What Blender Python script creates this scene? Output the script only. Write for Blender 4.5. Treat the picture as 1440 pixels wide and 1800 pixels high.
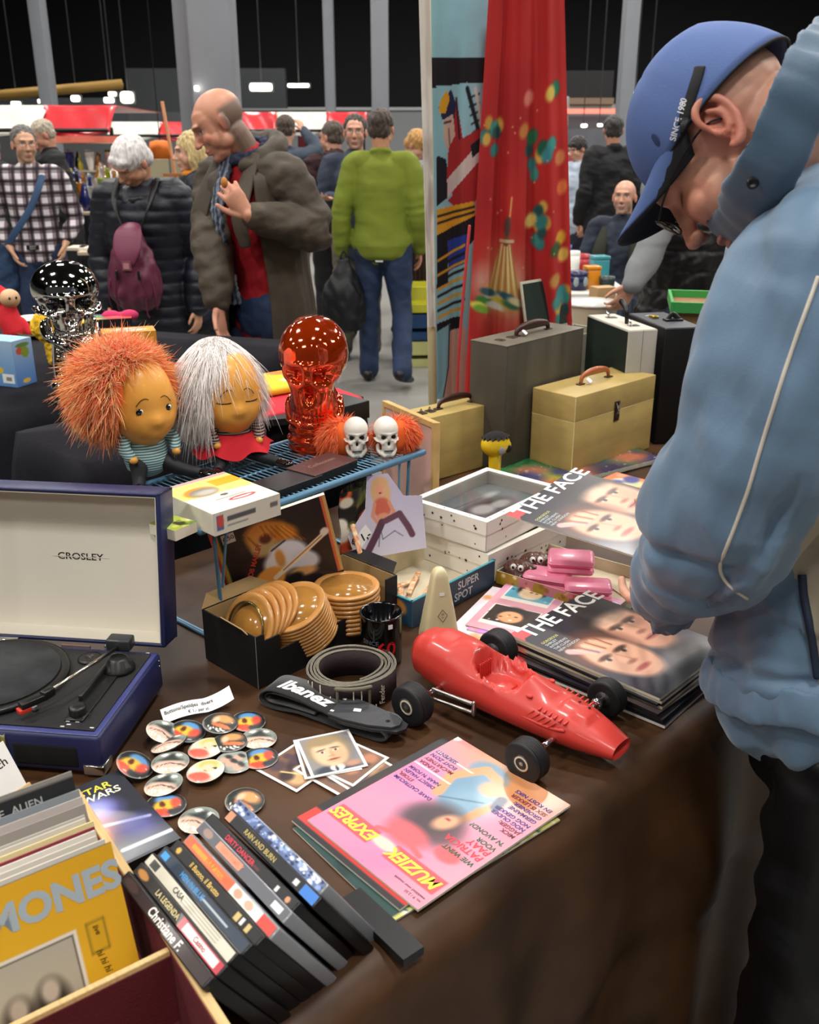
import bpy, bmesh, math, random
import numpy as np
from mathutils import Vector, Matrix, Euler, noise as mnoise
R_ = random.Random(7)
sc = bpy.context.scene
COL = sc.collection
for o in list(bpy.data.objects): bpy.data.objects.remove(o)

# ---------------------------------------------------------------- camera, world, exposure
FPX, HOR, CZ, T = 1700.0, 235.0, 1.65, 0.78
PITCH = math.atan((900 - HOR) / FPX)
cam_d = bpy.data.cameras.new('camera'); cam = bpy.data.objects.new('camera', cam_d); COL.objects.link(cam)
cam.location = (0, 0, CZ); cam.rotation_euler = (math.pi/2 - PITCH, 0, 0)
cam_d.sensor_fit = 'HORIZONTAL'; cam_d.sensor_width = 36; cam_d.lens = 36*FPX/1440
cam_d.dof.use_dof = True; cam_d.dof.focus_distance = 1.7; cam_d.dof.aperture_fstop = 10
cam_d.clip_start = .05; cam_d.clip_end = 200
sc.camera = cam
sc.view_settings.view_transform = 'Standard'; sc.view_settings.look = 'None'
sc.view_settings.gamma = 1; sc.view_settings.use_curve_mapping = False
sc.view_settings.exposure = 0.42
w = bpy.data.worlds.new('hall_air'); sc.world = w; w.use_nodes = True
w.node_tree.nodes['Background'].inputs[0].default_value = (.60, .62, .66, 1)
w.node_tree.nodes['Background'].inputs[1].default_value = .045
# hall lamps: high bay fixtures in rows (positions, size, watts)
LAMPS = []
for ix, x in enumerate((-9, -4.2, .3, 4.8, 9.5)):
    for iy, y in enumerate((-6, -1.2, 3.0, 8.5, 14, 20, 28)):  # rearmost row added, out of view, to brighten the far wall
        LAMPS.append((x + .3*iy, y, 6.6))
for i, (x, y, z) in enumerate(LAMPS):
    ld = bpy.data.lights.new('hall_lamp_light', 'AREA'); ld.shape = 'RECTANGLE'; ld.size = .9; ld.size_y = .5
    ld.energy = (150 if y > 5 else 25 if (x > 2 and y < 2) else 60 if y < -4 else 125)
    ld.color = (1, .97, .93)
    lo = bpy.data.objects.new('hall_lamp_light', ld); COL.objects.link(lo); lo.location = (x, y, z - .06)

# ---------------------------------------------------------------- pixel helpers (for reading sizes off the photo)
_F = Vector((0, math.cos(PITCH), -math.sin(PITCH))); _U = Vector((0, math.sin(PITCH), math.cos(PITCH)))
def ray(x, y): return _F*FPX + Vector((1,0,0))*(x-720) - _U*(y-900)
def P(x, y, z=T):
    d = ray(x, y); t = (z-CZ)/d.z; return Vector((0,0,CZ)) + d*t
def Q(x, y, Y):
    d = ray(x, y); return Vector((0,0,CZ)) + d*(Y/d.y)
def para(tl,tr,br,bl,Y):
    r=[np.array(ray(*p)) for p in (tl,tr,br,bl)]
    n=np.linalg.svd(np.array([r[0],-r[1],r[2],-r[3]]).T)[2][-1]; n=n/n[3]*Y/r[3][1]
    return [Vector((0,0,CZ))+Vector(r[i])*float(n[i]) for i in range(4)]
def lin(h):
    if isinstance(h, str):
        h = h.lstrip('#'); c = [int(h[i:i+2], 16)/255 for i in (0,2,4)]
    else: c = list(h)[:3]
    return tuple(v/12.92 if v <= .04045 else ((v+.055)/1.055)**2.4 for v in c)

# ---------------------------------------------------------------- materials
MATS = {}
def M(name, col='#888888', rough=.5, metal=0., var=0., vs=6., bump=0., bs=40., coat=0., trans=0., spec=.5, emit=0., col2=None, stretch=None, sheen=0., ior=1.45, alpha=1., attr=False, sss=0.):
    if name in MATS: return MATS[name]
    m = bpy.data.materials.new(name); m.use_nodes = True; nt = m.node_tree; N = nt.nodes; L = nt.links
    b = N['Principled BSDF']; c = lin(col)
    b.inputs['Base Color'].default_value = (*c, 1); b.inputs['Roughness'].default_value = rough
    b.inputs['Metallic'].default_value = metal; b.inputs['Coat Weight'].default_value = coat
    b.inputs['Coat Roughness'].default_value = .08
    b.inputs['Transmission Weight'].default_value = trans; b.inputs['IOR'].default_value = ior
    b.inputs['Specular IOR Level'].default_value = spec; b.inputs['Sheen Weight'].default_value = sheen
    b.inputs['Alpha'].default_value = alpha
    if sss: b.inputs['Subsurface Weight'].default_value = sss; b.inputs['Subsurface Radius'].default_value = (.02,.008,.004); b.inputs['Subsurface Scale'].default_value = .5
    if emit: b.inputs['Emission Color'].default_value = (*c, 1); b.inputs['Emission Strength'].default_value = emit
    tc = N.new('ShaderNodeTexCoord'); vec = tc.outputs['Object']
    if stretch:
        mp = N.new('ShaderNodeMapping'); mp.inputs['Scale'].default_value = stretch; L.new(vec, mp.inputs[0]); vec = mp.outputs[0]
    base = None
    if attr:
        a = N.new('ShaderNodeAttribute'); a.attribute_name = 'Col'; base = a.outputs['Color']; L.new(base, b.inputs['Base Color'])
    if var or col2:
        n = N.new('ShaderNodeTexNoise'); n.inputs['Scale'].default_value = vs; n.inputs['Detail'].default_value = 5; L.new(vec, n.inputs[0])
        mx = N.new('ShaderNodeMix'); mx.data_type = 'RGBA'
        rp = N.new('ShaderNodeMapRange'); rp.inputs['From Min'].default_value = .35; rp.inputs['From Max'].default_value = .65
        L.new(n.outputs[0], rp.inputs[0]); L.new(rp.outputs[0], mx.inputs['Factor'])
        if col2: c2 = lin(col2); A = c; B_ = c2
        else: A = tuple(v*(1-var) for v in c); B_ = tuple(min(1, v*(1+var)) for v in c)
        if attr:
            mx.blend_type = 'MULTIPLY'; mx.inputs['A'].default_value = (1,1,1,1)
            L.new(base, mx.inputs['A']); mx.inputs['B'].default_value = (1-var,)*3 + (1,)
        else:
            mx.inputs['A'].default_value = (*A, 1); mx.inputs['B'].default_value = (*B_, 1)
        L.new(mx.outputs['Result'], b.inputs['Base Color'])
    if bump:
        n2 = N.new('ShaderNodeTexNoise'); n2.inputs['Scale'].default_value = bs; n2.inputs['Detail'].default_value = 4; L.new(vec, n2.inputs[0])
        bp = N.new('ShaderNodeBump'); bp.inputs['Strength'].default_value = bump; bp.inputs['Distance'].default_value = .01
        L.new(n2.outputs[0], bp.inputs['Height']); L.new(bp.outputs[0], b.inputs['Normal'])
    MATS[name] = m; return m
def stripes(name, cols, scale, axis='Z', rough=.8, width=.5, wob=0.):
    """hard two-colour bands along an object axis"""
    if name in MATS: return MATS[name]
    m = M(name, cols[0], rough); nt = m.node_tree; N = nt.nodes; L = nt.links
    tc = N.new('ShaderNodeTexCoord'); sp = N.new('ShaderNodeSeparateXYZ'); L.new(tc.outputs['Object'], sp.inputs[0])
    mu = N.new('ShaderNodeMath'); mu.operation = 'MULTIPLY'; mu.inputs[1].default_value = scale; L.new(sp.outputs[axis], mu.inputs[0]); v = mu.outputs[0]
    if wob:
        n = N.new('ShaderNodeTexNoise'); n.inputs['Scale'].default_value = 20; L.new(tc.outputs['Object'], n.inputs[0])
        m2 = N.new('ShaderNodeMath'); m2.operation = 'MULTIPLY_ADD'; m2.inputs[1].default_value = wob; L.new(n.outputs[0], m2.inputs[0]); L.new(v, m2.inputs[2]); v = m2.outputs[0]
    fr = N.new('ShaderNodeMath'); fr.operation = 'FRACT'; L.new(v, fr.inputs[0])
    gt = N.new('ShaderNodeMath'); gt.operation = 'GREATER_THAN'; gt.inputs[1].default_value = width; L.new(fr.outputs[0], gt.inputs[0])
    mx = N.new('ShaderNodeMix'); mx.data_type = 'RGBA'; L.new(gt.outputs[0], mx.inputs['Factor'])
    mx.inputs['A'].default_value = (*lin(cols[0]),1); mx.inputs['B'].default_value = (*lin(cols[1]),1)
    L.new(mx.outputs['Result'], m.node_tree.nodes['Principled BSDF'].inputs['Base Color'])
    return m
PRINT = M('printed_paper', '#ffffff', .42, attr=True, coat=.06)
MATTE = M('printed_matte', '#ffffff', .6, attr=True)
FABP = M('printed_fabric', '#ffffff', .85, attr=True, bump=.1, bs=300, var=.12, vs=5)
SKIN = M('skin', '#ffffff', .48, attr=True, sss=.12, bump=.04, bs=140)

# ---------------------------------------------------------------- mesh builder
class MB:
    def __init__(s): s.v=[]; s.f=[]; s.m=[]; s.sm=[]; s.c=[]; s.mats=[]
    def add(s, vs, fs, mat, smooth=False, X=None, cols=None):
        o = len(s.v)
        if X is not None: vs = [X @ Vector(v) for v in vs]
        s.v += [tuple(v) for v in vs]
        s.c += list(cols) if cols is not None else [(1,1,1)]*len(vs)
        if mat not in s.mats: s.mats.append(mat)
        k = s.mats.index(mat)
        for f in fs: s.f.append([i+o for i in f]); s.m.append(k); s.sm.append(smooth)
        return s
    def box(s, x0,x1,y0,y1,z0,z1, mat, bev=0, X=None, seg=2):
        bm = bmesh.new(); bmesh.ops.create_cube(bm, size=1)
        for v in bm.verts:
            v.co = Vector(((x0+x1)/2+v.co.x*(x1-x0), (y0+y1)/2+v.co.y*(y1-y0), (z0+z1)/2+v.co.z*(z1-z0)))
        if bev: bmesh.ops.bevel(bm, geom=bm.edges[:], offset=bev, segments=seg, affect='EDGES', profile=.5)
        s.bm(bm, mat, X, smooth=bool(bev) and seg > 1); bm.free(); return s
    def bm(s, bm, mat, X=None, smooth=False):
        bm.verts.index_update()
        return s.add([v.co.copy() for v in bm.verts], [[v.index for v in f.verts] for f in bm.faces], mat, smooth, X)
    def prism(s, pts, z0, z1, mat, X=None, bev=0):
        n = len(pts)
        area = sum(pts[i][0]*pts[(i+1)%n][1]-pts[(i+1)%n][0]*pts[i][1] for i in range(n))
        if area < 0: pts = pts[::-1]
        vs = [(x,y,z0) for x,y in pts] + [(x,y,z1) for x,y in pts]
        fs = [list(range(n))[::-1], [i+n for i in range(n)]] + [[i,(i+1)%n,(i+1)%n+n,i+n] for i in range(n)]
        return s.add(vs, fs, mat, False, X)
    def lathe(s, prof, mat, n=32, X=None, smooth=True, cap=True, sx=1, sy=1, a0=0, a1=None):
        full = a1 is None; a1 = 2*math.pi if full else a1
        vs=[]; fs=[]; k = n if full else n+1
        for r,z in prof:
            for i in range(k):
                a = a0+(a1-a0)*i/n; vs.append((r*math.cos(a)*sx, r*math.sin(a)*sy, z))
        for j in range(len(prof)-1):
            for i in range(n):
                i2 = (i+1)%k; fs.append([j*k+i, j*k+i2, (j+1)*k+i2, (j+1)*k+i])
        if cap and full:
            if prof[0][0] > 1e-5: fs.append([i for i in range(k)][::-1])
            if prof[-1][0] > 1e-5: fs.append([(len(prof)-1)*k+i for i in range(k)])
        return s.add(vs, fs, mat, smooth, X)
    def ell(s, c, r, mat, X=None, seg=20, rings=12, rot=None):
        vs=[]; fs=[]; R3 = rot.to_matrix() if isinstance(rot, Euler) else (Euler(rot).to_matrix() if rot else Matrix.Identity(3))
        for j in range(rings+1):
            th = math.pi*j/rings
            for i in range(seg):
                a = 2*math.pi*i/seg
                p = R3 @ Vector((r[0]*math.sin(th)*math.cos(a), r[1]*math.sin(th)*math.sin(a), r[2]*math.cos(th)))
                vs.append(p+Vector(c))
        for j in range(rings):
            for i in range(seg):
                i2=(i+1)%seg; fs.append([j*seg+i, (j+1)*seg+i, (j+1)*seg+i2, j*seg+i2])
        return s.add(vs, fs, mat, True, X)
    def sweep(s, pts, rad, mat, n=12, X=None, up=(0,0,1), cap='round', sub=4, smooth=True, closed=False):
        """tube along pts; rad = list of r or (ra, rb); ra across (perp. to up), rb along up"""
        pts = [Vector(p) for p in pts]; rad = rad if isinstance(rad, (list,)) else [rad]*len(pts)
        rad = [(r,r) if not isinstance(r,(tuple,list)) else tuple(r) for r in rad]
        if sub > 1 and len(pts) > 2:
            np_=[]; nr=[]; m=len(pts)
            rng = m if closed else m-1
            for i in range(rng):
                g = lambda k: (k % m) if closed else min(max(k,0), m-1)
                a,b,c,d = (pts[g(i+k)] for k in (-1,0,1,2)); ra,rb,rc,rd = (Vector((*rad[g(i+k)],0)) for k in (-1,0,1,2))
                for q in range(sub):
                    t=q/sub
                    f = lambda A,B_,C_,D: .5*((2*B_)+(-A+C_)*t+(2*A-5*B_+4*C_-D)*t*t+(-A+3*B_-3*C_+D)*t**3)
                    np_.append(f(a,b,c,d)); rr=f(ra,rb,rc,rd); nr.append((max(rr.x,1e-4),max(rr.y,1e-4)))
            if not closed: np_.append(pts[-1]); nr.append(rad[-1])
            pts,rad = np_,nr
        if cap == 'round' and not closed:
            d0=(pts[0]-pts[1]).normalized(); d1=(pts[-1]-pts[-2]).normalized()
            pre=[]; post=[]
            for a in (80, 55, 28):
                k=math.cos(math.radians(a)); h=math.sin(math.radians(a))
                pre.append((pts[0]+d0*h*min(rad[0]), (rad[0][0]*k, rad[0][1]*k)))
            for a in (28,55,80):
                k=math.cos(math.radians(a)); h=math.sin(math.radians(a))
                post.append((pts[-1]+d1*h*min(rad[-1]), (rad[-1][0]*k, rad[-1][1]*k)))
            pts=[p for p,_ in pre]+pts+[p for p,_ in post]; rad=[r for _,r in pre]+rad+[r for _,r in post]
        up=Vector(up); vs=[]; fs=[]; m=len(pts); last=None
        for i,p in enumerate(pts):
            if closed: t=(pts[(i+1)%m]-pts[i-1]).normalized()
            else: t=(pts[min(i+1,m-1)]-pts[max(i-1,0)]).normalized()
            a=t.cross(up)
            if a.length<.05: a = last.copy() if last else t.cross(Vector((0,1,0.01)))
            a.normalize()
            if last and a.dot(last)<0: a=-a
            last=a; b=a.cross(t).normalized()
            for k in range(n):
                q=2*math.pi*k/n; vs.append(p+a*rad[i][0]*math.cos(q)+b*rad[i][1]*math.sin(q))
        for i in range(m if closed else m-1):
            j=(i+1)%m
            for k in range(n):
                k2=(k+1)%n; fs.append([i*n+k,i*n+k2,j*n+k2,j*n+k])
        if not closed: fs.append(list(range(n))[::-1]); fs.append([(m-1)*n+k for k in range(n)])
        # normals outward are not guaranteed per sweep, fixed in build
        return s.add(vs, fs, mat, smooth, X)
    def text(s, txt, size, mat, X=None, align='CENTER', shear=0., bold=0., ext=0., sx=1.):
        vs,fs = text_mesh(txt, shear, bold, align, ext/size if size else 0)
        return s.add([(x*size*sx,y*size,z*size) for x,y,z in vs], fs, mat, False, X)
    def canvas(s, cv, w, h, X=None, mat=None, fn=None):
        """coloured grid w x h metres, origin lower-left, lying in xy"""
        ny,nx = cv.a.shape[:2]
        vs=[]; 
        for j in range(ny):
            for i in range(nx):
                p=(w*i/(nx-1), h*j/(ny-1), 0); vs.append(fn(*p) if fn else p)
        fs=[[j*nx+i,j*nx+i+1,(j+1)*nx+i+1,(j+1)*nx+i] for j in range(ny-1) for i in range(nx-1)]
        a=np.clip(cv.a,0,1); a=np.where(a<=.04045,a/12.92,((a+.055)/1.055)**2.4)
        return s.add(vs, fs, mat or PRINT, bool(fn), X, [tuple(c) for c in a.reshape(-1,3)])
    def mesh(s, name, fix=False):
        me=bpy.data.meshes.new(name); me.from_pydata(s.v, [], s.f)
        for m in s.mats: me.materials.append(m)
        me.polygons.foreach_set('material_index', s.m); me.polygons.foreach_set('use_smooth', s.sm)
        if any(m.name.startswith(('printed','skin')) for m in s.mats) or any(c!=(1,1,1) for c in s.c[:1]):
            at=me.color_attributes.new('Col','FLOAT_COLOR','POINT'); buf=[]
            for c in s.c: buf += [c[0],c[1],c[2],1]
            at.data.foreach_set('color', buf)
        if fix:
            bm=bmesh.new(); bm.from_mesh(me); bmesh.ops.recalc_face_normals(bm, faces=bm.faces); bm.to_mesh(me); bm.free()
        me.update(); return me
    def build(s, name, parent=None, loc=(0,0,0), rz=0, fix=True, rot=None):
        o=bpy.data.objects.new(name, s.mesh(name, fix)); COL.objects.link(o)
        o.location=loc; o.rotation_euler = rot if rot else (0,0,rz)
        if parent: o.parent=parent
        return o
_tc={}
def text_mesh(txt, shear, bold, align, ext):
    k=(txt,shear,bold,align,ext)
    if k in _tc: return _tc[k]
    cu=bpy.data.curves.new('t','FONT'); cu.body=txt; cu.size=1; cu.shear=shear; cu.offset=bold; cu.align_x=align; cu.align_y='CENTER'; cu.extrude=ext; cu.resolution_u=3
    o=bpy.data.objects.new('t',cu); COL.objects.link(o); dg=bpy.context.evaluated_depsgraph_get(); dg.update()
    me=bpy.data.meshes.new_from_object(o.evaluated_get(dg))
    r=([tuple(v.co) for v in me.vertices],[list(p.vertices) for p in me.polygons])
    bpy.data.objects.remove(o); bpy.data.curves.remove(cu); bpy.data.meshes.remove(me); _tc[k]=r; return r
class CV:
    """little painting surface; u right, v up, both 0..1"""
    def __init__(s, nx, ny, bg):
        s.a=np.zeros((ny,nx,3)); s.a[:]=s.h(bg); s.asp=nx/ny
        s.u,s.v=np.meshgrid(np.linspace(0,1,nx),np.linspace(0,1,ny)); s.nx=nx; s.ny=ny
    def h(s,c):
        if isinstance(c,str):
            c=c.lstrip('#'); c=c if len(c)==6 else ''.join(q*2 for q in c); return np.array([int(c[i:i+2],16)/255 for i in (0,2,4)])
        return np.array(c)
    def put(s,m,c,al=1.): m=(np.clip(m,0,1)*al)[...,None]; s.a=s.a*(1-m)+s.h(c)*m; return s
    def ell(s,x,y,rx,ry,c,rot=0,soft=.12,al=1.):
        r=math.radians(rot); dx=(s.u-x)*s.asp; dy=s.v-y; a=dx*math.cos(r)+dy*math.sin(r); b=-dx*math.sin(r)+dy*math.cos(r)
        d=np.sqrt((a/(rx*s.asp))**2+(b/ry)**2); return s.put((1+soft-d)/(2*soft+1e-6),c,al)
    def rect(s,x0,y0,x1,y1,c,al=1.): return s.put(((s.u>=x0)&(s.u<=x1)&(s.v>=y0)&(s.v<=y1)).astype(float),c,al)
    def poly(s,pts,c,al=1.):
        ins=np.zeros(s.u.shape,bool); n=len(pts)
        for i in range(n):
            x1,y1=pts[i]; x2,y2=pts[(i+1)%n]
            if y1==y2: continue
            cond=((y1>s.v)!=(y2>s.v))&(s.u<(x2-x1)*(s.v-y1)/(y2-y1)+x1); ins^=cond
        return s.put(ins.astype(float),c,al)
    def line(s,pts,w,c,al=1.):
        for (x1,y1),(x2,y2) in zip(pts,pts[1:]):
            dx,dy=(x2-x1)*s.asp,y2-y1; L=dx*dx+dy*dy+1e-12
            t=np.clip(((s.u-x1)*s.asp*dx+(s.v-y1)*dy)/L,0,1)
            d=np.hypot((s.u-x1)*s.asp-t*dx,s.v-y1-t*dy); s.put((w/2-d)*s.ny*.8+.5,c,al)
        return s
    def grad(s,c0,c1,ang=90,al=1.):
        r=math.radians(ang); t=np.clip((s.u-.5)*math.cos(r)+(s.v-.5)*math.sin(r)+.5,0,1)[...,None]
        s.a=s.a*(1-al)+(s.h(c0)*(1-t)+s.h(c1)*t)*al; return s
    def speck(s,n,cols,r0,r1,rng,box=(0,0,1,1),soft=.3,al=.9,asp=1.):
        for _ in range(n):
            r=rng.uniform(r0,r1); s.ell(rng.uniform(box[0],box[2]),rng.uniform(box[1],box[3]),r/s.asp*asp,r,rng.choice(cols),rng.uniform(0,180),soft,al)
        return s
    def rot180(s): s.a=s.a[::-1,::-1].copy(); return s

# ---------------------------------------------------------------- things
def tag(o, label, cat, group=None, kind=None):
    o['label']=label; o['category']=cat
    if group: o['group']=group
    if kind: o['kind']=kind
    return o
def thing(name, label, cat, loc=(0,0,0), rz=0, group=None, rot=None):
    o=bpy.data.objects.new(name,None); COL.objects.link(o); o.empty_display_size=.05
    o.location=loc; o.rotation_euler=rot if rot else (0,0,rz)
    return tag(o,label,cat,group)
def struct(o): o['kind']='structure'; return o
def dup(root, loc, rz=None, label=None, rot=None):
    def cp(o,par):
        c=o.copy(); COL.objects.link(c)
        if par: c.parent=par
        for ch in list(o.children): cp(ch,c)
        return c
    r=cp(root,None); r.location=loc
    if rz is not None: r.rotation_euler=(0,0,rz)
    if rot is not None: r.rotation_euler=rot
    if label: r['label']=label
    return r
def TX(x=0,y=0,z=0,rx=0,ry=0,rz=0,s=1): return Matrix.Translation((x,y,z)) @ Euler((rx,ry,rz)).to_matrix().to_4x4() @ Matrix.Scale(s,4)
def ang(a,b): return math.atan2(b[1]-a[1], b[0]-a[0])
def blob(mb, name, parent=None, voxel=.006, smooth=2, post=None, mat=None, mats=None, matfn=None, colfn=None, loc=(0,0,0), rz=0, rot=None, relax=.5):
    """fuse closed pieces into one continuous surface"""
    me=mb.mesh('tmp', True); o=bpy.data.objects.new('tmp',me); COL.objects.link(o)
    r=o.modifiers.new('r','REMESH'); r.mode='VOXEL'; r.voxel_size=voxel; r.use_smooth_shade=True
    if smooth:
        s=o.modifiers.new('s','SMOOTH'); s.factor=relax; s.iterations=smooth
    dg=bpy.context.evaluated_depsgraph_get(); dg.update()
    nm=bpy.data.meshes.new_from_object(o.evaluated_get(dg)); bpy.data.objects.remove(o); bpy.data.meshes.remove(me)
    nm.name=name; n=len(nm.vertices)
    co=np.empty(n*3); nm.vertices.foreach_get('co',co); co=co.reshape(-1,3)
    if post:
        no=np.empty(n*3); nm.vertices.foreach_get('normal',no); no=no.reshape(-1,3)
        co=post(co,no); nm.vertices.foreach_set('co',co.reshape(-1))
    nm.materials.clear()
    for m_ in (mats or [mat or mb.mats[0]]): nm.materials.append(m_)
    if colfn is not None:
        at=nm.color_attributes.new('Col','FLOAT_COLOR','POINT'); c=colfn(co); c=np.concatenate([c,np.ones((n,1))],1); at.data.foreach_set('color',c.reshape(-1).astype(np.float32))
    idx=np.zeros(len(nm.polygons),int)
    if matfn:
        ce=np.empty(len(nm.polygons)*3); nm.polygons.foreach_get('center',ce); idx=matfn(ce.reshape(-1,3)).astype(int)
    nm.polygons.foreach_set('material_index',idx.astype(np.int32))
    nm.polygons.foreach_set('use_smooth',[True]*len(nm.polygons)); nm.update()
    ob=bpy.data.objects.new(name,nm); COL.objects.link(ob); ob.location=loc; ob.rotation_euler=rot if rot else (0,0,rz)
    if parent: ob.parent=parent
    return ob
def vnoise(co, scale, seed=0.):
    """cheap smooth noise, -1..1, from summed sines (vectorised)"""
    sc_=np.array(scale,float)*np.ones(3); p=co*sc_; out=np.zeros(len(co)); rg=np.random.RandomState(int(seed*10)+3)
    for k in range(7):
        d=rg.normal(size=3); d/=np.linalg.norm(d); f=1+rg.rand()*1.3
        out+=np.sin((p@d)*f*2*np.pi+rg.rand()*6.28+1.3*np.sin((p@np.roll(d,1))*f*3+rg.rand()*6))
    return out/3.2
def folds(amp, scale, seed=0., sharp=1.6, keep=None):
    def f(co,no):
        n=vnoise(co,scale,seed); n=np.sign(n)*np.abs(np.clip(n,-1,1))**(1/sharp)
        m2=vnoise(co,np.array(scale)*2.3,seed+1)*.35
        k=1. if keep is None else keep(co)
        return co+no*((n+m2)*amp*k)[:,None]
    return f
def tube_pts(pts, r, mat, name=None, parent=None, n=8, sub=4, closed=False, cap='flat'):
    mb=MB().sweep(pts, r, mat, n=n, sub=sub, closed=closed, cap=cap)
    return mb.build(name,parent) if name else mb
# ================================================================ the hall
def grid_mesh(mb, nx, ny, fn, mat, smooth=True, cols=None):
    vs=[fn(i/(nx-1), j/(ny-1)) for j in range(ny) for i in range(nx)]
    fs=[[j*nx+i,j*nx+i+1,(j+1)*nx+i+1,(j+1)*nx+i] for j in range(ny-1) for i in range(nx-1)]
    return mb.add(vs, fs, mat, smooth, None, cols)
m_floor=M('polished_concrete','#7d7b76',.35,var=.12,vs=1.2,bump=.02,bs=8)
struct(MB().box(-22,22,-9,36,-.1,0,m_floor).build('floor'))
m_dark=M('dark_ceiling','#121315',.9)
struct(MB().box(-22,22,-9,36,7.4,7.6,m_dark).build('ceiling'))
mb=MB(); mw=M('light_grey_wall','#8f9294',.8,var=.05,vs=.6); md=M('dark_wall_band','#0e0f11',.9)
mb.box(-22,22,35,35.3,0,2.45,mw).box(-22,22,35,35.25,2.45,7.4,md)
mb.box(-22,22,34.9,35.0,2.38,2.47,M('pale_rail','#b9bbbb',.6))
struct(mb.build('wall_back'))
mb=MB().box(-22.2,-22,-9,36,0,3.2,M('grey_wall','#4b4f53',.8)).box(-22.2,-22,-9,36,3.2,7.4,md); struct(mb.build('wall_left'))
mb=MB().box(22,22.2,-9,36,0,3.0,M('grey_wall','#4b4f53',.8)).box(22,22.2,-9,36,3.0,7.4,md); struct(mb.build('wall_right'))
m_col=M('column_grey','#7c8086',.55,var=.04,vs=2)
def column(x0,x1,Y,label,deep=.35,h=7.4):
    a=Q(x0,300,Y).x; b=Q(x1,300,Y).x
    mb=MB().box(0,b-a,0,deep,0,h,m_col,bev=.012).box(-.02,b-a+.02,-.02,deep+.02,0,.12,M('column_foot','#5a5d61',.6))
    o=mb.build('trim_%d'%column.n,None,(a,Y,0)); column.n+=1; struct(o)
column.n=1
column(325,347,12.6,''); column(349,420,12,'',.5); column(85,106,19,''); column(655,684,17,''); column(575,592,24,''); column(1081,1105,17,''); column(398,400,24,'')
# grey cabins and beams seen between the awnings and the ceiling
def panel(name,x0,x1,y0,y1,Y,col,label=None,cat=None,deep=.4,rough=.7):
    a=Q(x0,y1,Y); b=Q(x1,y0,Y)
    mb=MB().box(a.x,b.x,Y,Y+deep,a.z,b.z,M(name+col,col,rough))
    o=mb.build(name)
    if label: tag(o,label,cat)
    else: struct(o)
    return o
o=panel('trim_10',228,332,120,197,26,'#3e4145'); o=panel('trim_11',0,232,172,240,30,'#45494d'); panel('trim_12',228,332,197,222,26,'#55585b',deep=.6)
panel('trim_13',400,500,120,190,30,'#2e3235'); panel('trim_14',995,1080,124,172,22,'#1b1b1d'); panel('trim_15',995,1080,172,183,21.8,'#7c6a58'); panel('trim_16',990,1082,183,212,21.9,'#a8a29b')
panel('trim_17',990,1082,212,217,21.6,'#8a6f57'); panel('trim_18',990,1082,217,330,21.9,'#8c8680')
# ochre roof beam, top left
a=Q(-120,178,20); b=Q(215,148,20)
mb=MB().sweep([a,b],[(.09,.09),(.09,.09)],M('ochre_beam','#8a6a2c',.7),n=4,cap='flat',sub=1); struct(mb.build('trim_19'))
# lamp fixtures
def lamp(x,y,z,s=1.,label='white hall lamp hanging from the dark ceiling'):
    t=thing('hall_lamp',label,'lamp',(x,y,z),0,'lamps under the hall ceiling')
    MB().box(-.5*s,.5*s,-.3*s,.3*s,0,.06,M('lamp_housing','#3a3c3f',.5),bev=.01).build('housing',t)
    MB().box(-.45*s,.45*s,-.25*s,.25*s,-.012,0,M('lamp_glow','#fff6e4',.5,emit=6)).build('diffuser',t)
    MB().sweep([(0,0,.06),(0,0,7.385-z)],.012,M('lamp_housing'),n=6,cap='flat',sub=1).build('rod',t)
    return t
for (x,y,z) in LAMPS: lamp(x,y,z)
# low far lamps and lit panels seen over the stalls
def far_lamp(px,py,Y,w,h,lab):
    c=Q(px,py,Y); k=Y/1820
    t=thing('ceiling_lamp',lab,'lamp',c,0)
    MB().box(-w*k/2,w*k/2,0,.12,-h*k/2,h*k/2,M('lamp_glow'),bev=min(w,h)*k*.3,seg=3).build('diffuser',t)
    MB().box(-w*k/2-.03,w*k/2+.03,.12,.2,-h*k/2-.02,h*k/2+.02,M('lamp_housing')).build('housing',t)
    MB().sweep([(0,.16,h*k/2),(0,.16,7.385-c.z)],.01,M('lamp_housing'),n=6,cap='flat',sub=1).build('rod',t)
for a in ((131,173,24,14,9,'small white lamp over the left awning, left of the pair'),(74,178,24,16,6,'small white lamp glowing just above the white awning'),
          (26,182,24,14,6,'small white lamp farthest left over the awning'),(196,165,24,12,6,'small round lamp left of the bright square light'),
          (222,171,24,22,18,'bright square light over the market stall'),(190,176,24,16,8,'white lamp between the red awning and the square light'),
          (366-0,153,9999,0,0,''),(458,153,23,38,12,'long white lamp above the red and white awning'),(524,150,23,36,5,'thin strip light to the right of the long lamp'),
          (1146,151,20,8,6,'tiny lamp above the blue cap'),(1120,164,20,7,5,'tiny lamp left of the blue cap'),(1112,176,20,16,3,'thin strip light left of the blue cap'),
          (1028,221,20,9,5,'small warm lamp at the far stall, left'),(1056,220,20,7,4,'small warm lamp at the far stall, right'),(344,155,11.9,5,8,'small lamp fixed between the big grey columns')):
    if a[2]<900: far_lamp(*a)
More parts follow.
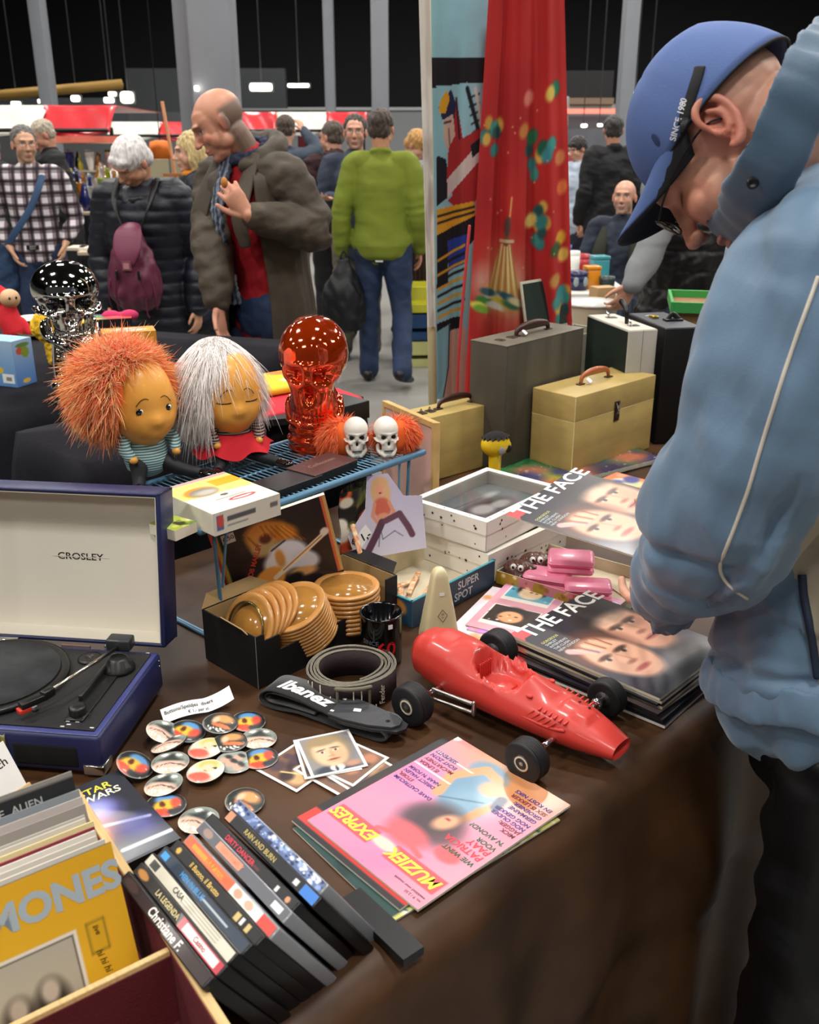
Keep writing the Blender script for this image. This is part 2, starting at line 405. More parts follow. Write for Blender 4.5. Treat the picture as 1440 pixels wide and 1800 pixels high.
# ================================================================ brown sales table
m_cloth=M('brown_table_cloth','#432b17',.5,var=.45,vs=6,bump=.12,bs=14,spec=.4)  # uneven brown: lighter patches put reflections on the cloth into its colour
O0=Vector((0,.855,0)); uu=Vector((math.sqrt(.5),math.sqrt(.5),0)); vv=Vector((-math.sqrt(.5),math.sqrt(.5),0))
def SV(s,v,z=0): return O0+uu*s+vv*v+Vector((0,0,z))
tb=thing('market_table','trestle table hidden under the brown cloth','table',(0,0,0))
MB().prism([SV(s,v).to_tuple()[:2] for s,v in ((-.85,.03),(2.25,.03),(2.25,1.42),(1.2,1.42),(1.2,1.1),(-.85,1.1))],T-.035,T-.008,M('plain_wood','#8a6d48',.6)).build('tabletop',tb)
for s in (-.7,.6,2.1):
    for v in (.12,1.02):
        a=SV(s,v); MB().sweep([(a.x,a.y,0),(a.x,a.y,T-.035)],.02,M('dark_metal','#26282a',.4,metal=.6),n=8,cap='flat',sub=1).build('leg',tb)
mb=MB(); NS,NV=190,70
def cloth(i,j):
    s=-.9+3.2*i; q=j*2.1   # q: 0..1.3 from the back edge to the front edge, then down
    if q<1.3:
        k=min(1,max(0,(s-1.15)/.03)); v=(1.13+.32*k)*(1-q/1.3); e=max(0,1-(1.3-q)/.02)
        z=T-.0015+.0008*math.sin(s*31+v*17)*math.sin(v*23-s*9)-.004*e*e
        return SV(s,v,z)
    d=q-1.3; f=min(1,d/.25)
    hem=.011 if d<.33 else 0.
    off=-.004-.03*f*(.5+.5*math.sin(s*9.3+1.2*math.sin(s*3.1)+1.2*d))-.018*f*math.sin(s*21+d*3)-.04*d-hem
    return SV(s,off,T-.004-d)
grid_mesh(mb,NS,NV,cloth,m_cloth)
o=mb.build('tablecloth'); tag(o,'brown cloth covering the sales table and hanging down its front','tablecloth')
# price of light creases: folded lines pressed in the cloth
# ================================================================ black cloth tables behind
m_blk=M('black_cloth','#14131a',.85,var=.2,vs=5,bump=.12,bs=60,spec=.25)
def black_table(name,c0,c1,c2,c3,z,label,seed):
    """corners anticlockwise c0 c1 c2 c3 (xy), cloth hangs all round"""
    t=thing(name,label.replace('cloth','table').replace('draped over','under'),'table',(0,0,0))
    cs=[Vector((*c,0)) for c in (c0,c1,c2,c3)]
    MB().prism([(c.x,c.y) for c in cs],z-.04,z-.006,M('plain_wood')).build('tabletop',t)
    mid=sum(cs,Vector())/4
    for c in cs:
        p=c+(mid-c)*.06; MB().sweep([(p.x,p.y,0),(p.x,p.y,z-.04)],.02,M('dark_metal'),n=8,cap='flat',sub=1).build('leg',t)
    mb=MB(); rim=[]; 
    for k in range(4):
        a,b=cs[k],cs[(k+1)%4]; n=max(8,int((b-a).length/.03))
        for i in range(n): rim.append((a.lerp(b,i/n), (b-a).normalized().cross(Vector((0,0,1)))))
    n=len(rim); vs=[]; L=14
    for j in range(L):
        d=z*.97*j/(L-1)
        for i,(p,nn) in enumerate(rim):
            f=min(1,d/.2); w=.012+f*(.022*math.sin(i*.33+seed+2*math.sin(i*.07))+.012*math.sin(i*.8+d*2))+.05*d
            q=p+nn*(w*(1 if j else .3)); vs.append((q.x,q.y,z-d if j else z))
    fs=[[j*n+i,j*n+(i+1)%n,(j+1)*n+(i+1)%n,(j+1)*n+i] for j in range(L-1) for i in range(n)]; fs.append(list(range(n)))
    mb.add(vs,fs,m_blk,True)
    o=mb.build(name.replace('table','tablecloth')); tag(o,label,'tablecloth'); return o
ZA=.955
black_table('display_table',(-1.62,2.33),P(108,713,ZA)[:2],(-.35,3.45),(-1.75,3.9),ZA,'black cloth draped over the left rear display table',1.)
ZB=.985
b0=P(150,815,ZB); b1=P(637,698,ZB); bd=(b1-b0).normalized(); bn=Vector((-bd.y,bd.x,0))
black_table('display_table',b0[:2],b1[:2],(b1+bn*.34)[:2],(b0+bn*.34)[:2],ZB,'black cloth draped over the low bench behind the wire rack',2.)
# ================================================================ small helpers for things lying on the table
def FR(p, q, z=T):
    a=P(*p,z); return a, ang(a,P(*q,z))
def plane3(o, x, y):
    o,x,y=Vector(o),Vector(x),Vector(y); X=(x-o).normalized(); n=X.cross(y-o).normalized(); Yv=n.cross(X)
    m=Matrix((X,Yv,n)).transposed().to_4x4(); m.translation=o; return m
BLACKP=M('black_plastic','#141414',.35,bump=.03,bs=200); CHROME=M('chrome','#d8d8d8',.12,metal=1); STEEL=M('brushed_steel','#a8a6a0',.3,metal=1)
WHITEP=M('white_paper','#f2f1ee',.6); INK=M('black_ink','#15151a',.6)
# ---------------------------------------------------------------- suitcase record player
NAVY=M('navy_leatherette','#20254f',.38,bump=.12,bs=900); NAVYL=M('navy_edge_piping','#3a4075',.3)
CREAM=M('cream_lining','#dcd5c6',.7,var=.03,vs=3)
f=P(174,1298,T+.068); rz=math.radians(-7)
t=thing('record_player','navy blue suitcase record player with its cream lined lid open','record player',(f.x,f.y,T),rz)
# local: x runs left (negative) from the front right corner, y back
W_,D_,H_=.372,.245,.068
mb=MB().box(-W_,0,0,D_,.006,H_,NAVY,bev=.006)
mb.box(-W_+.004,-.004,.004,D_-.004,H_-.001,H_+.002,NAVYL,bev=.0015)
mb.box(-.135,-.035,-.0015,.01,.014,.05,M('speaker_black','#050505',.9),bev=.004)
mb.build('base',t)
for x in (-.02,-W_+.02):
    for y in (.02,D_-.02): MB().lathe([(.008,0),(.008,.007)],BLACKP,12,TX(x,y,0)).build('foot',t)
mb=MB().box(-W_+.012,-.012,.012,D_-.012,H_+.0015,H_+.004,M('deck_black','#19191b',.5,bump=.05,bs=400)); dk=mb.build('deck',t)
cx=-.228; cy=.128
mb=MB().lathe([(.112,0),(.115,.003),(.115,.008),(.108,.0105),(.104,.009),(.0,.009)],BLACKP,64,TX(cx,cy,H_+.004)); pl=mb.build('platter',t)
MB().lathe([(.101,0),(.101,.002),(.0,.002)],M('felt_mat','#2c2e30',.9,var=.25,vs=30),48,TX(cx,cy,H_+.0132)).build('slipmat',t)
MB().lathe([(.003,0),(.003,.012),(.001,.014),(0,.014)],CHROME,12,TX(cx,cy,H_+.013)).build('spindle',t)
MB().lathe([(.019,0),(.019,.003),(.013,.004),(.004,.004),(.004,.0005)],BLACKP,24,TX(-.105,.205,H_+.004)).build('single_adapter',t)
mb=MB().lathe([(.026,0),(.026,.005),(.02,.009),(.016,.02),(.012,.022)],BLACKP,28,TX(-.045,.18,H_+.004))
mb.box(-.066,-.037,.03,.19,H_+.004,H_+.007,BLACKP,bev=.001)
mb.box(-.067,-.06,.08,.19,H_+.004,H_+.016,M('lid_black','#232326',.3),bev=.002)
mb.build('tonearm_base',t)
ta=MB().box(-.071,-.031,.196,.222,H_+.026,H_+.046,M('dark_grey_plastic','#2b2d30',.35),bev=.003); ta.build('tonearm_weight',t)
hx,hy=-.105,.062; a0=Vector((-.05,.2,H_+.034)); a1=Vector((hx,hy,H_+.028))
MB().sweep([a0,a0.lerp(a1,.5),a1],.0032,M('silver_arm','#b9b3a6',.25,metal=1),n=10,sub=1,cap='flat').build('tonearm',t)
MB().box(-.006,.006,-.008,.012,-.008,.006,BLACKP,bev=.002,X=TX(hx,hy,H_+.028,rz=-.35)).build('arm_lift',t)
hs=MB().box(-.007,.007,-.042,-.002,-.006,.004,BLACKP,bev=.0015,X=TX(hx,hy,H_+.026,rz=-.62))
hs.box(-.007,.007,-.046,-.028,-.012,-.005,M('red_stylus','#d03420',.4),bev=.001,X=TX(hx,hy,H_+.026,rz=-.62)); hs.build('headshell',t)
MB().box(-.014,.014,-.004,.004,0,.006,M('mid_grey_plastic','#8b8c8e',.4),bev=.0015,X=TX(-.133,.054,H_+.004,rz=-.1)).build('arm_rest',t)
for (x,y,r) in ((-.052,.047,.0125),):
    MB().lathe([(r+.001,0),(r,.004),(r,.014),(r-.003,.016),(0,.016)],BLACKP,24,TX(x,y,H_+.004)).build('knob',t)
pr=MB()
for x,y in ((-.06,.03),(-.055,.022),(-.045,.03),(-.062,.016),(-.04,.052),(-.018,.235),(-.018,.018)): pr.box(x-.003,x+.003,y-.0012,y+.0012,H_+.0041,H_+.0046,M('silver_print','#c9c9c9',.4))
pr.build('printed_markings',t)
for x in (-.16,-W_+.15): 
    mb=MB().box(x-.02,x+.018,-.003,.002,.03,H_-.004,CHROME,bev=.001).box(x-.006,x+.004,-.007,-.002,.02,.05,CHROME,bev=.001); mb.build('latch',t)
for x,sx in ((0,1),(-W_,-1)):
    mb=MB().box(-.03,.0015,-.0015,.03,.004,.02,CHROME,bev=.0015,X=TX(x,0,0)@Matrix.Scale(sx,4,(1,0,0))); mb.build('corner_guard',t)
mb=MB()
for y,z in ((.03,.05),(.2,.06)): mb.lathe([(.0022,0),(.0015,.0015),(0,.0015)],CHROME,10,TX(0,D_-.012,z,ry=math.pi/2))
mb.build('rivet',t)
# lid: opened past upright, seen from inside
LH=.262; lean=math.radians(9)
lx=TX(.006,D_+.006,H_+.006,rx=-lean)
mb=MB(); d=.058
mb.box(-W_-.002,0,.0,.004,0,LH,NAVY,bev=.001,X=lx@TX(0,d-.004,0))
for b in ((-W_-.002,0,0,d,0,.007),(-W_-.002,0,0,d,LH-.007,LH),(-W_-.002,-W_+.006,0,d,0,LH),(-.008,0,0,d,0,LH)): mb.box(*b,NAVY,bev=.003,X=lx)
lid=mb.build('lid',t)
mb=MB().box(-W_+.006,-.008,d-.0055,d-.0042,.007,LH-.007,CREAM,X=lx)
for b in ((-W_+.006,-.008,.002,d-.005,.0072,.0085),(-W_+.006,-.008,.002,d-.005,LH-.0085,LH-.0072),(-W_+.0062,-W_+.0075,.002,d-.005,.0075,LH-.0075),(-.0095,-.0082,.002,d-.005,.0075,LH-.0075)): mb.box(*b,CREAM,X=lx)
mb.text('CROSLEY',.0165,INK,X=lx@TX(-.165,d-.0058,.135,rx=math.pi/2)@Matrix.Scale(1.18,4,(1,0,0)),bold=.012)
mb.box(-.215,-.115,0,.0002,-.0006,.0006,CREAM,X=lx@TX(0,d-.0063,.135))
mb.build('lining',lid)
for x in (-.075,-.27):
    MB().box(x-.02,x+.02,-.004,.012,-.004,.004,CHROME,bev=.001,X=TX(0,D_-.002,H_+.006)).build('hinge',t)
MB().box(-.17,-.12,0,.004,-.002,.003,M('copper_strip','#9a8078',.35,metal=.6),X=TX(0,D_-.006,H_+.004)).build('hinge_bar',t)
# ---------------------------------------------------------------- red racing car
RED=M('red_plastic','#c4382f',.42,sss=.0,coat=.15,bump=.02,bs=30); RUB=M('black_rubber','#17181a',.55,bump=.05,bs=80)
c0=P(725,1270); c1=P(925,1368); c2=P(1065,1255); c3=P(875,1170)   # near rear, near front, far front, far rear wheel contacts
fwd=((c1-c0)+(c2-c3)).normalized(); mid=(c0+c1+c2+c3)/4
rz=math.atan2(fwd.y,fwd.x)
t=thing('toy_racing_car','red plastic toy racing car with black rubber wheels','toy car',(mid.x,mid.y,T),rz)
# local: x forward, y left (away from camera)
NXS=64; NA=44
keys=[(-.196,.004,.004,.060),(-.190,.026,.026,.058),(-.172,.040,.038,.058),(-.14,.047,.044,.059),(-.10,.050,.045,.056),(-.06,.051,.040,.051),(0,.051,.036,.048),(.06,.049,.032,.045),(.10,.046,.029,.043),(.14,.040,.025,.040),(.17,.033,.0195,.037),(.197,.0255,.0135,.034),(.2,.0245,.0125,.034)]
def interp(x,k):
    for a,b in zip(keys,keys[1:]):
        if x<=b[0]:
            u=(x-a[0])/(b[0]-a[0]); u=u*u*(3-2*u) if a[0]<-.17 else u; return a[k]+(b[k]-a[k])*u
    return keys[-1][k]
mb=MB(); vs=[]
xs=list(np.concatenate([np.linspace(-.196,-.15,12),np.linspace(-.146,.2,86)]))
for x in xs:
    wy=interp(x,1); hz=interp(x,2); cz=interp(x,3)
    for k in range(NA):
        a=2*math.pi*k/NA; ca,sa=math.cos(a),math.sin(a); e=.72
        y=wy*math.copysign(abs(ca)**e,ca); z=cz+hz*math.copysign(abs(sa)**(e if sa<0 else .9),sa)
        # waist crease
        if abs(sa)<.22: y*=1.03
        # cockpit opening
        if -.062<x<.035 and sa>.25:
            ph=(x+.062)/.097; half=.031*min(1,math.sqrt(max(0,1-(2*ph-1)**2)))*1.25+.004
            if abs(y)<half: z=cz+hz*.98-.034*min(1,(half-abs(y))/.007)*min(1,(1-abs(2*ph-1))/.16)
        # headrest hump behind the cockpit
        if -.11<x<-.06 and sa>.2: z+=.014*math.exp(-((y)/.02)**2)*math.sin(math.pi*min(1,(x+.11)/.05)*.5)
        # windscreen fairing in front
        if .03<x<.085 and sa>.2: z+=.015*math.exp(-(y/.02)**2)*(1-(x-.03)/.055)
        # engine cover ridge
        if .10<x<.15 and sa>.4 and abs(y)<.017: z+=.004
        vs.append((x,y,z))
n=len(xs); fs=[[i*NA+k,i*NA+(k+1)%NA,(i+1)*NA+(k+1)%NA,(i+1)*NA+k] for i in range(n-1) for k in range(NA)]; fs.append([k for k in range(NA)][::-1])
mb.add(vs,fs,RED,True)
# recessed nose intake
vv_=[]; e=vs[-NA:]; 
mb.add([(p[0],p[1],p[2]) for p in e]+[(p[0]-.001,p[1]*.9,.034+(p[2]-.034)*.82) for p in e]+[(p[0]-.016,p[1]*.82,.034+(p[2]-.034)*.7) for p in e],
  [[r*NA+k,r*NA+(k+1)%NA,(r+1)*NA+(k+1)%NA,(r+1)*NA+k] for r in range(2) for k in range(NA)]+[[2*NA+k for k in range(NA)]],RED,False)
for k in range(6): mb.box(.078+.009*k,.0815+.009*k,-.041,-.028,.066-.0012*k,.0695-.0012*k,RED,bev=.001,X=None)
for k in range(6): mb.box(.078+.009*k,.0815+.009*k,.028,.041,.066-.0012*k,.0695-.0012*k,RED,bev=.001)
for k in range(5): mb.sweep([(.062+.010*k,-.0465,.054-.001*k),(.072+.010*k,-.043,.064-.001*k)],.0014,RED,n=8,sub=1)
mb.sweep([(.055,-.0475,.05),(.10,-.045,.049),(.125,-.041,.052)],.003,RED,n=8)
for (x,y) in ((.118,.012),(.135,.012)): mb.lathe([(.0022,0),(.0022,.0006),(0,.0006)],M('hole_black','#100808',.8),10,TX(x,y,.0735 if x<.13 else .0705))
for y in (-1,1): mb.ell((.055,y*.03,.0765),(.006,.004,.003),RED,seg=12,rings=8)
body=mb.build('body',t)
mb=MB()
for x in (-.06,.045,.165):   # panel seams
    pts=[(x-.0*abs(s_),interp(x,1)*math.cos(a)*1.0,interp(x,3)+interp(x,2)*math.sin(a)) for s_,a in [(0,math.radians(q)) for q in range(-10,60,10)]]
mb=MB(); 
for k in range(7): mb.box(-.052+.0085*k if False else -.054,-.050,-.016+.0045*k,-.0135+.0045*k,.05,.083,RED,bev=.001)
mb.box(-.05,.0,-.02,.02,.046,.052,RED,bev=.003); mb.build('seat',t)
lab=MB().box(-.012,.0,-.0005,0,-.004,.004,WHITEP,X=TX(-.062,-.004,.1,rx=.2,rz=1.4)); lab.build('price_sticker',t)
num=MB(); num.text('55',.019,M('white_decal','#f4efe9',.4),X=TX(-.135,-.0435,.072,rx=math.radians(58),rz=math.radians(-4)),bold=.02); num.build('number_decal',t)
def wheel(x,y,r,w):
    X=TX(x,y,r,rx=math.pi/2); wt=MB()
    p=[(r*.45,-w/2),(r*.8,-w/2),(r*.93,-w*.47),(r,-w*.33)]
    for k in range(5):
        zz=-w*.33+w*.66*k/5; p+=[(r,zz+.0004),(r,zz+w*.1),(r*.965,zz+w*.105),(r*.965,zz+w*.125)]
    p+=[(r,w*.33),(r*.93,w*.47),(r*.8,w/2),(r*.45,w/2)]
    wt.lathe(p,RUB,40,X,cap=False)
    wt.lathe([(r*.45,-w/2+.0),(r*.43,-w*.36),(r*.0,-w*.36)],M('dark_hub','#2a2a2a',.4),28,X); wt.lathe([(r*.45,w/2),(r*.43,w*.36),(0,w*.36)],M('dark_hub'),28,X)
    wo=wt.build('wheel',t)
    h=MB(); s=1 if y<0 else -1; HUB=M('hub_beige','#cfc4ac',.35,metal=.15)
    h.lathe([(r*.36,s*w*.36),(r*.37,s*w*.50),(r*.29,s*w*.52),(r*.25,s*w*.42),(r*.13,s*w*.40),(r*.1,s*w*.5),(0,s*w*.5)],HUB,26,X,smooth=False)
    h.build('hubcap',wo)
L=lambda v: Matrix.Rotation(-rz,4,'Z')@(v-Vector((mid.x,mid.y,T)))
for cc,r,w_ in ((c0,.0345,.030),(c1,.0325,.030),(c2,.0315,.026),(c3,.0345,.032)):
    l=L(cc); wheel(l.x,l.y*(1.0),r,w_)
l0,l1=L(c0),L(c1)
for lx_,x_ in ((L(c0),0),(L(c1),0),(L(c2),0),(L(c3),0)):
    MB().sweep([(lx_.x,lx_.y*.9,.034),(lx_.x,0,.034)],.0045,CHROME,n=10,sub=1,cap='flat').build('axle',t)
    MB().lathe([(.008,-.006),(.0095,-.003),(.0095,.003),(.008,.006),(.004,.007)],CHROME,16,TX(lx_.x,lx_.y*.72,.034,rx=math.pi/2)).build('axle_nut',t)
for s in (-1,1):
    l=L(c0 if s<0 else c3); x0=l.x+.008; y_=l.y*.62
    mb=MB()
    for z0,z1 in ((.046,.05),(.028,.035)): mb.sweep([(x0,y_*1.05,z0),(x0+.08,y_,z1)],.0032,STEEL,n=8,sub=1)
    mb.sweep([(x0+.08,y_,.052),(x0+.08,y_,.033)],.0038,STEEL,n=8,sub=1); mb.build('suspension_arm',t)
# ================================================================ printed matter helpers
def face(cv,cx,cy,s,rot=0,skin='#e0b090',hair='#3a2a20',shade='#a87050',eyes='#30231c',lips='#b06050',full=True):
    """front view of a plain human face; s = half height in v units"""
    r=math.radians(rot); a=cv.asp
    def L(x,y): return cx+(x*math.cos(r)-y*math.sin(r))*s/a, cy+(x*math.sin(r)+y*math.cos(r))*s
    def E(x,y,rx,ry,c,soft=.25,al=1.,rr=0): u,v=L(x,y); cv.ell(u,v,rx*s/a,ry*s,c,rot+rr,soft,al)
    if full: E(0,.22,.86,1.0,hair)
    E(0,-.05,.68,.93,skin,.15); E(.35,-.3,.3,.55,shade,.6,.35); E(-.1,.45,.4,.25,'#f3d0b4',.8,.4)
    for k in (-1,1):
        E(k*.28,.12,.17,.07,shade,.4,.5); E(k*.28,.08,.13,.055,'#f4ede4',.3); E(k*.28,.08,.06,.06,eyes,.3); E(k*.29,.24,.2,.04,eyes,.5,.8,k*-8)
    E(.06,-.12,.07,.24,shade,.6,.45); E(0,-.26,.15,.06,shade,.5,.6); E(0,-.5,.24,.07,lips,.4); E(0,-.5,.24,.018,eyes,.5,.6); E(0,-.64,.2,.05,shade,.7,.4)
    if full: E(0,.78,.7,.28,hair,.3)
def slab(mb,w,h,t,matside,X=None,back=None):
    """paper block w x h x t, page edges in matside"""
    mb.box(0,w,0,h,0,t,matside,X=X)
PAGES=stripes('page_edges',('#e8e2d2','#a39a86'),1600,'Z',.8,.75)
def book(name,label,cat,o,x,y,cv,th=.003,group=None,texts=(),size=None,cover=None):
    """flat printed thing whose lower left / lower right / upper left corners are o,x,y (top face at their height)"""
    o,x,y=Vector(o),Vector(x),Vector(y); m=plane3(o,x,y); w,h=size or ((x-o).length,(m.inverted()@y).y)
    t=tag_t(name,label,cat,m,group)
    mb=MB().box(0,w,0,h,-th,-.0003,cover or PAGES); mb.canvas(cv,w,h,TX(0,0,0))
    for (s,u,v,sz,mat,al,sh,bo,rt) in texts: mb.text(s,sz,mat,X=TX(u*w,v*h,.0003,rz=math.radians(rt)),align=al,shear=sh,bold=bo)
    ob=mb.build('cover',None); ob.parent=t
    return t,w,h
def tag_t(name,label,cat,m,group=None):
    t=bpy.data.objects.new(name,None); COL.objects.link(t); t.matrix_world=m; return tag(t,label,cat,group)
def X2(o,X): o.matrix_world=X
def C(hexc,rough=.4): return M('ink_'+hexc.strip('#'),hexc,rough)
# ---------------------------------------------------------------- pink music magazine
cv=CV(90,118,'#e58fa3'); cv.grad('#e79aa8','#dc86a6',20); cv.speck(26,['#d873a2','#eaa4b4','#cf78b4','#f0a8ac'],.06,.16,R_,soft=1.,al=.35)
cv.ell(.38,.0,.5,.2,'#d89a6a',0,.5,.85)   # tanned legs at the bottom
cv.ell(.33,.1,.09,.16,'#c98858',55,.4); cv.ell(.56,.12,.16,.09,'#7795a8',-10,.2); cv.ell(.5,.3,.19,.2,'#6f93ab',15,.15); cv.ell(.44,.36,.14,.12,'#86a8bb',40,.4,.7)
cv.line([(.62,.42),(.5,.36),(.38,.3)],.006,'#3e5a70'); cv.ell(.43,.19,.09,.06,'#d99a6c',30,.25); cv.line([(.66,.4),(.72,.26),(.6,.1),(.47,.12)],.06,'#d99a6c'); cv.line([(.36,.48),(.34,.36),(.3,.24)],.05,'#d99a6c'); cv.line([(.3,.28),(.32,.22)],.055,'#33415a')
cv.ell(.46,.56,.17,.13,'#4c3e42',10,.35); cv.ell(.36,.6,.13,.1,'#5d4c50',50,.5,.8); cv.ell(.56,.6,.12,.1,'#4a3d44',-30,.5,.8); cv.ell(.41,.53,.06,.07,'#d8a07c',-20,.3); cv.ell(.42,.51,.02,.008,'#a03838',0,.3)
cv.ell(.2,.68,.09,.05,'#e2646a',0,.2); cv.ell(.5,.72,.16,.07,'#e2646a',0,.3); cv.rect(.03,.80,.45,.9,'#e05a60'); cv.rect(.6,.8,.97,.9,'#e05a60'); cv.ell(.52,.84,.1,.03,'#dfe0b8',0,.3); cv.line([(.3,.78),(.5,.74),(.66,.79)],.03,'#e2646a')
cv.rect(.64,.17,.97,.176,'#fbe4e0'); cv.rect(.66,.315,.99,.321,'#fbe4e0'); cv.rect(.02,.25,.3,.256,'#fbe4e0')
cv.ell(.99,.01,.035,.025,'#f4efe8',0,.2)
zt=T+.0095
o,x,y=P(1003,1415,zt),P(805,1295,zt),P(730,1595,zt)
Bn,Br,Gn,Rd,Ye=C('#3a2c7c'),C('#7a2330'),C('#1e5540'),C('#e23c4a'),C('#e9e34a')
tx=[('MUZIEK',.245,.85,.0255,Ye,'CENTER',.25,.03,0),('EXPRES',.775,.85,.0255,Ye,'CENTER',.25,.03,0)]
for i,(s_,c) in enumerate((('WIE WINT',Gn),('PATRICIA',Rd),('PAAY',Rd),('VOOR',Gn),("'N AVOND?",Gn))): tx.append((s_,.03,.645-.052*i+(0 if i<3 else .012),(.0112 if c is Gn else .015),c,'LEFT',.1,.03,0))
for i,(s_,c) in enumerate((('MICK',Br),('JAGGER:',Br),('NOG OUDER',Bn),('NOG GEKKER',Bn))): tx.append((s_,.03,.375-.035*i,.0098,c,'LEFT',.1,.03,0))
for i,(s_,c) in enumerate((('GERMAINE',Bn),('GROENIER:',Bn),('SEX IS LEKKER',Br),('EN KOST NIKS',Bn))): tx.append((s_,.03,.225-.038*i,.0098,c,'LEFT',.1,.03,0))
for i,(s_,c) in enumerate((('DAVE CASTRICUM:',Bn),('STOER,',Br),('DIRECT HALEN',Bn),('NAAR \'N FORM',Bn))): tx.append((s_,.975,.47-.036*i,.009,c,'RIGHT',.1,.03,0))
for i,(s_,c) in enumerate((('IS LINDA',Br),('McCARTNEY',Br),("ECHT ZO'N",Bn),('SERPENT?',Bn))): tx.append((s_,.975,.29-.04*i,.0098,c,'RIGHT',.1,.03,0))
tx.append(('weekblad voor muziek',.03,.94,.006,INK,'LEFT',0,0,0))
tx.append(('no. 9 / 2,50',.03,.965,.006,INK,'LEFT',0,0,0))
book('magazine','pink music magazine with a denim-clad woman, lying upside down on the front table edge','magazine',o,x,y,cv,.0035,None,tx)
# two more issues below it
o2,x2,y2=P(985,1437,T+.006),P(800,1310,T+.006),P(700,1628,T+.006)
cv=CV(60,80,'#2c2a2c'); cv.rect(0,.86,1,.97,'#cf4038'); cv.ell(.4,.88,.3,.05,'#9aa79a',0,.4); cv.ell(.7,.9,.2,.04,'#e06050'); cv.ell(.5,.5,.4,.3,'#5a4238',0,.4)
sh=Vector((-.022,.004,0)); book('magazine','dark music magazine with a red title strip, directly under the pink one','magazine',o+sh+Vector((0,0,-.0035)),x+sh+Vector((0,0,-.0035)),y+sh+Vector((0,0,-.0035)),cv,.003)
cv=CV(60,80,'#24423e'); cv.speck(30,['#3a5d50','#8fa08a','#1b2f2c'],.02,.05,R_); cv.rect(0,0,.03,1,'#c8c46a'); cv.speck(26,['#e5e3da','#24423e','#8a9a5a'],.006,.02,R_,box=(0,0,.03,1))
book('magazine','dark green magazine with a worn yellow spine at the bottom of the pink pile','magazine',o2-Vector((0,0,.0035)),x2-Vector((0,0,.0035)),y2-Vector((0,0,.0035)),cv,.0025)
# ---------------------------------------------------------------- THE FACE pile
def face_cover(nx,ny,var=0):
    cv=CV(nx,ny,'#2b2838'); cv.grad('#3c3848','#23222c',90)
    if var==0:
        cv.ell(.75,.2,.4,.2,'#8f8a88',0,.6,.6)
        cv.ell(.74,.62,.30,.27,'#2a211e',0,.25); cv.ell(.74,.52,.22,.28,'#e0a78a',-6,.12); cv.ell(.86,.5,.1,.22,'#b97c60',-6,.6,.5)
        for u in (.655,.82): cv.ell(u,.6,.075,.022,'#4a2f28',0,.4); cv.ell(u,.568,.036,.012,'#e8dcd0',0,.3,.8); cv.ell(u,.568,.02,.017,'#33261f',0,.3)
        cv.ell(.735,.46,.05,.018,'#8d5040',0,.5,.8); cv.line([(.755,.57),(.775,.48)],.016,'#c4866a',.7); cv.ell(.735,.385,.085,.02,'#b8605a',0,.4); cv.ell(.735,.385,.08,.005,'#5a2a28'); cv.ell(.74,.76,.24,.1,'#1c1716',0,.3); cv.ell(.74,.68,.16,.06,'#efc6a8',0,.6,.8)
        cv.ell(.28,.50,.28,.22,'#6e4434',0,.3); cv.ell(.3,.38,.22,.26,'#e8b294',5,.12); cv.line([(.1,.62),(.25,.5)],.06,'#caa'); 
        for u in (.2,.39): cv.ell(u,.44,.07,.02,'#54362c',0,.4); cv.ell(u,.41,.036,.012,'#e8dcd0',0,.3,.8); cv.ell(u,.41,.02,.016,'#3a2c26',0,.3)
        cv.line([(.3,.42),(.33,.33)],.014,'#c88a6e',.7); cv.ell(.3,.31,.05,.016,'#9a5a48',0,.5,.8); cv.ell(.29,.235,.08,.02,'#b0524c',0,.4)
        for k in range(6): cv.line([(.14+.05*k,.62),(.2+.04*k,.5)],.012,'#8c4c34' if k%2 else '#f0c8a0')
        cv.ell(.3,.03,.4,.09,'#3a3d44',0,.4); cv.ell(.75,.1,.3,.12,'#8a8886',0,.5); cv.ell(.5,.04,.3,.06,'#22252b',0,.5)
    else:
        cv.speck(18,['#5a4038','#8a7a6a','#33404c','#a88a74'],.06,.2,R_,al=.7,soft=.8)
    cv.rect(.0,.9,.12,1,'#c8444a'); cv.poly([(.0,1),(.16,1),(.0,.88)],'#cf4a4e')
    return cv
FT=M('face_title','#e9e7e0',.4)
FTX=[('THE FACE',.56,.93,.052,FT,'CENTER',0,.02,0)]
for i,s_ in enumerate(('GORGEOUS','SHIRLEY','INTERVIEWS','THE CLASH','NEW LONDON')): FTX.append((s_,.05,.79-.03*i,.0085,C('#c8c46a') if i==0 else C('#b9c4c8'),'LEFT',0,.01,0))
n_st=9; thk=.0052
A,B,D_=P(895,1115,T+n_st*thk),P(1030,1040,T+n_st*thk),P(1172,1230,T+n_st*thk)
X=(B-A).normalized(); Yd=Vector((-X.y,X.x,0)); 
W_,H_=.235,.30
names=['top','second','third','fourth','fifth','sixth','seventh','eighth','bottom']
PAG2=stripes('page_edges_dark',('#cfc6ae','#2a2620'),420,'Z',.8,.55)
lj=[(0,0,0),(.002,-.003,.3),(-.003,.002,-.8),(.004,-.004,1.2),(-.012,-.006,-1.4),(.003,.003,.8),(-.006,-.012,2.),(.004,-.004,-1.2),(-.004,-.016,2.6)]
spcol=['#d9cfb6','#c9bfa6','#1c1a1a','#c4b896','#191818','#d8ccb0','#1f1d1d','#8c2a24','#e5dfd0']
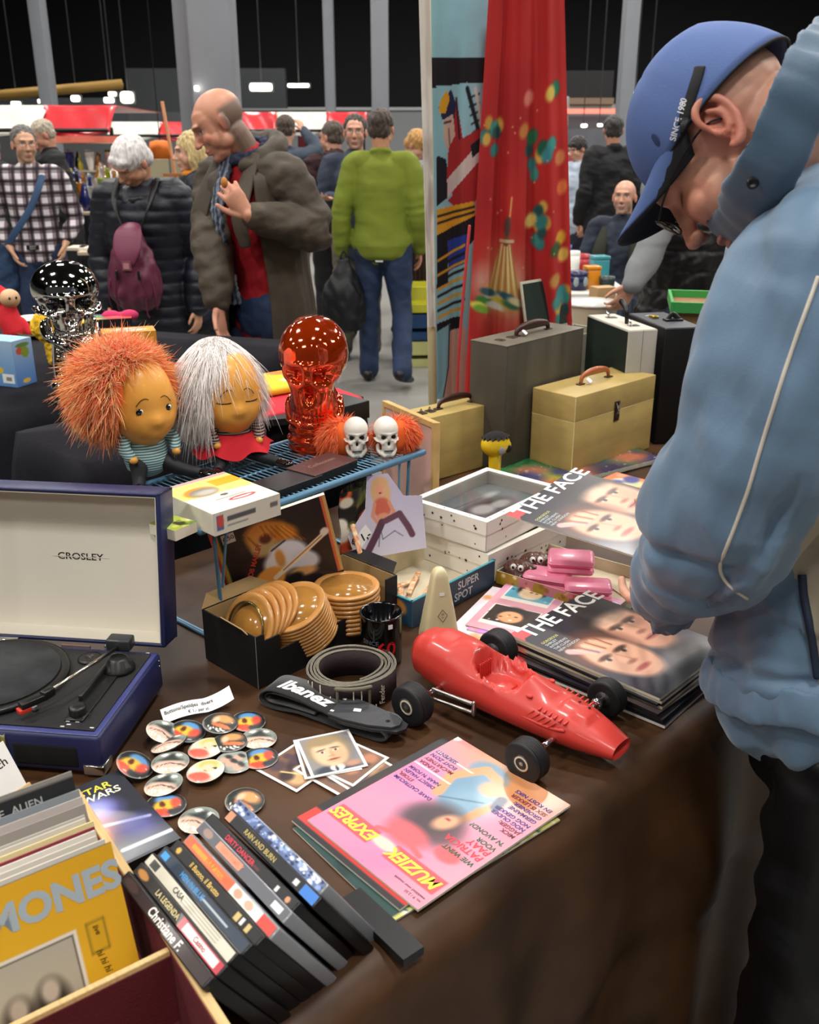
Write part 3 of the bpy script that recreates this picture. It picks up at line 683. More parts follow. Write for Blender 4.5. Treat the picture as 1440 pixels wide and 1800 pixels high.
for k in range(n_st):
    z=T+(n_st-k)*thk; dx,dy,ra=lj[k]; bl=A-Yd*H_; r=Matrix.Rotation(math.radians(ra),3,'Z')
    o=Vector((bl.x,bl.y,z))+X*dx+Yd*dy; xx=o+r@(X*W_); yy=o+r@(Yd*H_)
    cv=face_cover(96,120) if k==0 else face_cover(24,30,1)
    book('magazine','monochrome style magazine with two faces on its cover, top of the pile' if k==0 else 'style magazine in the pile beside the red car, %s from the top'%names[k] if k<8 else 'style magazine with a pale spine, bottom of the pile beside the red car','magazine',o,xx,yy,cv,thk-.0003,'magazines piled beside the red car',FTX if k==0 else (),(W_,H_),M('spine_'+spcol[k][1:],spcol[k],.6))
# the copy held in the air
o=Q(1103,1017,1.5); tl=Q(889,905,1.76); tr=Q(985,840,1.90)
Xh=(tr-tl).normalized(); mgY=(tl-o).normalized(); n=Xh.cross(mgY).normalized(); Yh=n.cross(Xh)
held_o=tl-Yh*H_; 
t,_,_=book('magazine','style magazine with two faces, held open-handed in the air by the man in blue','magazine',held_o,held_o+Xh*W_,held_o+Yh*H_,face_cover(96,120),.0035,None,FTX,(W_,H_))
HELD=(held_o,Xh,Yh,n)
# ---------------------------------------------------------------- sheets of stickers
cv=CV(90,100,'#e9a9b4'); cv.ell(.5,.9,.7,.25,'#d89ad8',0,.5,.6)
for (u,v,bg,sk,tp) in ((.06,.56,'#5fb0c8','#f0d8b0','#2e2a2a'),(.53,.56,'#33251f','#e08a60','#1c1614'),(.06,.1,'#33261f','#e8a070','#1a1513'),(.53,.1,'#3a2c24','#efc46a','#221b18')):
    cv.rect(u,v,u+.41,v+.36,'#f6f0e6'); cv.rect(u+.015,v+.06,u+.395,v+.345,bg); cv.ell(u+.2,v+.24,.13,.12,tp); cv.ell(u+.2,v+.18,.1,.1,sk); cv.speck(10,['#f4f2ea',tp],.006,.014,R_,box=(u+.02,v+.07,u+.39,v+.34))
za=T+.006
o,x,y=P(803,1110,za),P(898,1175,za),P(893,1022,za)
A,B=P(818,1098,za),P(893,1022,za); d=(B-A).normalized(); e=Vector((d.y,-d.x,0))
book('sticker_sheet','pink sheet of small portrait pictures lying between metronome and magazine pile','sticker sheet',A,A+e*.245,A+d*.24,cv,.0015,None)
for k,(sx_,sy_,c,lb) in enumerate(((-.018,-.012,'#c98ad6','violet picture sheet peeking out on the left under the pink portrait sheet'),(.012,-.055,'#efe0e6','white and violet sheet lowest under the pink portrait sheet'))):
    cv=CV(40,40,c); cv.speck(60,['#f6f2ee','#9a6ad0','#2a2020','#e4a060','#e9a9b4'],.02,.05,R_); s_=e*(-sx_)+d*sy_; zz=Vector((0,0,-.002*(k+1)))
    book('sticker_sheet',lb,'sticker sheet',A+s_+zz-e*.01,A+e*.235+s_+zz,A+s_+zz-e*.01+d*.24,cv,.0015,None)
# ---------------------------------------------------------------- badges
def badge_art(k):
    cv=CV(44,44,'#1d2020')
    if k=='a': cv.ell(.5,.6,.3,.22,'#5c93c8',0,.2); cv.ell(.45,.35,.28,.22,'#f0b63a',30,.25); cv.ell(.72,.5,.13,.2,'#e05038',0,.3); cv.ell(.4,.12,.3,.12,'#d84a30'); cv.ell(.4,.4,.07,.12,'#5a2e14',20,.3); cv.ell(.75,.15,.2,.1,'#20242a')
    if k=='b': cv.ell(.5,.6,.5,.42,'#8d958c',0,.2); cv.ell(.35,.74,.13,.08,'#f6f4ea'); cv.ell(.68,.74,.1,.06,'#f6f4ea'); cv.ell(.5,.52,.3,.08,'#2e3432',0,.5); cv.ell(.5,.6,.12,.2,'#353b3a',0,.4); cv.ell(.5,.2,.55,.26,'#f0bca6',0,.2); cv.line([(.12,.25),(.5,.36),(.9,.3)],.04,'#38403a'); [cv.rect(.22+.09*i,.07,.27+.09*i,.2,'#f6f2e8') for i in range(7)]
    if k=='c': cv.ell(.5,.5,.5,.5,'#efe6cf',0,.1); cv.ell(.5,.68,.3,.26,'#c8c070',0,.3); cv.ell(.55,.5,.18,.2,'#f2c8a8',0,.2); cv.ell(.4,.18,.36,.16,'#e2604e',0,.2); cv.ell(.52,.4,.05,.02,'#c03838'); cv.ell(.75,.55,.06,.04,'#222')
    if k=='d': cv.ell(.5,.5,.48,.48,'#2c312e'); cv.ell(.55,.62,.28,.2,'#e89a60',0,.3); cv.ell(.35,.5,.1,.16,'#f0c0a0',0,.4); cv.ell(.6,.3,.3,.08,'#d87848'); [cv.rect(.25+.09*i,.08,.3+.09*i,.19,'#f6f2e8') for i in range(6)]
    if k=='e': cv.ell(.5,.5,.5,.5,'#9da29b'); [cv.ell(u,v,.12,.13,'#e0a890',0,.3) for u,v in ((.28,.34),(.52,.3),(.76,.34),(.5,.62))]; [cv.ell(u,v+.1,.12,.08,'#3a3a38',0,.3) for u,v in ((.28,.38),(.52,.34),(.76,.38),(.5,.66))]
    r=np.hypot(cv.u-.5,cv.v-.5); cv.put((r-.47)/.02,'#e9e6da',.6); return cv
bm_=M('badge_rim','#2c2c2c',.3)
BL=[(288,1282,'b',.35,1),(330,1281,'a',.2,0),(296,1303,'b',-.35,0),(387,1267,'d',.1,2),(436,1264,'a',.1,0),(237,1340,'a',.45,1),(299,1336,'b',0,2),(362,1311,'c',-.1,0),(404,1300,'d',0,1),(455,1294,'b',.05,0),(361,1351,'c',-.1,1),(412,1335,'e',.05,0),(457,1328,'a',0,0),(287,1374,'b',-.15,1),(292,1410,'a',.1,0),(349,1437,'b',0,1),(430,1404,'d',.1,0)]
BLAB={0:'grey badge tilted against the paper price strip',1:'blue and orange badge tucked beside the paper strip',2:'thin-looking tilted badge under the grey one by the strip',3:'dark badge with orange portrait right under the paper strip',4:'blue, yellow and red badge at the top right of the badges',5:'yellow and blue badge leaning by the corner of the record player',6:'grey badge with white lettering below the record player corner',7:'blonde portrait badge with red edge, upper of the two alike',8:'dark badge between the blonde badge and the pale one at right',9:'pale pink badge at the far right edge of the badges',10:'blonde portrait badge with red edge, lower of the two alike',11:'grey badge with four small heads',12:'blue and yellow badge next to the four photo cards',13:'grey and pink badge just above the lowest blue and yellow one',14:'blue and yellow badge touching the flat dark film case',15:'grey and cream badge at the end of the red-lettered film case',16:'dark orange badge poking out behind the blue-white film case'}
for i,(px,py,k,tilt,lift) in enumerate(BL):
    z=T+.003+.004*lift+abs(math.sin(tilt))*.02; c=P(px,py,z+.004)
    R_b=Euler((math.sin(i*2.1)*.03+(-abs(tilt)*.4 if abs(tilt)>.15 else 0),tilt*.9,math.radians(-12+R_.uniform(-25,25)))).to_matrix().to_4x4()
    m=Matrix.Translation((c.x,c.y,z))@R_b
    t=tag_t('button_badge',BLAB[i],'badge',m,'round badges on the brown cloth')
    rr=.0275; MB().lathe([(rr-.002,-.0035),(rr,-.002),(rr,0)],bm_,36,None).build('rim',t)
    dome=lambda x,y,z_: (x-rr,y-rr,.0045*max(0,1-((x-rr)**2+(y-rr)**2)/rr**2))
    cvb=badge_art(k); mb=MB(); N_=44; vs=[];cols=[]
    a=np.clip(cvb.a,0,1); a=np.where(a<=.04045,a/12.92,((a+.055)/1.055)**2.4)
    for j in range(13):
        for q in range(40):
            r_=rr*j/12; an=2*math.pi*q/40; x_=r_*math.cos(an); y_=r_*math.sin(an); vs.append((x_,y_,.0042*(1-(j/12)**2.6)))
            cols.append(tuple(a[min(43,max(0,int((y_/rr*.5+.5)*43))),min(43,max(0,int((x_/rr*.5+.5)*43)))]))
    fs=[[j*40+q,(j+1)*40+q,(j+1)*40+(q+1)%40,j*40+(q+1)%40] for j in range(12) for q in range(40)]
    mb.add(vs,fs,M('printed_badge','#ffffff',.45,attr=True,coat=.1),True,None,cols); mb.build('printed_face',t)
# ---------------------------------------------------------------- paper price strip
a=P(287,1262,T+.012); b=P(409,1213,T+.03); d=(b-a); d.z=0; L_=d.length; d.normalize(); e=Vector((-d.y,d.x,0))
mb=MB()
def strip(i,j):
    z=T+.001+.02*max(0,(i-.55)/.45)**1.3+.006*math.sin(i*3.1)*(.3+i)+.016*(1-j)*.8*(1-i)+.008*(1-i)
    return a.x+d.x*L_*i-e.x*.024*(1-j)*-1, a.y+d.y*L_*i+e.y*.024*(1-j), z
def strip(i,j):
    q=a+d*(L_*i)+e*(.024*(j-.2)); return (q.x,q.y,T+.004+.012*j+.016*max(0,(i-.6)/.4)**1.2+.004*math.sin(i*5))
grid_mesh(mb,30,6,strip,WHITEP)
m=Matrix((d,(e*math.cos(.45)+Vector((0,0,math.sin(.45)))),Vector((0,0,1)))).transposed().to_4x4()
sx0=MB(); 
for s_,u,v,sz in (('Buttons/Speldjes  divers',.38,.62,.0082),('€ 1,- per st.',.5,.22,.0072)):
    vs,fs=text_mesh(s_,.1,.01,'CENTER',0); mb.add([tuple(Vector(strip(min(1,max(0,u+x_*sz/L_)),v+y_*sz/.024))+Vector((.0,-.0006,.0012))) for x_,y_,_ in vs],fs,INK)
o=mb.build('price_strip'); tag(o,'folded white paper strip with handwritten price above the badges','price strip')
# ---------------------------------------------------------------- small photo cards
def photo(k):
    cv=CV(50,60,'#f3f1ec'); B_=(.05,.05,.95,.95)
    if k==0:
        cv.rect(*B_,'#8f8c8c'); cv.ell(.8,.6,.2,.4,'#6f6c70',0,.6,.7); cv.ell(.5,.08,.42,.14,'#3f4650',0,.2); cv.ell(.5,.13,.13,.09,'#dfe0e6'); cv.ell(.48,.1,.03,.08,'#2c3340'); cv.ell(.78,.15,.16,.07,'#b98a74',0,.4)
        face(cv,.48,.52,.37,4,'#e7c09a','#a08a66','#b58560'); m_=((cv.u<.05)|(cv.u>.95)|(cv.v<.05)|(cv.v>.95)).astype(float); cv.put(m_,'#f3f1ec')
    else:
        cv.rect(*B_,'#7a5a4a'); rg=random.Random(k); cv.speck(14,['#c08060','#3a3034','#d8b080','#50404a','#b85a40'],.06,.16,rg,box=(.15,.15,.85,.85)); cv.line([(.4,.2),(.75,.35)],.03,'#e8d090'); m_=((cv.u<.05)|(cv.u>.95)|(cv.v<.05)|(cv.v>.95)).astype(float); cv.put(m_,'#f3f1ec')
    return cv
PH=[(559,1392,-35,1,'photo card lowest at the left of the fan, brown picture'),(600,1385,48,2,'photo card lowest at the front of the fan, orange picture'),(612,1375,52,3,'photo card poking out at the right of the fan'),(606,1362,44,4,'photo card second from the right edge of the fan'),(545,1384,-62+90,5,''),(0,0,0,0,'')]
ctr=P(582,1324,T+.006)
specs=[(ctr+Vector((-.045,-.02,0)),-38,1,'brown photo card lowest on the left side of the small fan of cards'),(ctr+Vector((.012,-.034,0)),50,2,'orange photo card at the front of the small fan of cards'),(ctr+Vector((.03,-.025,0)),47,3,'photo card sticking out at the right of the small fan'),(ctr+Vector((.022,-.014,0)),54,4,'photo card just under the portrait card on its right side'),(ctr+Vector((-.006,-.003,0)),16,5,'photo card almost hidden directly beneath the portrait card'),(ctr,11,0,'white-bordered portrait card of a man in a tie, on top of the fan')]
for k,(c,rt,ar,lb) in enumerate(specs):
    r=math.radians(rt if ar else 20); X_=Vector((math.cos(r),math.sin(r),0)); Y_=Vector((-X_.y,X_.x,0)); w,h=.085,.1; o=c-X_*w/2-Y_*h/2; o.z=T+.0012*(k+1)
    book('photo_card',lb,'photo card',o,o+X_*w,o+Y_*h,photo(ar),.0008,'photo cards fanned on the cloth',(),(w,h),WHITEP)
# ---------------------------------------------------------------- film cases
CASE=M('black_film_case','#121214',.35); CLR=M('clear_film_case','#b9bcc0',.2,alpha=.6)
L_=.19; TH=.0148; HC=.135; tilt=math.radians(31)
D=[((419,1402),'#5b6f9c','white','',0,'film case with blue-white group picture on its spine, rightmost of the row'),
 ((406,1420),'#14151a','#b8a25c','RAIN AND BURN',1,'black film case with gold lettering and a blue end'),
 ((372,1427),'#1b1a1c','#d23246','DIRTY DANCER',2,'black film case with red lettering on its spine'),
 ((358,1440),'#5f6066','#e88a6a','REN FAMILY',3,'grey clear film case with an orange title block'),
 ((335,1462),'#e9e4dc','#e06a3a','PULP STORIES',4,'white and orange film case with two faces on the spine'),
 ((311,1473),'#111013','#d8b35a','Il Buono, il Brutto',5,'black film case with gold lettering and round gold seal'),
 ((290,1484),'#2c3848','#4a90c8','MEN IN BLUE',6,'dark blue film case with a light blue square'),
 ((267,1496),'#cfc8b6','#3a3a36','CASA',7,'beige film case with a small square picture'),
 ((248,1513),'#33302e','#d8c890','LA LEGENDA',8,'dark film case with a red and white end'),
 ((225,1528),'#2c1d1c','#efece6','Christiane F.',9,'brown film case with white script at the left end of the row')]
d0=(P(589,1565,T+.115)-P(419,1402,T+.115)).normalized(); n0=Vector((-d0.y,d0.x,0))   # n0: towards the far right
rzd=math.atan2(d0.y,d0.x)
for k,((px,py),bg,tc,txt,i,lb) in enumerate(D):
    z=T+HC*math.cos(tilt)+.0; s=P(px,py,z)
    # local x along spine, y thickness (towards camera left negative), z up; tilt about x
    m=Matrix.Translation(s)@Matrix.Rotation(rzd,4,'Z')@Matrix.Rotation(tilt,4,'X')
    t=tag_t('film_case','%s'%lb,'film case',m,'film cases in a row on their edges')
    clr=i in (0,3,4)
    MB().box(0,L_,-TH,0,-HC,-.0012,CASE if not clr else M('grey_case','#8b8d92',.25,coat=.5),bev=.0018).build('case',t)
    cv=CV(120,12,bg); rg=random.Random(i+3)
    if i==0: cv.speck(120,['#e8ecf6','#24305a','#8fa4d0','#f4f6fa','#1a2040','#a8c0e0'],.05,.22,rg,soft=.3,asp=1.)
    if i==1: cv.rect(.86,0,1,1,'#3a78c8'); cv.rect(0,0,.06,1,'#c98a6a'); cv.rect(.78,.2,.82,.8,'#d8d8d8')
    if i==2: cv.rect(.06,.1,.44,.9,'#1b1a1c'); cv.rect(.5,.3,.62,.6,'#5a2a2a'); cv.rect(.8,.2,.83,.8,'#ddd'); cv.ell(.93,.5,.02,.3,'#c8926a')
    if i==3: cv.rect(.22,.1,.5,.9,'#ec9474'); cv.ell(.1,.5,.05,.4,'#9a8478'); cv.rect(.86,.1,.95,.8,'#e8e8e8')
    if i==4: cv.rect(0,0,.55,1,'#dc6a48'); cv.rect(.08,.2,.45,.7,'#ee9838'); cv.ell(.62,.5,.04,.4,'#c89a80'); cv.ell(.74,.5,.04,.4,'#d0a890'); cv.rect(.86,0,1,1,'#d0483c')
    if i==5: cv.ell(.07,.5,.022,.32,'#d8a84a'); cv.rect(.75,.1,.79,.9,'#c8b070'); cv.rect(.81,.2,.84,.9,'#e8e4d8'); cv.rect(.87,.1,.9,.9,'#c8b070')
    if i==6: cv.rect(.02,.1,.09,.8,'#3f98d8'); cv.rect(.3,.2,.45,.7,'#4a6a88'); cv.rect(.5,.4,.8,.6,'#aab4bc')
    if i==7: cv.rect(.05,.15,.13,.85,'#4a4a46'); [cv.rect(.45,.1+.14*q,.85,.15+.14*q,'#9a9486') for q in range(6)]
    if i==8: cv.rect(.55,0,1,1,'#b83a48'); cv.rect(.6,.15,.95,.85,'#efe9e2'); cv.ell(.08,.5,.06,.35,'#c88a4a')
    if i==9: cv.ell(.1,.5,.08,.4,'#4a3430')
    mb=MB().canvas(cv,L_-.006,TH-.003,TX(.003,-TH+.0015,-.0006))
    if txt: mb.text(txt,.0085 if i!=9 else .0135,M('spine_ink_%d'%i,'#'+tc.lstrip('#') if tc.startswith('#') else '#ffffff',.4),X=TX(.075 if i<9 else .10,-TH*.5,-.0003),bold=.02,align='CENTER',shear=.1 if i in (5,9) else 0)
    if i==8: mb.text('Casino',.008,C('#a02030'),X=TX(.145,-TH*.5,-.0003),bold=.02)
    mb.build('printed_spine',t)
    if i in (0,2,5,7):
        cvf=CV(24,18,bg); cvf.speck(10,['#44424a','#2a2a30','#6a6460'],.1,.3,rg); MB().canvas(cvf,L_-.008,HC-.01,TX(.004,.0003,-.005,rx=-math.pi/2)@Matrix.Scale(-1,4,(0,0,1))).build('printed_front',t)
# dark case lying flat beyond the row, under the magazines' corner
o=P(590,1570,T+.015)
t,_,_=book('film_case','black film case lying flat at the corner of the magazine pile','film case',P(598,1580,T+.013),P(598,1580,T+.013)+d0*.12,P(598,1580,T+.013)+n0*.012,CV(8,8,'#141416'),.012,None,(),(.12,.03),CASE)
# flat dark case with the space picture
zt=T+.015; o_=P(211,1357,zt); e_=P(318,1473,zt); dd=(e_-o_).normalized(); nn=Vector((-dd.y,dd.x,0))  # along the right side, pointing near
cv=CV(76,104,'#2a2c35'); cv.ell(.45,.62,.3,.18,'#7a78d8',0,.4,.8); cv.ell(.5,.66,.2,.12,'#b4b8f2',0,.4,.7); cv.ell(.35,.4,.3,.2,'#e8a080',0,.5,.8); cv.ell(.3,.35,.16,.12,'#f6dcc0',0,.5); cv.ell(.42,.33,.08,.07,'#d8783c',0,.4); cv.line([(.45,.47),(.92,.36)],.03,'#e9f0ff'); cv.line([(.2,.6),(.3,.45)],.03,'#e86a50'); cv.ell(.75,.3,.2,.14,'#4a4a9a',0,.5,.8); cv.ell(.4,.1,.5,.14,'#8e9298',0,.6); cv.line([(.5,.14),(.98,.12)],.035,'#f2f4f8'); cv.rect(.0,.0,1,.025,'#4a4c52')
w=.135; hh=.19; ol=e_-nn*0; 
# lower left corner is hidden by the crate: x axis points to the right side
xdir=nn  # from left to right when reading with the top at o_
bl=e_-xdir*w
t,_,_=book('film_case','flat dark film case with a glowing purple space battle picture','film case',bl,e_,bl-dd*hh,cv,.014,None,
  [('STAR',.66,.88,.02,C('#cfc648'),'CENTER',.1,.02,0),('WARS',.68,.79,.02,C('#e0ddc8'),'CENTER',.1,.02,0)],(w,hh),CASE)
# ---------------------------------------------------------------- crate of seven inch singles
zc=T+.10; wa=P(137,1398,zc); wb=P(292,1642,zc); dw=(wb-wa).normalized(); nw=Vector((dw.y,-dw.x,0))  # nw: to the left, into the crate
if nw.x>0: nw=-nw
rzc=math.atan2(dw.y,dw.x)
WOOD=M('raw_wood','#c9a873',.6,var=.12,vs=20,stretch=(1,12,12)); FELT=M('dark_red_felt','#5a1620',.95,bump=.2,bs=300)
t=thing('record_crate','raw wooden crate with dark red lining holding small records','crate',(wa.x,wa.y,T),rzc)
# local x along wall towards the camera, local y = left of x ; crate interior at -y? decide by sign
sg=1 if (Matrix.Rotation(rzc,3,'Z')@Vector((0,1,0))).dot(nw)>0 else -1
cl=.42; cw=.24
def cb(x0,x1,y0,y1,z0,z1,m=WOOD,bev=.0012): return MB().box(x0,x1,min(sg*y0,sg*y1),max(sg*y0,sg*y1),z0,z1,m,bev=bev)
cb(-.005,cl,-.006,.004,0,.10).build('side_panel',t); cb(-.005,cl,cw,cw+.01,0,.10).build('side_panel',t)
cb(-.013,-.005,-.006,cw+.01,0,.10).build('end_panel',t); cb(cl,cl+.008,-.006,cw+.01,0,.10).build('end_panel',t)
cb(-.005,cl,.004,cw,.0,.006,FELT,0).build('bottom_lining',t); cb(-.004,cl,.004,.0055,.006,.096,FELT,0).build('side_lining',t)
cb(.294,.301,.0055,cw,.006,.10).build('divider',t); cb(.301,.3025,.0055,cw,.006,.094,FELT,0).build('divider_lining',t)
# singles: reader's right = -? stack along the crate from near to far
sleeve=M('sleeve_plastic','#cfcac2',.3,coat=.3)
up_l=math.radians(20)
def single(x,z,lb,cv,texts=(),off=0,edge='#cfc9bf'):
    # x = distance along the crate of the foot; the record leans towards the far end (-x)
    base=Vector((wa.x,wa.y,0))+dw*x+nw*(.022+off); base.z=T+z
    Xr=-nw; U=(Vector((0,0,1))*math.cos(up_l)-dw*math.sin(up_l)).normalized()
    o=base+nw*.18; 
    book('seven_inch_single',lb,'record',o,o+Xr*.18,o+U*.18,cv,.0022,'small records standing in the wooden crate',texts,(.18,.18),M('edge'+edge[1:],edge,.5))
cv=CV(100,100,'#e6b42a'); cv.grad('#e9b92e','#dfa826',60); cv.rect(.1,0,.70,.60,'#e4dfd2'); cv.rect(.115,0,.685,.585,'#5c564c'); cv.rect(.125,0,.675,.575,'#b4ae9e'); cv.ell(.32,.2,.1,.16,'#3c3832',0,.3); cv.ell(.5,.22,.1,.17,'#35322d',0,.3); cv.ell(.32,.3,.05,.07,'#b8ac9c',0,.3); cv.ell(.5,.33,.05,.07,'#c0b4a4',0,.3); cv.rect(.76,.42,.86,.6,'#d9a724'); cv.line([(.76,.42),(.86,.42),(.86,.6),(.76,.6),(.76,.42)],.008,'#7a6a20')
RAM=C('#a9b6bf'); 
yt=[('RAMONES',.49,.81,.0405,RAM,'CENTER',0,.04,0),('hi hi hi',.81,.36,.010,C('#5a4a14'),'CENTER',.3,.02,-78),('live',.81,.55,.008,C('#5a4a14'),'CENTER',.3,.02,-78)]
xf=.264
single(xf,.008,'yellow record sleeve with big pale blue capital letters, foremost in the crate',cv,yt,0,'#3a3834')
cols=['#d9d2c6','#cfc8bc','#e2dccf','#8a3040','#e8d9a0','#d5cec2','#c9c2b8','#b9b2a8','#d8d0c4','#c4beb4']
lb=['cream','grey-white','pale','dark red','light yellow','off-white','ash grey','stone grey','bone white','dusty white']
xx_=xf
for k in range(10):
    xx_-=.0085; c=cols[k]; single(xx_,.008+.001*(k%3),'%s record sleeve standing in the crate, number %s behind the yellow one'%(lb[k],('one','two','three','four','five','six','seven','eight','nine','ten')[k]),CV(6,6,c),(),.004+.006*((k*7)%4)/3,c)
xx_-=.012
cv=CV(50,50,'#26282a'); cv.rect(.0,.96,1,1,'#8c8882'); cv.rect(.34,.72,.44,.82,'#55585c')
single(xx_,.042,'black record sleeve with spaced white capitals, rearmost in the crate',cv,[('LIVING  THE  ALIEN',.5,.89,.0125,C('#b9b9b4'),'CENTER',0,.01,0),('A  IN MALTA',.56,.765,.021,C('#8f9292'),'CENTER',0,0,0)],.006,'#9a9690')
for k in range(3): 
    single(xx_+.012+.009*k,.016+.004*(2-k),'plastic covered record sleeve %s the black one'%('right in front of','two places in front of','three places in front of')[k],CV(6,6,['#8f959a','#c2b8b2','#9d948c'][k]),(),.004,['#8f959a','#c2b8b2','#9d948c'][k])
# white card with handwriting and small bottle at the left edge
a=P(62,1400,T+.05); 
m=plane3(P(-70,1395,T+.02),P(45,1392,T+.03),P(-40,1300,T+.16))
t=tag_t('price_card','white card with black lettering leaning at the left edge','price card',plane3(P(-50,1445,T+.03),P(40,1385,T+.035),P(-52,1352,T+.085)))
mb=MB().box(0,.085,0,.07,-.0006,0,WHITEP); mb.text('klassisch',.017,INK,X=TX(.048,.042,.0002,rz=.1),bold=.01); mb.build('card',t)
MB().box(-.0,.09,-.006,.002,-.004,.002,WOOD,bev=.001).build('ledge',t)
q=P(8,1400,T); t=thing('glue_bottle','small bottle with yellow-green label and white cap at the left edge','bottle',(q.x-.02,q.y,T),.2)
MB().lathe([(.0,0),(.02,0),(.022,.003),(.022,.06),(.018,.068)],M('milky_plastic','#d8d6c2',.35),28).build('body',t); MB().lathe([(.0223,.012),(.0223,.05)],M('green_label','#b9b83a',.5),28,cap=False).build('label_band',t)
MB().lathe([(.018,.068),(.012,.075),(.012,.09),(.0,.091)],M('cap_cream','#e6dfce',.4),24).build('cap',t)
# ---------------------------------------------------------------- black box of wooden bowls
KRAFT=M('kraft_inside','#a08458',.8,var=.06,vs=10); BOXB=M('black_card','#0f0f10',.6,bump=.03,bs=60)
o,rz=FR((455,1212),(700,1092)); t=thing('card_box','open black cardboard box holding two stacks of wooden bowls','box',(o.x,o.y,T),rz)
BW,BD,BH=.335,.15,.098
mb=MB().box(0,BW,0,BD,0,.003,BOXB)
for b in ((0,BW,0,.003,.003,.056),(0,.05,0,.003,.056,.085),(0,.018,0,.003,.085,BH),(BW-.03,BW,0,.003,.056,BH),(0,BW,BD-.003,BD,.003,BH),(0,.003,.003,BD-.003,.003,BH),(BW-.003,BW,.003,BD-.003,.003,BH)): mb.box(*b,BOXB)
mb.box(.0032,BW-.0032,.0032,BD-.0032,.003,.0045,KRAFT)
for b in ((.0032,BW-.0032,.0031,.0045,.0045,.055),(.0032,BW-.0032,BD-.0045,BD-.0031,.0045,BH-.001),(.0031,.0045,.0045,BD-.0045,.0045,BH-.001),(BW-.0045,BW-.0031,.0045,BD-.0045,.0045,BH-.001)): mb.box(*b,KRAFT)
mb.build('body',t)
def flap(pts,label=None,two=True):
    a=[Vector(p) for p in pts]; n=(a[1]-a[0]).cross(a[2]-a[0]).normalized()*.0012
    mb=MB().add([p-n for p in a]+[p+n for p in a],[[3,2,1,0],[4,5,6,7],[0,1,5,4],[1,2,6,5],[2,3,7,6],[3,0,4,7]],KRAFT)
    mb.add([p-n*1.15 for p in a],[[3,2,1,0]],BOXB) if two else None
    mb.build('flap',t)
flap([(0,BD,BH),(.30,BD,BH),(.28,BD+.012,BH+.022),(.02,BD+.012,BH+.02)])
flap([(BW,.01,BH),(BW,BD-.005,BH),(BW+.03,BD-.02,BH+.006),(BW+.03,.03,BH+.006)])
flap([(.0,.02,BH-.002),(.0,.10,BH-.002),(-.004,.09,BH+.008),(-.004,.03,BH+.006)])
MB().box(-.001,0,-.0002,.0002,.0,BH,M('worn_edge','#8a8172',.8),X=TX(0,0,0)).build('worn_edge',t)
OB=(o,rz)
def lw(o,rz,x,y,z): return Vector((o.x,o.y,0))+Vector((x*math.cos(rz)-y*math.sin(rz),x*math.sin(rz)+y*math.cos(rz),z))
BOWL=M('honey_wood','#c98f4e',.3,var=.1,vs=14,stretch=(1,1,5),coat=.35); BIN=M('bowl_inner_glaze','#b07c38',.18,coat=.6,var=.08,vs=20)
def bowl_proto(art):
    t=thing('wooden_bowl','x','bowl',(0,0,0))
    r=.0615; mb=MB().lathe([(.0,0),(.036,0),(.042,.002),(.056,.012),(r-.001,.0165),(r,.018),(r,.021),(r-.002,.0225),(.052,.0225),(.049,.021)],BOWL,48,cap=False); 
    mb.build('body',t)
    MB().lathe([(.049,.021),(.047,.012),(.038,.0045),(.0,.003)],BIN,40).build('inner_glaze',t)
    if art:
        cv=CV(40,40,'#b07c38'); cv.ell(.5,.45,.36,.24,'#f0a848',0,.2); cv.ell(.25,.5,.14,.2,'#4a3018',20,.2); cv.ell(.78,.42,.18,.16,'#1c140e',-10,.2); cv.ell(.5,.62,.24,.1,'#fff0c8',0,.3); cv.ell(.62,.58,.1,.05,'#5a4028',0,.4); cv.ell(.5,.35,.2,.06,'#b0682c',0,.4)
        MB().canvas(cv,.052,.052,TX(-.026,-.026,.0054)).build('printed_picture',t)
    return t
g='wooden bowls stacked in the black box'
bp=bowl_proto(True); first=True
c2=P(609,1028,T+.095); n2=9
for k in range(n2):
    z=T+.0046+.0086*k; top=k==n2-1
    lab='wooden bowl with a glossy picture, topmost of the upright rear stack' if top else 'plain wooden bowl in the upright rear stack, layer %s from below'%['one','two','three','four','five','six','seven','eight','nine','ten'][k]
    if first: bw=bp; bw.location=(c2.x,c2.y,z); first=False; bw['label']=lab; bw['group']=g
    else: bw=dup(bp,(c2.x+R_.uniform(-.001,.001),c2.y+R_.uniform(-.001,.001),z),R_.uniform(0,.3),lab)
topc=Vector((c2.x,c2.y,T))
# the leaning stack: bowls fan from lying tilted to nearly upright towards the left
ctr=lw(o,rz,.112,.072,T); 
axis=Vector((math.cos(rz),math.sin(rz),0)); n3=15
nm=['one','two','three','four','five','six','seven','eight','nine','ten','eleven','twelve','thirteen','fourteen','fifteen','sixteen']
a0=math.radians(38)
for k in range(n3):
    # k=0 is the top (picture) bowl; stack runs down and to the left, the last ones steeper
    if k<10: tl=math.radians(24); pos=P(521,1080,T+.078)+(-Vector((0,0,1))*math.cos(tl)+axis*math.sin(tl)*1.)*.0074*k
    else:
        q=k-10; tl=math.radians(40+6*q); pos=lw(o,rz,.098-.0098*q,.074,T+.074-.002*q)
    rot=Euler((0,-tl,0)).to_matrix(); Rm=Matrix.Rotation(rz,3,'Z')@rot
    e=Rm.to_euler()
    lab='wooden bowl with a glossy picture, topmost of the tilted front stack' if k==0 else ('wooden bowl in the tilted front stack, number %s under its top'%nm[k-1] if k<10 else 'wooden bowl standing steeply at the left end of the box, number %s'%nm[k-10])
    b=dup(bp,pos,None,lab,rot=e)
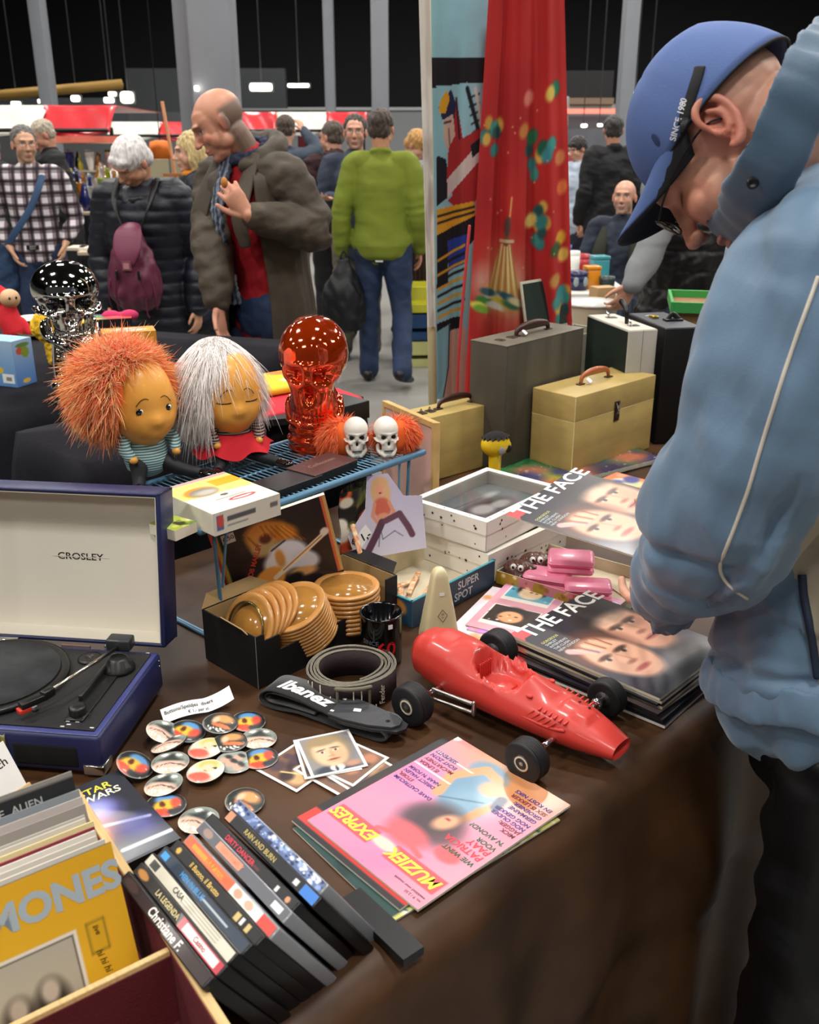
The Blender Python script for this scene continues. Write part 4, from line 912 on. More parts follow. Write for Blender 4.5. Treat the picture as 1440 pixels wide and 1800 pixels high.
# metal bowl at the left end
pos=lw(o,rz,.050,.074,T+.070); Rm=Matrix.Rotation(rz,3,'Z')@Euler((0,-math.radians(70),0)).to_matrix()
t=thing('metal_bowl','shiny metal bowl standing on edge at the left end of the black box','bowl',pos,0,rot=Rm.to_euler())
BRZ=M('bronze_rim','#8a7a50',.25,metal=.9)
t.scale=(.86,)*3
MB().lathe([(0,-.012),(.03,-.008),(.045,.004),(.052,.016),(.0,.002)][:4]+[(.053,.018),(.0505,.018),(.044,.006),(.03,-.006),(0,-.0105)],M('polished_silver','#e8e6e0',.1,metal=1),40).build('body',t)
MB().lathe([(.051,.016),(.0545,.017),(.0545,.0205),(.051,.0205)],BRZ,40,cap=False).build('rim',t)
# ---------------------------------------------------------------- black mug
c=P(670,1075,T+.095); t=thing('mug','glossy black mug with red characters beside the box of bowls','mug',(c.x,c.y,T),2.2)
GB=M('gloss_black','#08080a',.12,coat=.5)
MB().lathe([(0,.002),(.028,0),(.034,.002),(.0365,.006),(.0365,.09),(.038,.095),(.0365,.0965),(.034,.094),(.0335,.01),(0,.008)],GB,44).build('body',t)
MB().sweep([(.034,0,.078),(.056,0,.076),(.06,0,.05),(.054,0,.024),(.034,0,.02)],[(.006,.004)]*5,GB,n=10,up=(0,1,0)).build('handle',t)
def wrap(mb,txt,sz,r,a,z,mat,bold=.02):
    vs,fs=text_mesh(txt,0,bold,'CENTER',0); out=[]
    for x,y,_ in vs: q=a+x*sz/r; out.append((r*math.cos(q),r*math.sin(q),z+y*sz))
    mb.add(out,fs,mat)
mb=MB(); wrap(mb,'60',.036,.0368,-1.3-2.2,.038,C('#c81e24')); wrap(mb,'SINCE',.012,.0368,-2.1-2.2,.05,C('#55585c')); wrap(mb,'I    I    I',.03,.0368,-1.9-2.2,.065,C('#34363a'),0); mb.build('printed_marks',t)
MB().box(-.004,.004,-.0006,0,-.004,.004,WHITEP,X=TX(.0371*math.cos(-3.3),.0371*math.sin(-3.3),.082,rz=-1.72)).build('price_sticker',t)
# ---------------------------------------------------------------- coiled strap
c=P(616,1170,T+.047); t=thing('coiled_guitar_strap','dark brown woven guitar strap rolled up standing on its edge','guitar strap',(c.x,c.y,T),0)
STR=M('dark_webbing','#2a1d1e',.75,bump=.3,bs=700); EDG=M('grey_webbing_edge','#8a8474',.7,bump=.3,bs=900)
N_=420; turns=4.3; vs=[]; vi=[]
for i in range(N_):
    a=2*math.pi*turns*i/(N_-1)-1.2; r=.0505+.0235*(i/(N_-1))+.0022*math.sin(a*2.0+.4)+.0015*math.sin(a*3.1)
    ca,sa=math.cos(a),math.sin(a); w_=.0014
    for rr,z in ((r-w_,.0),(r+w_,.0),(r+w_,.0475),(r-w_,.0475)): vs.append((rr*ca,rr*sa*.98,z+.0015*math.sin(a*.5+1)+.002*(i/N_)))
fs=[[i*4+k,i*4+(k+1)%4,(i+1)*4+(k+1)%4,(i+1)*4+k] for i in range(N_-1) for k in range(4)]+[[3,2,1,0],[(N_-1)*4+k for k in range(4)]]
MB().add(vs,fs,STR,True).build('webbing',t)
mb=MB(); 
for off in (-1,1):
    pts=[(vs[4*i+1][0]*.5+vs[4*i][0]*.5+(off*.0011)*math.cos(2*math.pi*turns*i/(N_-1)-1.2),vs[4*i+1][1]*.5+vs[4*i][1]*.5+off*.0011*math.sin(2*math.pi*turns*i/(N_-1)-1.2),vs[4*i+2][2]) for i in range(0,N_,3)]
    mb.sweep(pts,.0008,EDG,n=5,sub=1,cap='flat')
mb.build('edge_stitching',t)
mb=MB(); CRM=M('cream_stitch','#e9e0c8',.6)
for a,z0,z1 in ((-.95,.004,.01),(-2.45,.008,.044),(-2.2,.0,.046),(-1.95,.01,.03),(-1.45,.004,.044),(-1.28,.0,.046),(-2.62,.005,.04)):
    r=.0765; p=Vector((r*math.cos(a),r*math.sin(a)*.98,0)); mb.sweep([p+Vector((0,0,z0)),p+Vector((0,0,z1))],.0011,CRM,n=5,sub=1)
mb.build('vertical_stitching',t)
mb=MB(); r=.0768
vs_,fs_=text_mesh('Fender',.25,.01,'CENTER',0); out=[]
for x,y,_ in vs_: q=-.78-y*.016/r; out.append((r*math.cos(q),r*math.sin(q)*.98,.024+x*.0125))
mb.add(out,fs_,CRM); mb.build('woven_lettering',t)
gp=[(.079*math.cos(-1.75),.079*math.sin(-1.75),.046),(.079*math.cos(-1.75),.079*math.sin(-1.75),.0),]
mb=MB(); OLV=M('olive_loop','#6a6552',.6)
for a in (-1.78,-1.12): mb.sweep([(.079*math.cos(a),.078*math.sin(a),.0),(.0795*math.cos(a),.0785*math.sin(a),.046)],(.0022),OLV,n=6,sub=1)
mb.sweep([(.0795*math.cos(a),.0785*math.sin(a),.049) for a in np.linspace(-1.8,-1.1,8)],.0035,OLV,n=8,sub=1); mb.build('leather_loop',t)
# ---------------------------------------------------------------- flat black strap with white script
o=P(478,1228,T); e=P(672,1288,T); rz=ang(o,e); t=thing('guitar_strap','folded black guitar strap with white script and a grey leather end','guitar strap',(o.x,o.y,T),rz)
L0=(e-o).length
WEB=M('black_webbing','#151516',.7,bump=.25,bs=800,sheen=.3)
def ribbon(mb,pts,w,mat,th=.0016,yo=0.,skew=0.):
    n=len(pts); vs=[]
    for i,(x,z) in enumerate(pts):
        j0,j1=max(0,i-1),min(n-1,i+1); dx,dz=pts[j1][0]-pts[j0][0],pts[j1][1]-pts[j0][1]; l=math.hypot(dx,dz)+1e-9; nx,nz=-dz/l*th/2,dx/l*th/2
        yy=yo+skew*x
        vs+=[(x+nx,yy-w/2,z+nz),(x+nx,yy+w/2,z+nz),(x-nx,yy+w/2,z-nz),(x-nx,yy-w/2,z-nz)]
    fs=[[i*4+k,i*4+(k+1)%4,(i+1)*4+(k+1)%4,(i+1)*4+k] for i in range(n-1) for k in range(4)]+[[3,2,1,0],[(n-1)*4+k for k in range(4)]]
    mb.add(vs,fs,mat,True)
def spl(p,n=8):
    out=[]; m=len(p)
    for i in range(m-1):
        a,b,c,d=(p[min(max(i+k,0),m-1)] for k in (-1,0,1,2))
        for q in range(n):
            t_=q/n; out.append(tuple(.5*((2*b[k])+(-a[k]+c[k])*t_+(2*a[k]-5*b[k]+4*c[k]-d[k])*t_*t_+(-a[k]+3*b[k]-3*c[k]+d[k])*t_**3) for k in (0,1)))
    return out+[p[-1]]
mb=MB(); pts=spl([(.135,.022),(.10,.028),(.06,.035),(.02,.035),(.0,.026),(-.006,.014),(.004,.004),(.03,.003),(.07,.008),(.11,.006),(.15,.004),(.2,.003),(L0+.01,.004),(L0+.022,.012),(L0+.012,.021),(L0-.01,.021),(.16,.014)]); ribbon(mb,pts,.052,WEB,.003,.0)
mb.build('webbing',t)
mb=MB(); pts=spl([(.11,.020),(.08,.026),(.04,.0285),(.012,.026),(.004,.016),(.015,.010),(.05,.012),(.1,.012)]); ribbon(mb,pts,.05,M('black_leather','#1b1b1d',.45,bump=.05,bs=100),.0025,.002); mb.build('inner_layer',t)
mb=MB(); vs_,fs_=text_mesh('Ibanez',.35,.035,'CENTER',0)
surf=spl([(.135,.022),(.10,.028),(.06,.035),(.02,.035),(.0,.026)])
def sz_(x):
    for a,b in zip(surf,surf[1:]):
        if b[0]<=x<=a[0]: return a[1]+(b[1]-a[1])*(x-a[0])/(b[0]-a[0]+1e-9)
    return surf[0][1]
mb.add([(.068+x*.036,-.004+y*.036,sz_(.068+x*.036)+.0024) for x,y,_ in vs_],fs_,M('white_print','#eeece6',.5)); mb.build('printed_lettering',t)
tip=[(.128,-.03),(.128,.03),(.17,.027),(.215,.018),(.24,.008),(.243,-.004),(.235,-.016),(.2,-.027),(.16,-.031)]
LEA=M('grey_leather','#3c3e41',.42,bump=.08,bs=60)
MB().prism(tip,.024,.0275,LEA).build('leather_end',t)
MB().prism([(x*1.06-.004,y*1.12) for x,y in tip],.019,.0235,M('dark_leather','#202124',.45)).build('leather_backing',t)
MB().lathe([(.0035,.0276),(.0035,.028),(0,.028)],M('hole_black'),14,TX(.222,-.004,0)).build('button_hole',t)
MB().box(-.006,.006,-.004,.004,.0276,.0282,WHITEP,X=TX(.165,.0,0,rz=.3)).build('price_sticker',t)
for y in (-.02,.018): MB().box(-.003,.003,-.002,.002,0,.0008,M('white_print'),X=TX(.131,y,.0276)).build('stitch',t)
# ---------------------------------------------------------------- metronome
c=P(772,1135,T); t=thing('metronome','cream plastic metronome standing behind the red car','metronome',(c.x,c.y+.03,T),math.radians(14))
IV=M('ivory_plastic','#d9cba0',.32,coat=.2)
mb=MB(); prof=[(0,.0345,.0275),(.004,.036,.029),(.01,.0355,.0285),(.06,.0275,.023),(.105,.019,.0175),(.13,.0145,.0145),(.14,.0115,.012),(.146,.006,.007),(.1475,.0001,.0001)]
n=40; vs=[]
for z,a,b in prof:
    for k in range(n):
        q=2*math.pi*k/n; e_=.45; vs.append((a*math.copysign(abs(math.cos(q))**e_,math.cos(q)),b*math.copysign(abs(math.sin(q))**e_,math.sin(q)),z))
fs=[[i*n+k,i*n+(k+1)%n,(i+1)*n+(k+1)%n,(i+1)*n+k] for i in range(len(prof)-1) for k in range(n)]+[[k for k in range(n)][::-1]]
mb.add(vs,fs,IV,True,TX(s=1.05)).build('body',t); t.scale=(.93,.93,.93)
ly=-.0263; lt=math.atan2(.0285-.0175,.095)
mb=MB(); LX=TX(0,-.0268,.062,rx=math.pi/2-lt)
for a,b in (((0,.013),(.0095,0)),((.0095,0),(0,-.013)),((0,-.013),(-.0095,0)),((-.0095,0),(0,.013))): mb.sweep([(a[0],a[1],.0003),(b[0],b[1],.0003)],.0005,INK,n=4,sub=1,cap='flat',X=LX)
mb.text('W',.006,INK,X=LX@TX(0,.003,.0004)); mb.text('M',.005,INK,X=LX@TX(0,-.004,.0004)); mb.build('printed_emblem',t)
MB().box(-.005,.005,-.003,.003,0,.0005,WHITEP,X=TX(0,-.0199,.105,rx=math.pi/2-lt)).build('price_sticker',t)
# ---------------------------------------------------------------- game box with orange sticks
zt=T+.055; A_,B_,C_,D2=P(668,1002,zt),P(728,951,zt),P(869,985,zt),P(722,1062,zt)
o=P(870,1030,T); X_=(P(722,1085,T)-o); 
a=P(725,1058,zt); b=P(870,985,zt); rz=ang(a,b); Wb=(b-a).length; Db=.19
t=thing('game_box','open teal edged game box with bold side lettering, holding orange sticks','game box',(a.x,a.y,T),rz)
TEAL=M('teal_edge','#3f93a0',.5); NVY=M('slate_print','#2e4356',.5); CRD=M('cream_card','#d6caae',.75,var=.05,vs=14)
mb=MB().box(0,Wb,0,Db,0,.002,CRD)
for b_ in ((0,Wb,0,.002,0,.055),(0,Wb,Db-.002,Db,0,.055),(0,.002,.002,Db-.002,0,.055),(Wb-.002,Wb,.002,Db-.002,0,.055)): mb.box(*b_,CRD)
mb.build('tray',t)
mb=MB().box(.0,Wb,-.0006,0,0,.0545,NVY); mb.text('SUPER',.024,M('pale_print','#cdd0cc',.5),X=TX(Wb*.66,-.0008,.038,rx=math.pi/2),bold=.015); mb.text('SPOT',.024,M('pale_print'),X=TX(Wb*.60,-.0008,.015,rx=math.pi/2),bold=.015); mb.build('printed_front',t)
cv=CV(50,14,'#3b3a3a'); cv.rect(0,0,1,1,'#2c4f6a'); cv.ell(.3,.5,.15,.5,'#c8bc3a',0,.2); cv.ell(.55,.4,.12,.6,'#2f8aa0',0,.2); cv.ell(.8,.6,.12,.3,'#d88a3a',0,.2); cv.ell(.12,.4,.1,.4,'#1c2430')
MB().canvas(cv,Db,.0545,TX(-.0004,Db,0,rz=-math.pi/2)@TX(rx=math.pi/2)).build('printed_side',t)
mb=MB()
for b_ in ((-.0015,Wb+.0015,-.0015,.0035,.0545,.0565),(-.0015,Wb+.0015,Db-.0035,Db+.0015,.0545,.0565),(-.0015,.0035,0,Db,.0545,.0565),(Wb-.0035,Wb+.0015,0,Db,.0545,.0565)): mb.box(*b_,TEAL)
mb.build('edge_band',t)
OS=M('orange_printed_stick','#cf6a2e',.5,col2='#f0d8b0',vs=90)
gb=(a,rz)
for k,(x0,y0,x1,y1,z,lb) in enumerate(((.02,.05,.10,.12,.006,'orange stick crossing the left part of the game box'),(.05,.135,.15,.12,.008,'orange stick lying towards the back of the game box'),(.09,.09,.17,.135,.011,'orange stick in the middle of the game box, slanting to the right'),(.10,.06,.19,.10,.006,'orange stick nearest the right wall of the game box'),(.015,.03,.06,.02,.006,'orange stick in the front left corner of the game box'),(.03,.02,.035,.12,.012,'orange stick standing off the left wall of the game box'))):
    p,q=lw(a,rz,x0,y0,T+z),lw(a,rz,x1,y1,T+z+.003); mb=MB(); mb.sweep([p,p.lerp(q,.5)+Vector((0,0,.002)),q],[(.006,.0022)]*3,OS,n=10,cap='round'); tag(mb.build('pick_up_stick'),lb,'stick','orange sticks in the game box')
p,q=lw(a,rz,.012,.13,T+.058),lw(a,rz,.03,.185,T+.15); 
mb=MB().sweep([p,q],[(.005,.003),(.006,.003)],OS,n=8,sub=1); tag(mb.build('pick_up_stick'),'orange stick leaning upright against the woman picture card','stick','orange sticks in the game box')
p,q=lw(a,rz,.03,.1,T+.018),lw(a,rz,.075,.165,T+.02)
mb=MB().sweep([p,q],[(.006,.0015),(.004,.0015)],M('white_stick','#eceae4',.4),n=8,sub=1); mb.sweep([p.lerp(q,.15),p.lerp(q,.5)],[(.0068,.0022)]*2,C('#6a3a6a'),n=8,sub=1); tag(mb.build('paper_wrapper'),'white and purple wrapped stick lying in the game box','wrapper')
# ---------------------------------------------------------------- picture card with euro price
a_,b_=P(632,1025,T+.02),P(757,968,T+.02)
pb=P(650,1010,T+.03); 
X_=Vector((b_.x-a_.x,b_.y-a_.y,0)).normalized(); n_=Vector((X_.y,-X_.x,0)); U_=(Vector((0,0,1))*math.cos(.22)-n_*math.sin(.22)).normalized()
o=P(620,1012,T+.03); t=tag_t('picture_card','lilac picture card of a seated woman in a red top, marked one euro','picture card',Matrix((X_,U_,n_)).transposed().to_4x4())
X_=Vector((math.cos(.42),math.sin(.42),0)); n_=Vector((X_.y,-X_.x,0)); U_=(Vector((0,0,1))*math.cos(.22)-n_*math.sin(.22)).normalized(); n_=X_.cross(U_)
mm=Matrix((X_,U_,n_)).transposed().to_4x4(); mm.translation=Q(626,985,1.77); t.matrix_world=mm; t.scale=(1.0,)*3
hexa=[(0,0),(.155,.0),(.155,.11),(.115,.115),(.085,.165),(.04,.165),(.03,.10),(-.012,.052)]
cv=CV(110,118,'#c9c2d6'); cv.grad('#d6d0e0','#bcb4cc',80)
asp=.17/.17
def cvp(u,v): return u,v
cv.ell(.46,.80,.075,.095,'#e6b48a',0,.15); cv.ell(.47,.88,.1,.08,'#d8a878',0,.2); cv.ell(.40,.74,.05,.15,'#dcae7e',8,.3); cv.ell(.54,.72,.05,.13,'#dcae7e',-8,.3); cv.ell(.46,.8,.05,.065,'#e2a080',0,.2); cv.ell(.46,.765,.02,.008,'#8a2a2a')
cv.ell(.47,.58,.11,.13,'#cf6652',5,.15); cv.ell(.47,.46,.09,.06,'#dc9a7a',0,.2); cv.line([(.38,.64),(.34,.5),(.42,.36)],.04,'#dc9478'); cv.line([(.56,.64),(.61,.52),(.56,.44)],.04,'#dc9478')
cv.line([(.45,.41),(.36,.26),(.2,.02)],.085,'#5c3a4a'); cv.line([(.5,.42),(.68,.48),(.78,.3),(.82,.2)],.075,'#6a4654'); cv.line([(.42,.36),(.44,.2),(.60,.28),(.7,.2)],.008,'#4a4652'); cv.line([(.42,.34),(.38,.12)],.008,'#4a4652')
cv.poly([(.03,.2),(.24,.42),(.31,.3),(.1,.08)],'#f2f0ee')
# card outline = clipped grid
mb=MB(); w_=.18; mask=lambda x,y: None
def inside(x,y):
    c=False; n=len(hexa)
    for i in range(n):
        x1,y1=hexa[i]; x2,y2=hexa[(i+1)%n]
        if (y1>y)!=(y2>y) and x<(x2-x1)*(y-y1)/(y2-y1)+x1: c=not c
    return c
ny,nx=cv.a.shape[:2]; aa=np.where(cv.a<=.04045,cv.a/12.92,((cv.a+.055)/1.055)**2.4)
vs=[(-.014+.171*i/(nx-1),.167*j/(ny-1),.0012) for j in range(ny) for i in range(nx)]
fs=[[j*nx+i,j*nx+i+1,(j+1)*nx+i+1,(j+1)*nx+i] for j in range(ny-1) for i in range(nx-1) if inside(*( (vs[j*nx+i][0]+vs[(j+1)*nx+i+1][0])/2,(vs[j*nx+i][1]+vs[(j+1)*nx+i+1][1])/2))]
mb.prism(hexa,0,.001,WHITEP); mb.add(vs,fs,PRINT,False,None,[tuple(c) for c in aa.reshape(-1,3)])
mb.text('€ 1,-',.022,INK,X=TX(.015,.042,.0016,rz=math.radians(22)),bold=.02); mb.build('card',t)
# ---------------------------------------------------------------- concert picture book leaning under the rack
bl,br,tlc=P(408,1068,T+.005),P(602,1004,T+.005),None
X_=Vector((br.x-bl.x,br.y-bl.y,0)).normalized(); n_=Vector((X_.y,-X_.x,0)); ln=math.radians(-4)
a_=P(404,1075,T+.005); 
# lean away from the viewer, top resting against the rack
U_=(Vector((0,0,1))*math.cos(.35)-n_*math.sin(-.30)).normalized()
tl3,tr3,br3,bl3=para((357,943),(563,872),(602,1000),(409,1070),1.60); dn_=(bl3-tl3)*.30; bl3=bl3+dn_; br3=br3+dn_
m=plane3(bl3,br3,tl3)
cv=CV(130,96,'#2e2629'); cv.grad('#33292d','#241f22',50); cv.speck(10,['#4a3036','#3e2c30','#59353a'],.05,.12,R_,soft=.5,al=.5)
cv.rect(0,0,.03,1,'#e0603a'); cv.rect(.03,0,.055,1,'#e8b04a'); cv.rect(.055,0,.066,1,'#5a8a4a'); cv.rect(.95,0,.975,1,'#e06a48'); cv.rect(.975,0,1,1,'#d8b06a')
cv.ell(.45,.78,.18,.16,'#eea044',-10,.2); cv.ell(.6,.72,.11,.1,'#d08028',-30,.3); cv.ell(.36,.68,.08,.16,'#e8a850',20,.3); cv.ell(.4,.62,.1,.1,'#d8c890',10,.3); cv.ell(.43,.72,.05,.06,'#6a3028',0,.3); cv.line([(.3,.8),(.36,.62)],.02,'#b06a28')
for k in range(12): cv.line([(.4+.02*k,.9-.01*k),(.42+.03*k,.76-.02*k)],.009,'#a85c1c' if k%2 else '#f0b050')
cv.ell(.58,.43,.17,.19,'#e8eefa',-15,.15); cv.ell(.7,.3,.13,.12,'#dfe4ee',-30,.2); cv.ell(.47,.36,.12,.16,'#eeeae6',0,.2); cv.ell(.5,.42,.04,.12,'#d89a50',0,.3); cv.line([(.45,.55),(.58,.62)],.02,'#2a2830')
cv.ell(.37,.2,.14,.15,'#f6a448',20,.12); cv.ell(.2,.06,.14,.1,'#d8483c',30,.2); cv.line([(.42,.2),(.66,.36),(.93,.55)],.06,'#ffe8c0'); cv.line([(.5,.26),(.9,.53)],.012,'#8a5a3a'); cv.ell(.92,.56,.04,.05,'#f2e8d8',30,.2); cv.ell(.66,.16,.12,.06,'#e8b070',-10,.3); cv.ell(.58,.12,.07,.06,'#222',0,.3); cv.ell(.4,.1,.06,.05,'#f0e0c8',0,.3)
cv.rect(.09,.82,.2,.93,'#ece8e2')
cv.a=np.concatenate([np.zeros((28,130,3))+cv.h('#2a2326'),cv.a]); cv.asp=130/124
t,_,_=book('picture_book','dark picture book of a long-haired guitarist leaning beneath the wire rack','book',bl3,br3,tl3,cv,.008,None,[('BOB MARLEY',.285,.60,.0135,C('#d8503c'),'CENTER',.1,.03,62),('6,50',.145,.905,.012,INK,'CENTER',0,.01,4),('LIVE!',.3,.9,.008,C('#c88a70'),'CENTER',.1,.01,30)],None)
# ---------------------------------------------------------------- blue wire rack
BLW=M('blue_wire','#6f9fbc',.35,metal=.2); BLT=M('blue_tube','#4a7692',.35)
ZR=T+.245; rA,rB=P(352,934,ZR),P(744,795,ZR); rC=P(590,742,ZR); rz=ang(rA,rB); Lr=(rB-rA).length; Dr=.27
t=thing('wire_rack','blue painted wire rack standing on the brown table','rack',(rA.x,rA.y,T),rz)
H=.245
mb=MB().sweep([(0,0,H),(Lr,0,H)],.007,BLT,n=10,sub=1); mb.sweep([(0,Dr,H),(Lr,Dr,H)],.0055,BLT,n=10,sub=1)
mb.sweep([(0,0,H),(0,Dr,H)],.0055,BLT,n=10,sub=1).sweep([(Lr,0,H),(Lr,Dr,H)],.0065,BLT,n=10,sub=1); mb.build('frame',t)
mb=MB(); nw_=46
for i in range(1,nw_):
    x=Lr*i/nw_
    mb.sweep([(x,.0,H+.001),(x,Dr,H+.001)],.0013,BLW,n=5,sub=1,cap='flat')
for y in (.055,.11,.165,.22): mb.sweep([(0,y,H-.002),(Lr,y,H-.002)],.0022,BLW,n=6,sub=1,cap='flat')
go=mb.build('wire_grid',t)
for x,s in ((.03,1),(Lr-.04,-1)):
    for (y0,y1) in ((.0,Dr),):
        mb=MB(); mb.sweep([(x,.004,H-.004),(x+.01*s,.012,.02),(x+.014*s,.03,.004),(x+.014*s,Dr-.03,.004),(x+.01*s,Dr-.012,.02),(x,Dr-.004,H-.004)],.0035,BLT,n=8,sub=5,cap='flat'); mb.build('leg_loop',t)
        mb=MB(); mb.sweep([(x+.03*s,.004,H-.004),(x+.012*s,.03,.02),(x+.02*s,.06,.004),(x+.02*s,Dr-.06,.004),(x+.012*s,Dr-.03,.02),(x+.03*s,Dr-.004,H-.004)],.0026,BLW,n=8,sub=5,cap='flat'); mb.build('brace_loop',t)
RK=(rA,rz,H)
def rk(x,y,z=0): return lw(rA,rz,x,y,T+H+.003+z)
# things on the rack -------------------------------------------------
# yellow game carton with an oval window
zt=ZR+.042; a=P(372,905,zt); b=P(490,868,zt); rzg=ang(a,b); w_=(b-a).length; d_=.165
aa_=P(374,905,zt)
t=thing('game_carton','yellow game carton with an oval window and red oval logo','game carton',(aa_.x,aa_.y,ZR+.0025),rzg)
CR=M('carton_white','#e2dcc8',.6)
mb=MB().box(0,w_,0,d_,0,.04,CR,bev=.001,seg=1)
cv=CV(70,84,'#f0e27e'); cv.rect(0,0,1,.36,'#f0eddc'); cv.poly([(0,.36),(1,.36),(1,.45),(0,.5)],'#f0eddc'); cv.rect(.6,.66,1,.86,'#e9a92e'); cv.rect(.0,.93,1,.99,'#c9a0b0'); cv.ell(.34,.62,.24,.15,'#d8903c'); cv.ell(.36,.6,.2,.115,'#8a8478',0,.1); cv.ell(.38,.58,.16,.07,'#b8b2a6',0,.4); cv.ell(.62,.22,.2,.05,'#b03030',0,.1); cv.ell(.62,.22,.15,.02,'#f0e8e0'); cv.ell(.5,.4,.06,.03,'#5a5040'); cv.rect(.3,.3,.75,.32,'#9a9484')
mb.canvas(cv,w_,d_,TX(0,0,.0404)); 
cv=CV(60,14,'#d9d4c4'); cv.rect(.04,.2,.14,.85,'#3a6a9a'); cv.ell(.1,.6,.05,.3,'#c85048'); cv.rect(.2,.5,.62,.75,'#55585a'); cv.rect(.2,.25,.5,.36,'#8a8c8c'); cv.rect(.84,.5,.95,.7,'#6a6a6a')
mb.canvas(cv,w_,.039,TX(0,-.0004,.0005,rx=math.pi/2)); mb.build('carton',t)
q=lw(aa_,rzg,-.055,.03,ZR+.0025); t=thing('green_toy_pack','small yellow-green printed pack beside the yellow game carton','toy pack',(q.x,q.y,ZR+.0025),rzg+.2)
cv=CV(30,40,'#a9b84a'); cv.speck(14,['#22261c','#d8d860','#6a8a30','#e8e4d0'],.05,.14,R_); MB().box(0,.05,0,.06,0,.018,CR).canvas(cv,.05,.06,TX(0,0,.0184)).build('pack',t)
# two dark flat cases
def flatcase(px0,px1,w,d,h,lab,top,txt,zz=ZR+.003):
    a=P(*px0,zz+h); b=P(*px1,zz+h); r=ang(a,b); t=thing('flat_case',lab,'case',(a.x,a.y,zz),r)
    MB().box(0,w,0,d,0,h-.003,M('case_black','#0c0c0d',.5),bev=.001,seg=1).build('box',t)
    mb=MB().box(-.001,w+.001,-.001,d+.001,h-.0028,h,M(*top),bev=.0008,seg=1)
    if txt: mb.text(txt,.018,M('faint_print','#8a6a60',.6),X=TX(w/2,d*.55,h+.0002),shear=.3)
    mb.build('lid',t)
    return t
flatcase((554,836),(631,806),.125,.075,.018,'black flat case with brown embossed lid on the front of the rack',('brown_lid','#4a2a26',.5),'Collection')
flatcase((488,862),(556,838),.115,.07,.015,'flat black case beside the yellow carton on the rack',('black_lid','#252528',.45),'',ZR+.003)
# ---------------------------------------------------------------- fur haired dolls
DSK=M('vinyl_skin','#efaa4c',.36,sss=.2,coat=.15); DSK2=M('vinyl_skin_light','#c9933f',.38,sss=.25,coat=.1)
def strands(mb,n,root,mat,rg,l0,l1,wd,down=.5,out=.6,curl=.25,keep=None,side=None):
    """tapered flat locks growing from an ellipsoid (cx,cy,cz,rx,ry,rz)"""
    cx,cy,cz,rx,ry,rz_=root; k=0
    while k<n:
        v=Vector((rg.gauss(0,1),rg.gauss(0,1),rg.gauss(0,1))).normalized()
        if keep and not keep(v): continue
        k+=1; p=Vector((cx+v.x*rx,cy+v.y*ry,cz+v.z*rz_)); L=rg.uniform(l0,l1)*(1 if rg.random()>.06 else 1.6)
        d=(v*out+Vector((rg.uniform(-curl,curl),rg.uniform(-curl,curl),-down+rg.uniform(-curl,curl)))).normalized()
        if side is not None: d=(d+side(v)).normalized()
        w=wd*rg.uniform(.6,1.3); sd=d.cross(Vector((rg.uniform(-1,1),rg.uniform(-1,1),rg.uniform(-1,1)))).normalized(); up_=d.cross(sd)
        m=5; vs=[]
        g=Vector((rg.uniform(-.2,.2),rg.uniform(-.2,.2),-down*.7))
        q=p.copy(); dd=d.copy()
        for j in range(m):
            ww=w*(1-j/(m-1))**.8+.0001
            vs+= [q+sd*ww,q-sd*ww*.5+up_*ww*.8,q-sd*ww*.5-up_*ww*.8]
            dd=(dd+g*.35).normalized(); q=q+dd*L/(m-1)
        fs=[[j*3+a,j*3+(a+1)%3,(j+1)*3+(a+1)%3,(j+1)*3+a] for j in range(m-1) for a in range(3)]
        mb.add(vs,fs,mat,True)
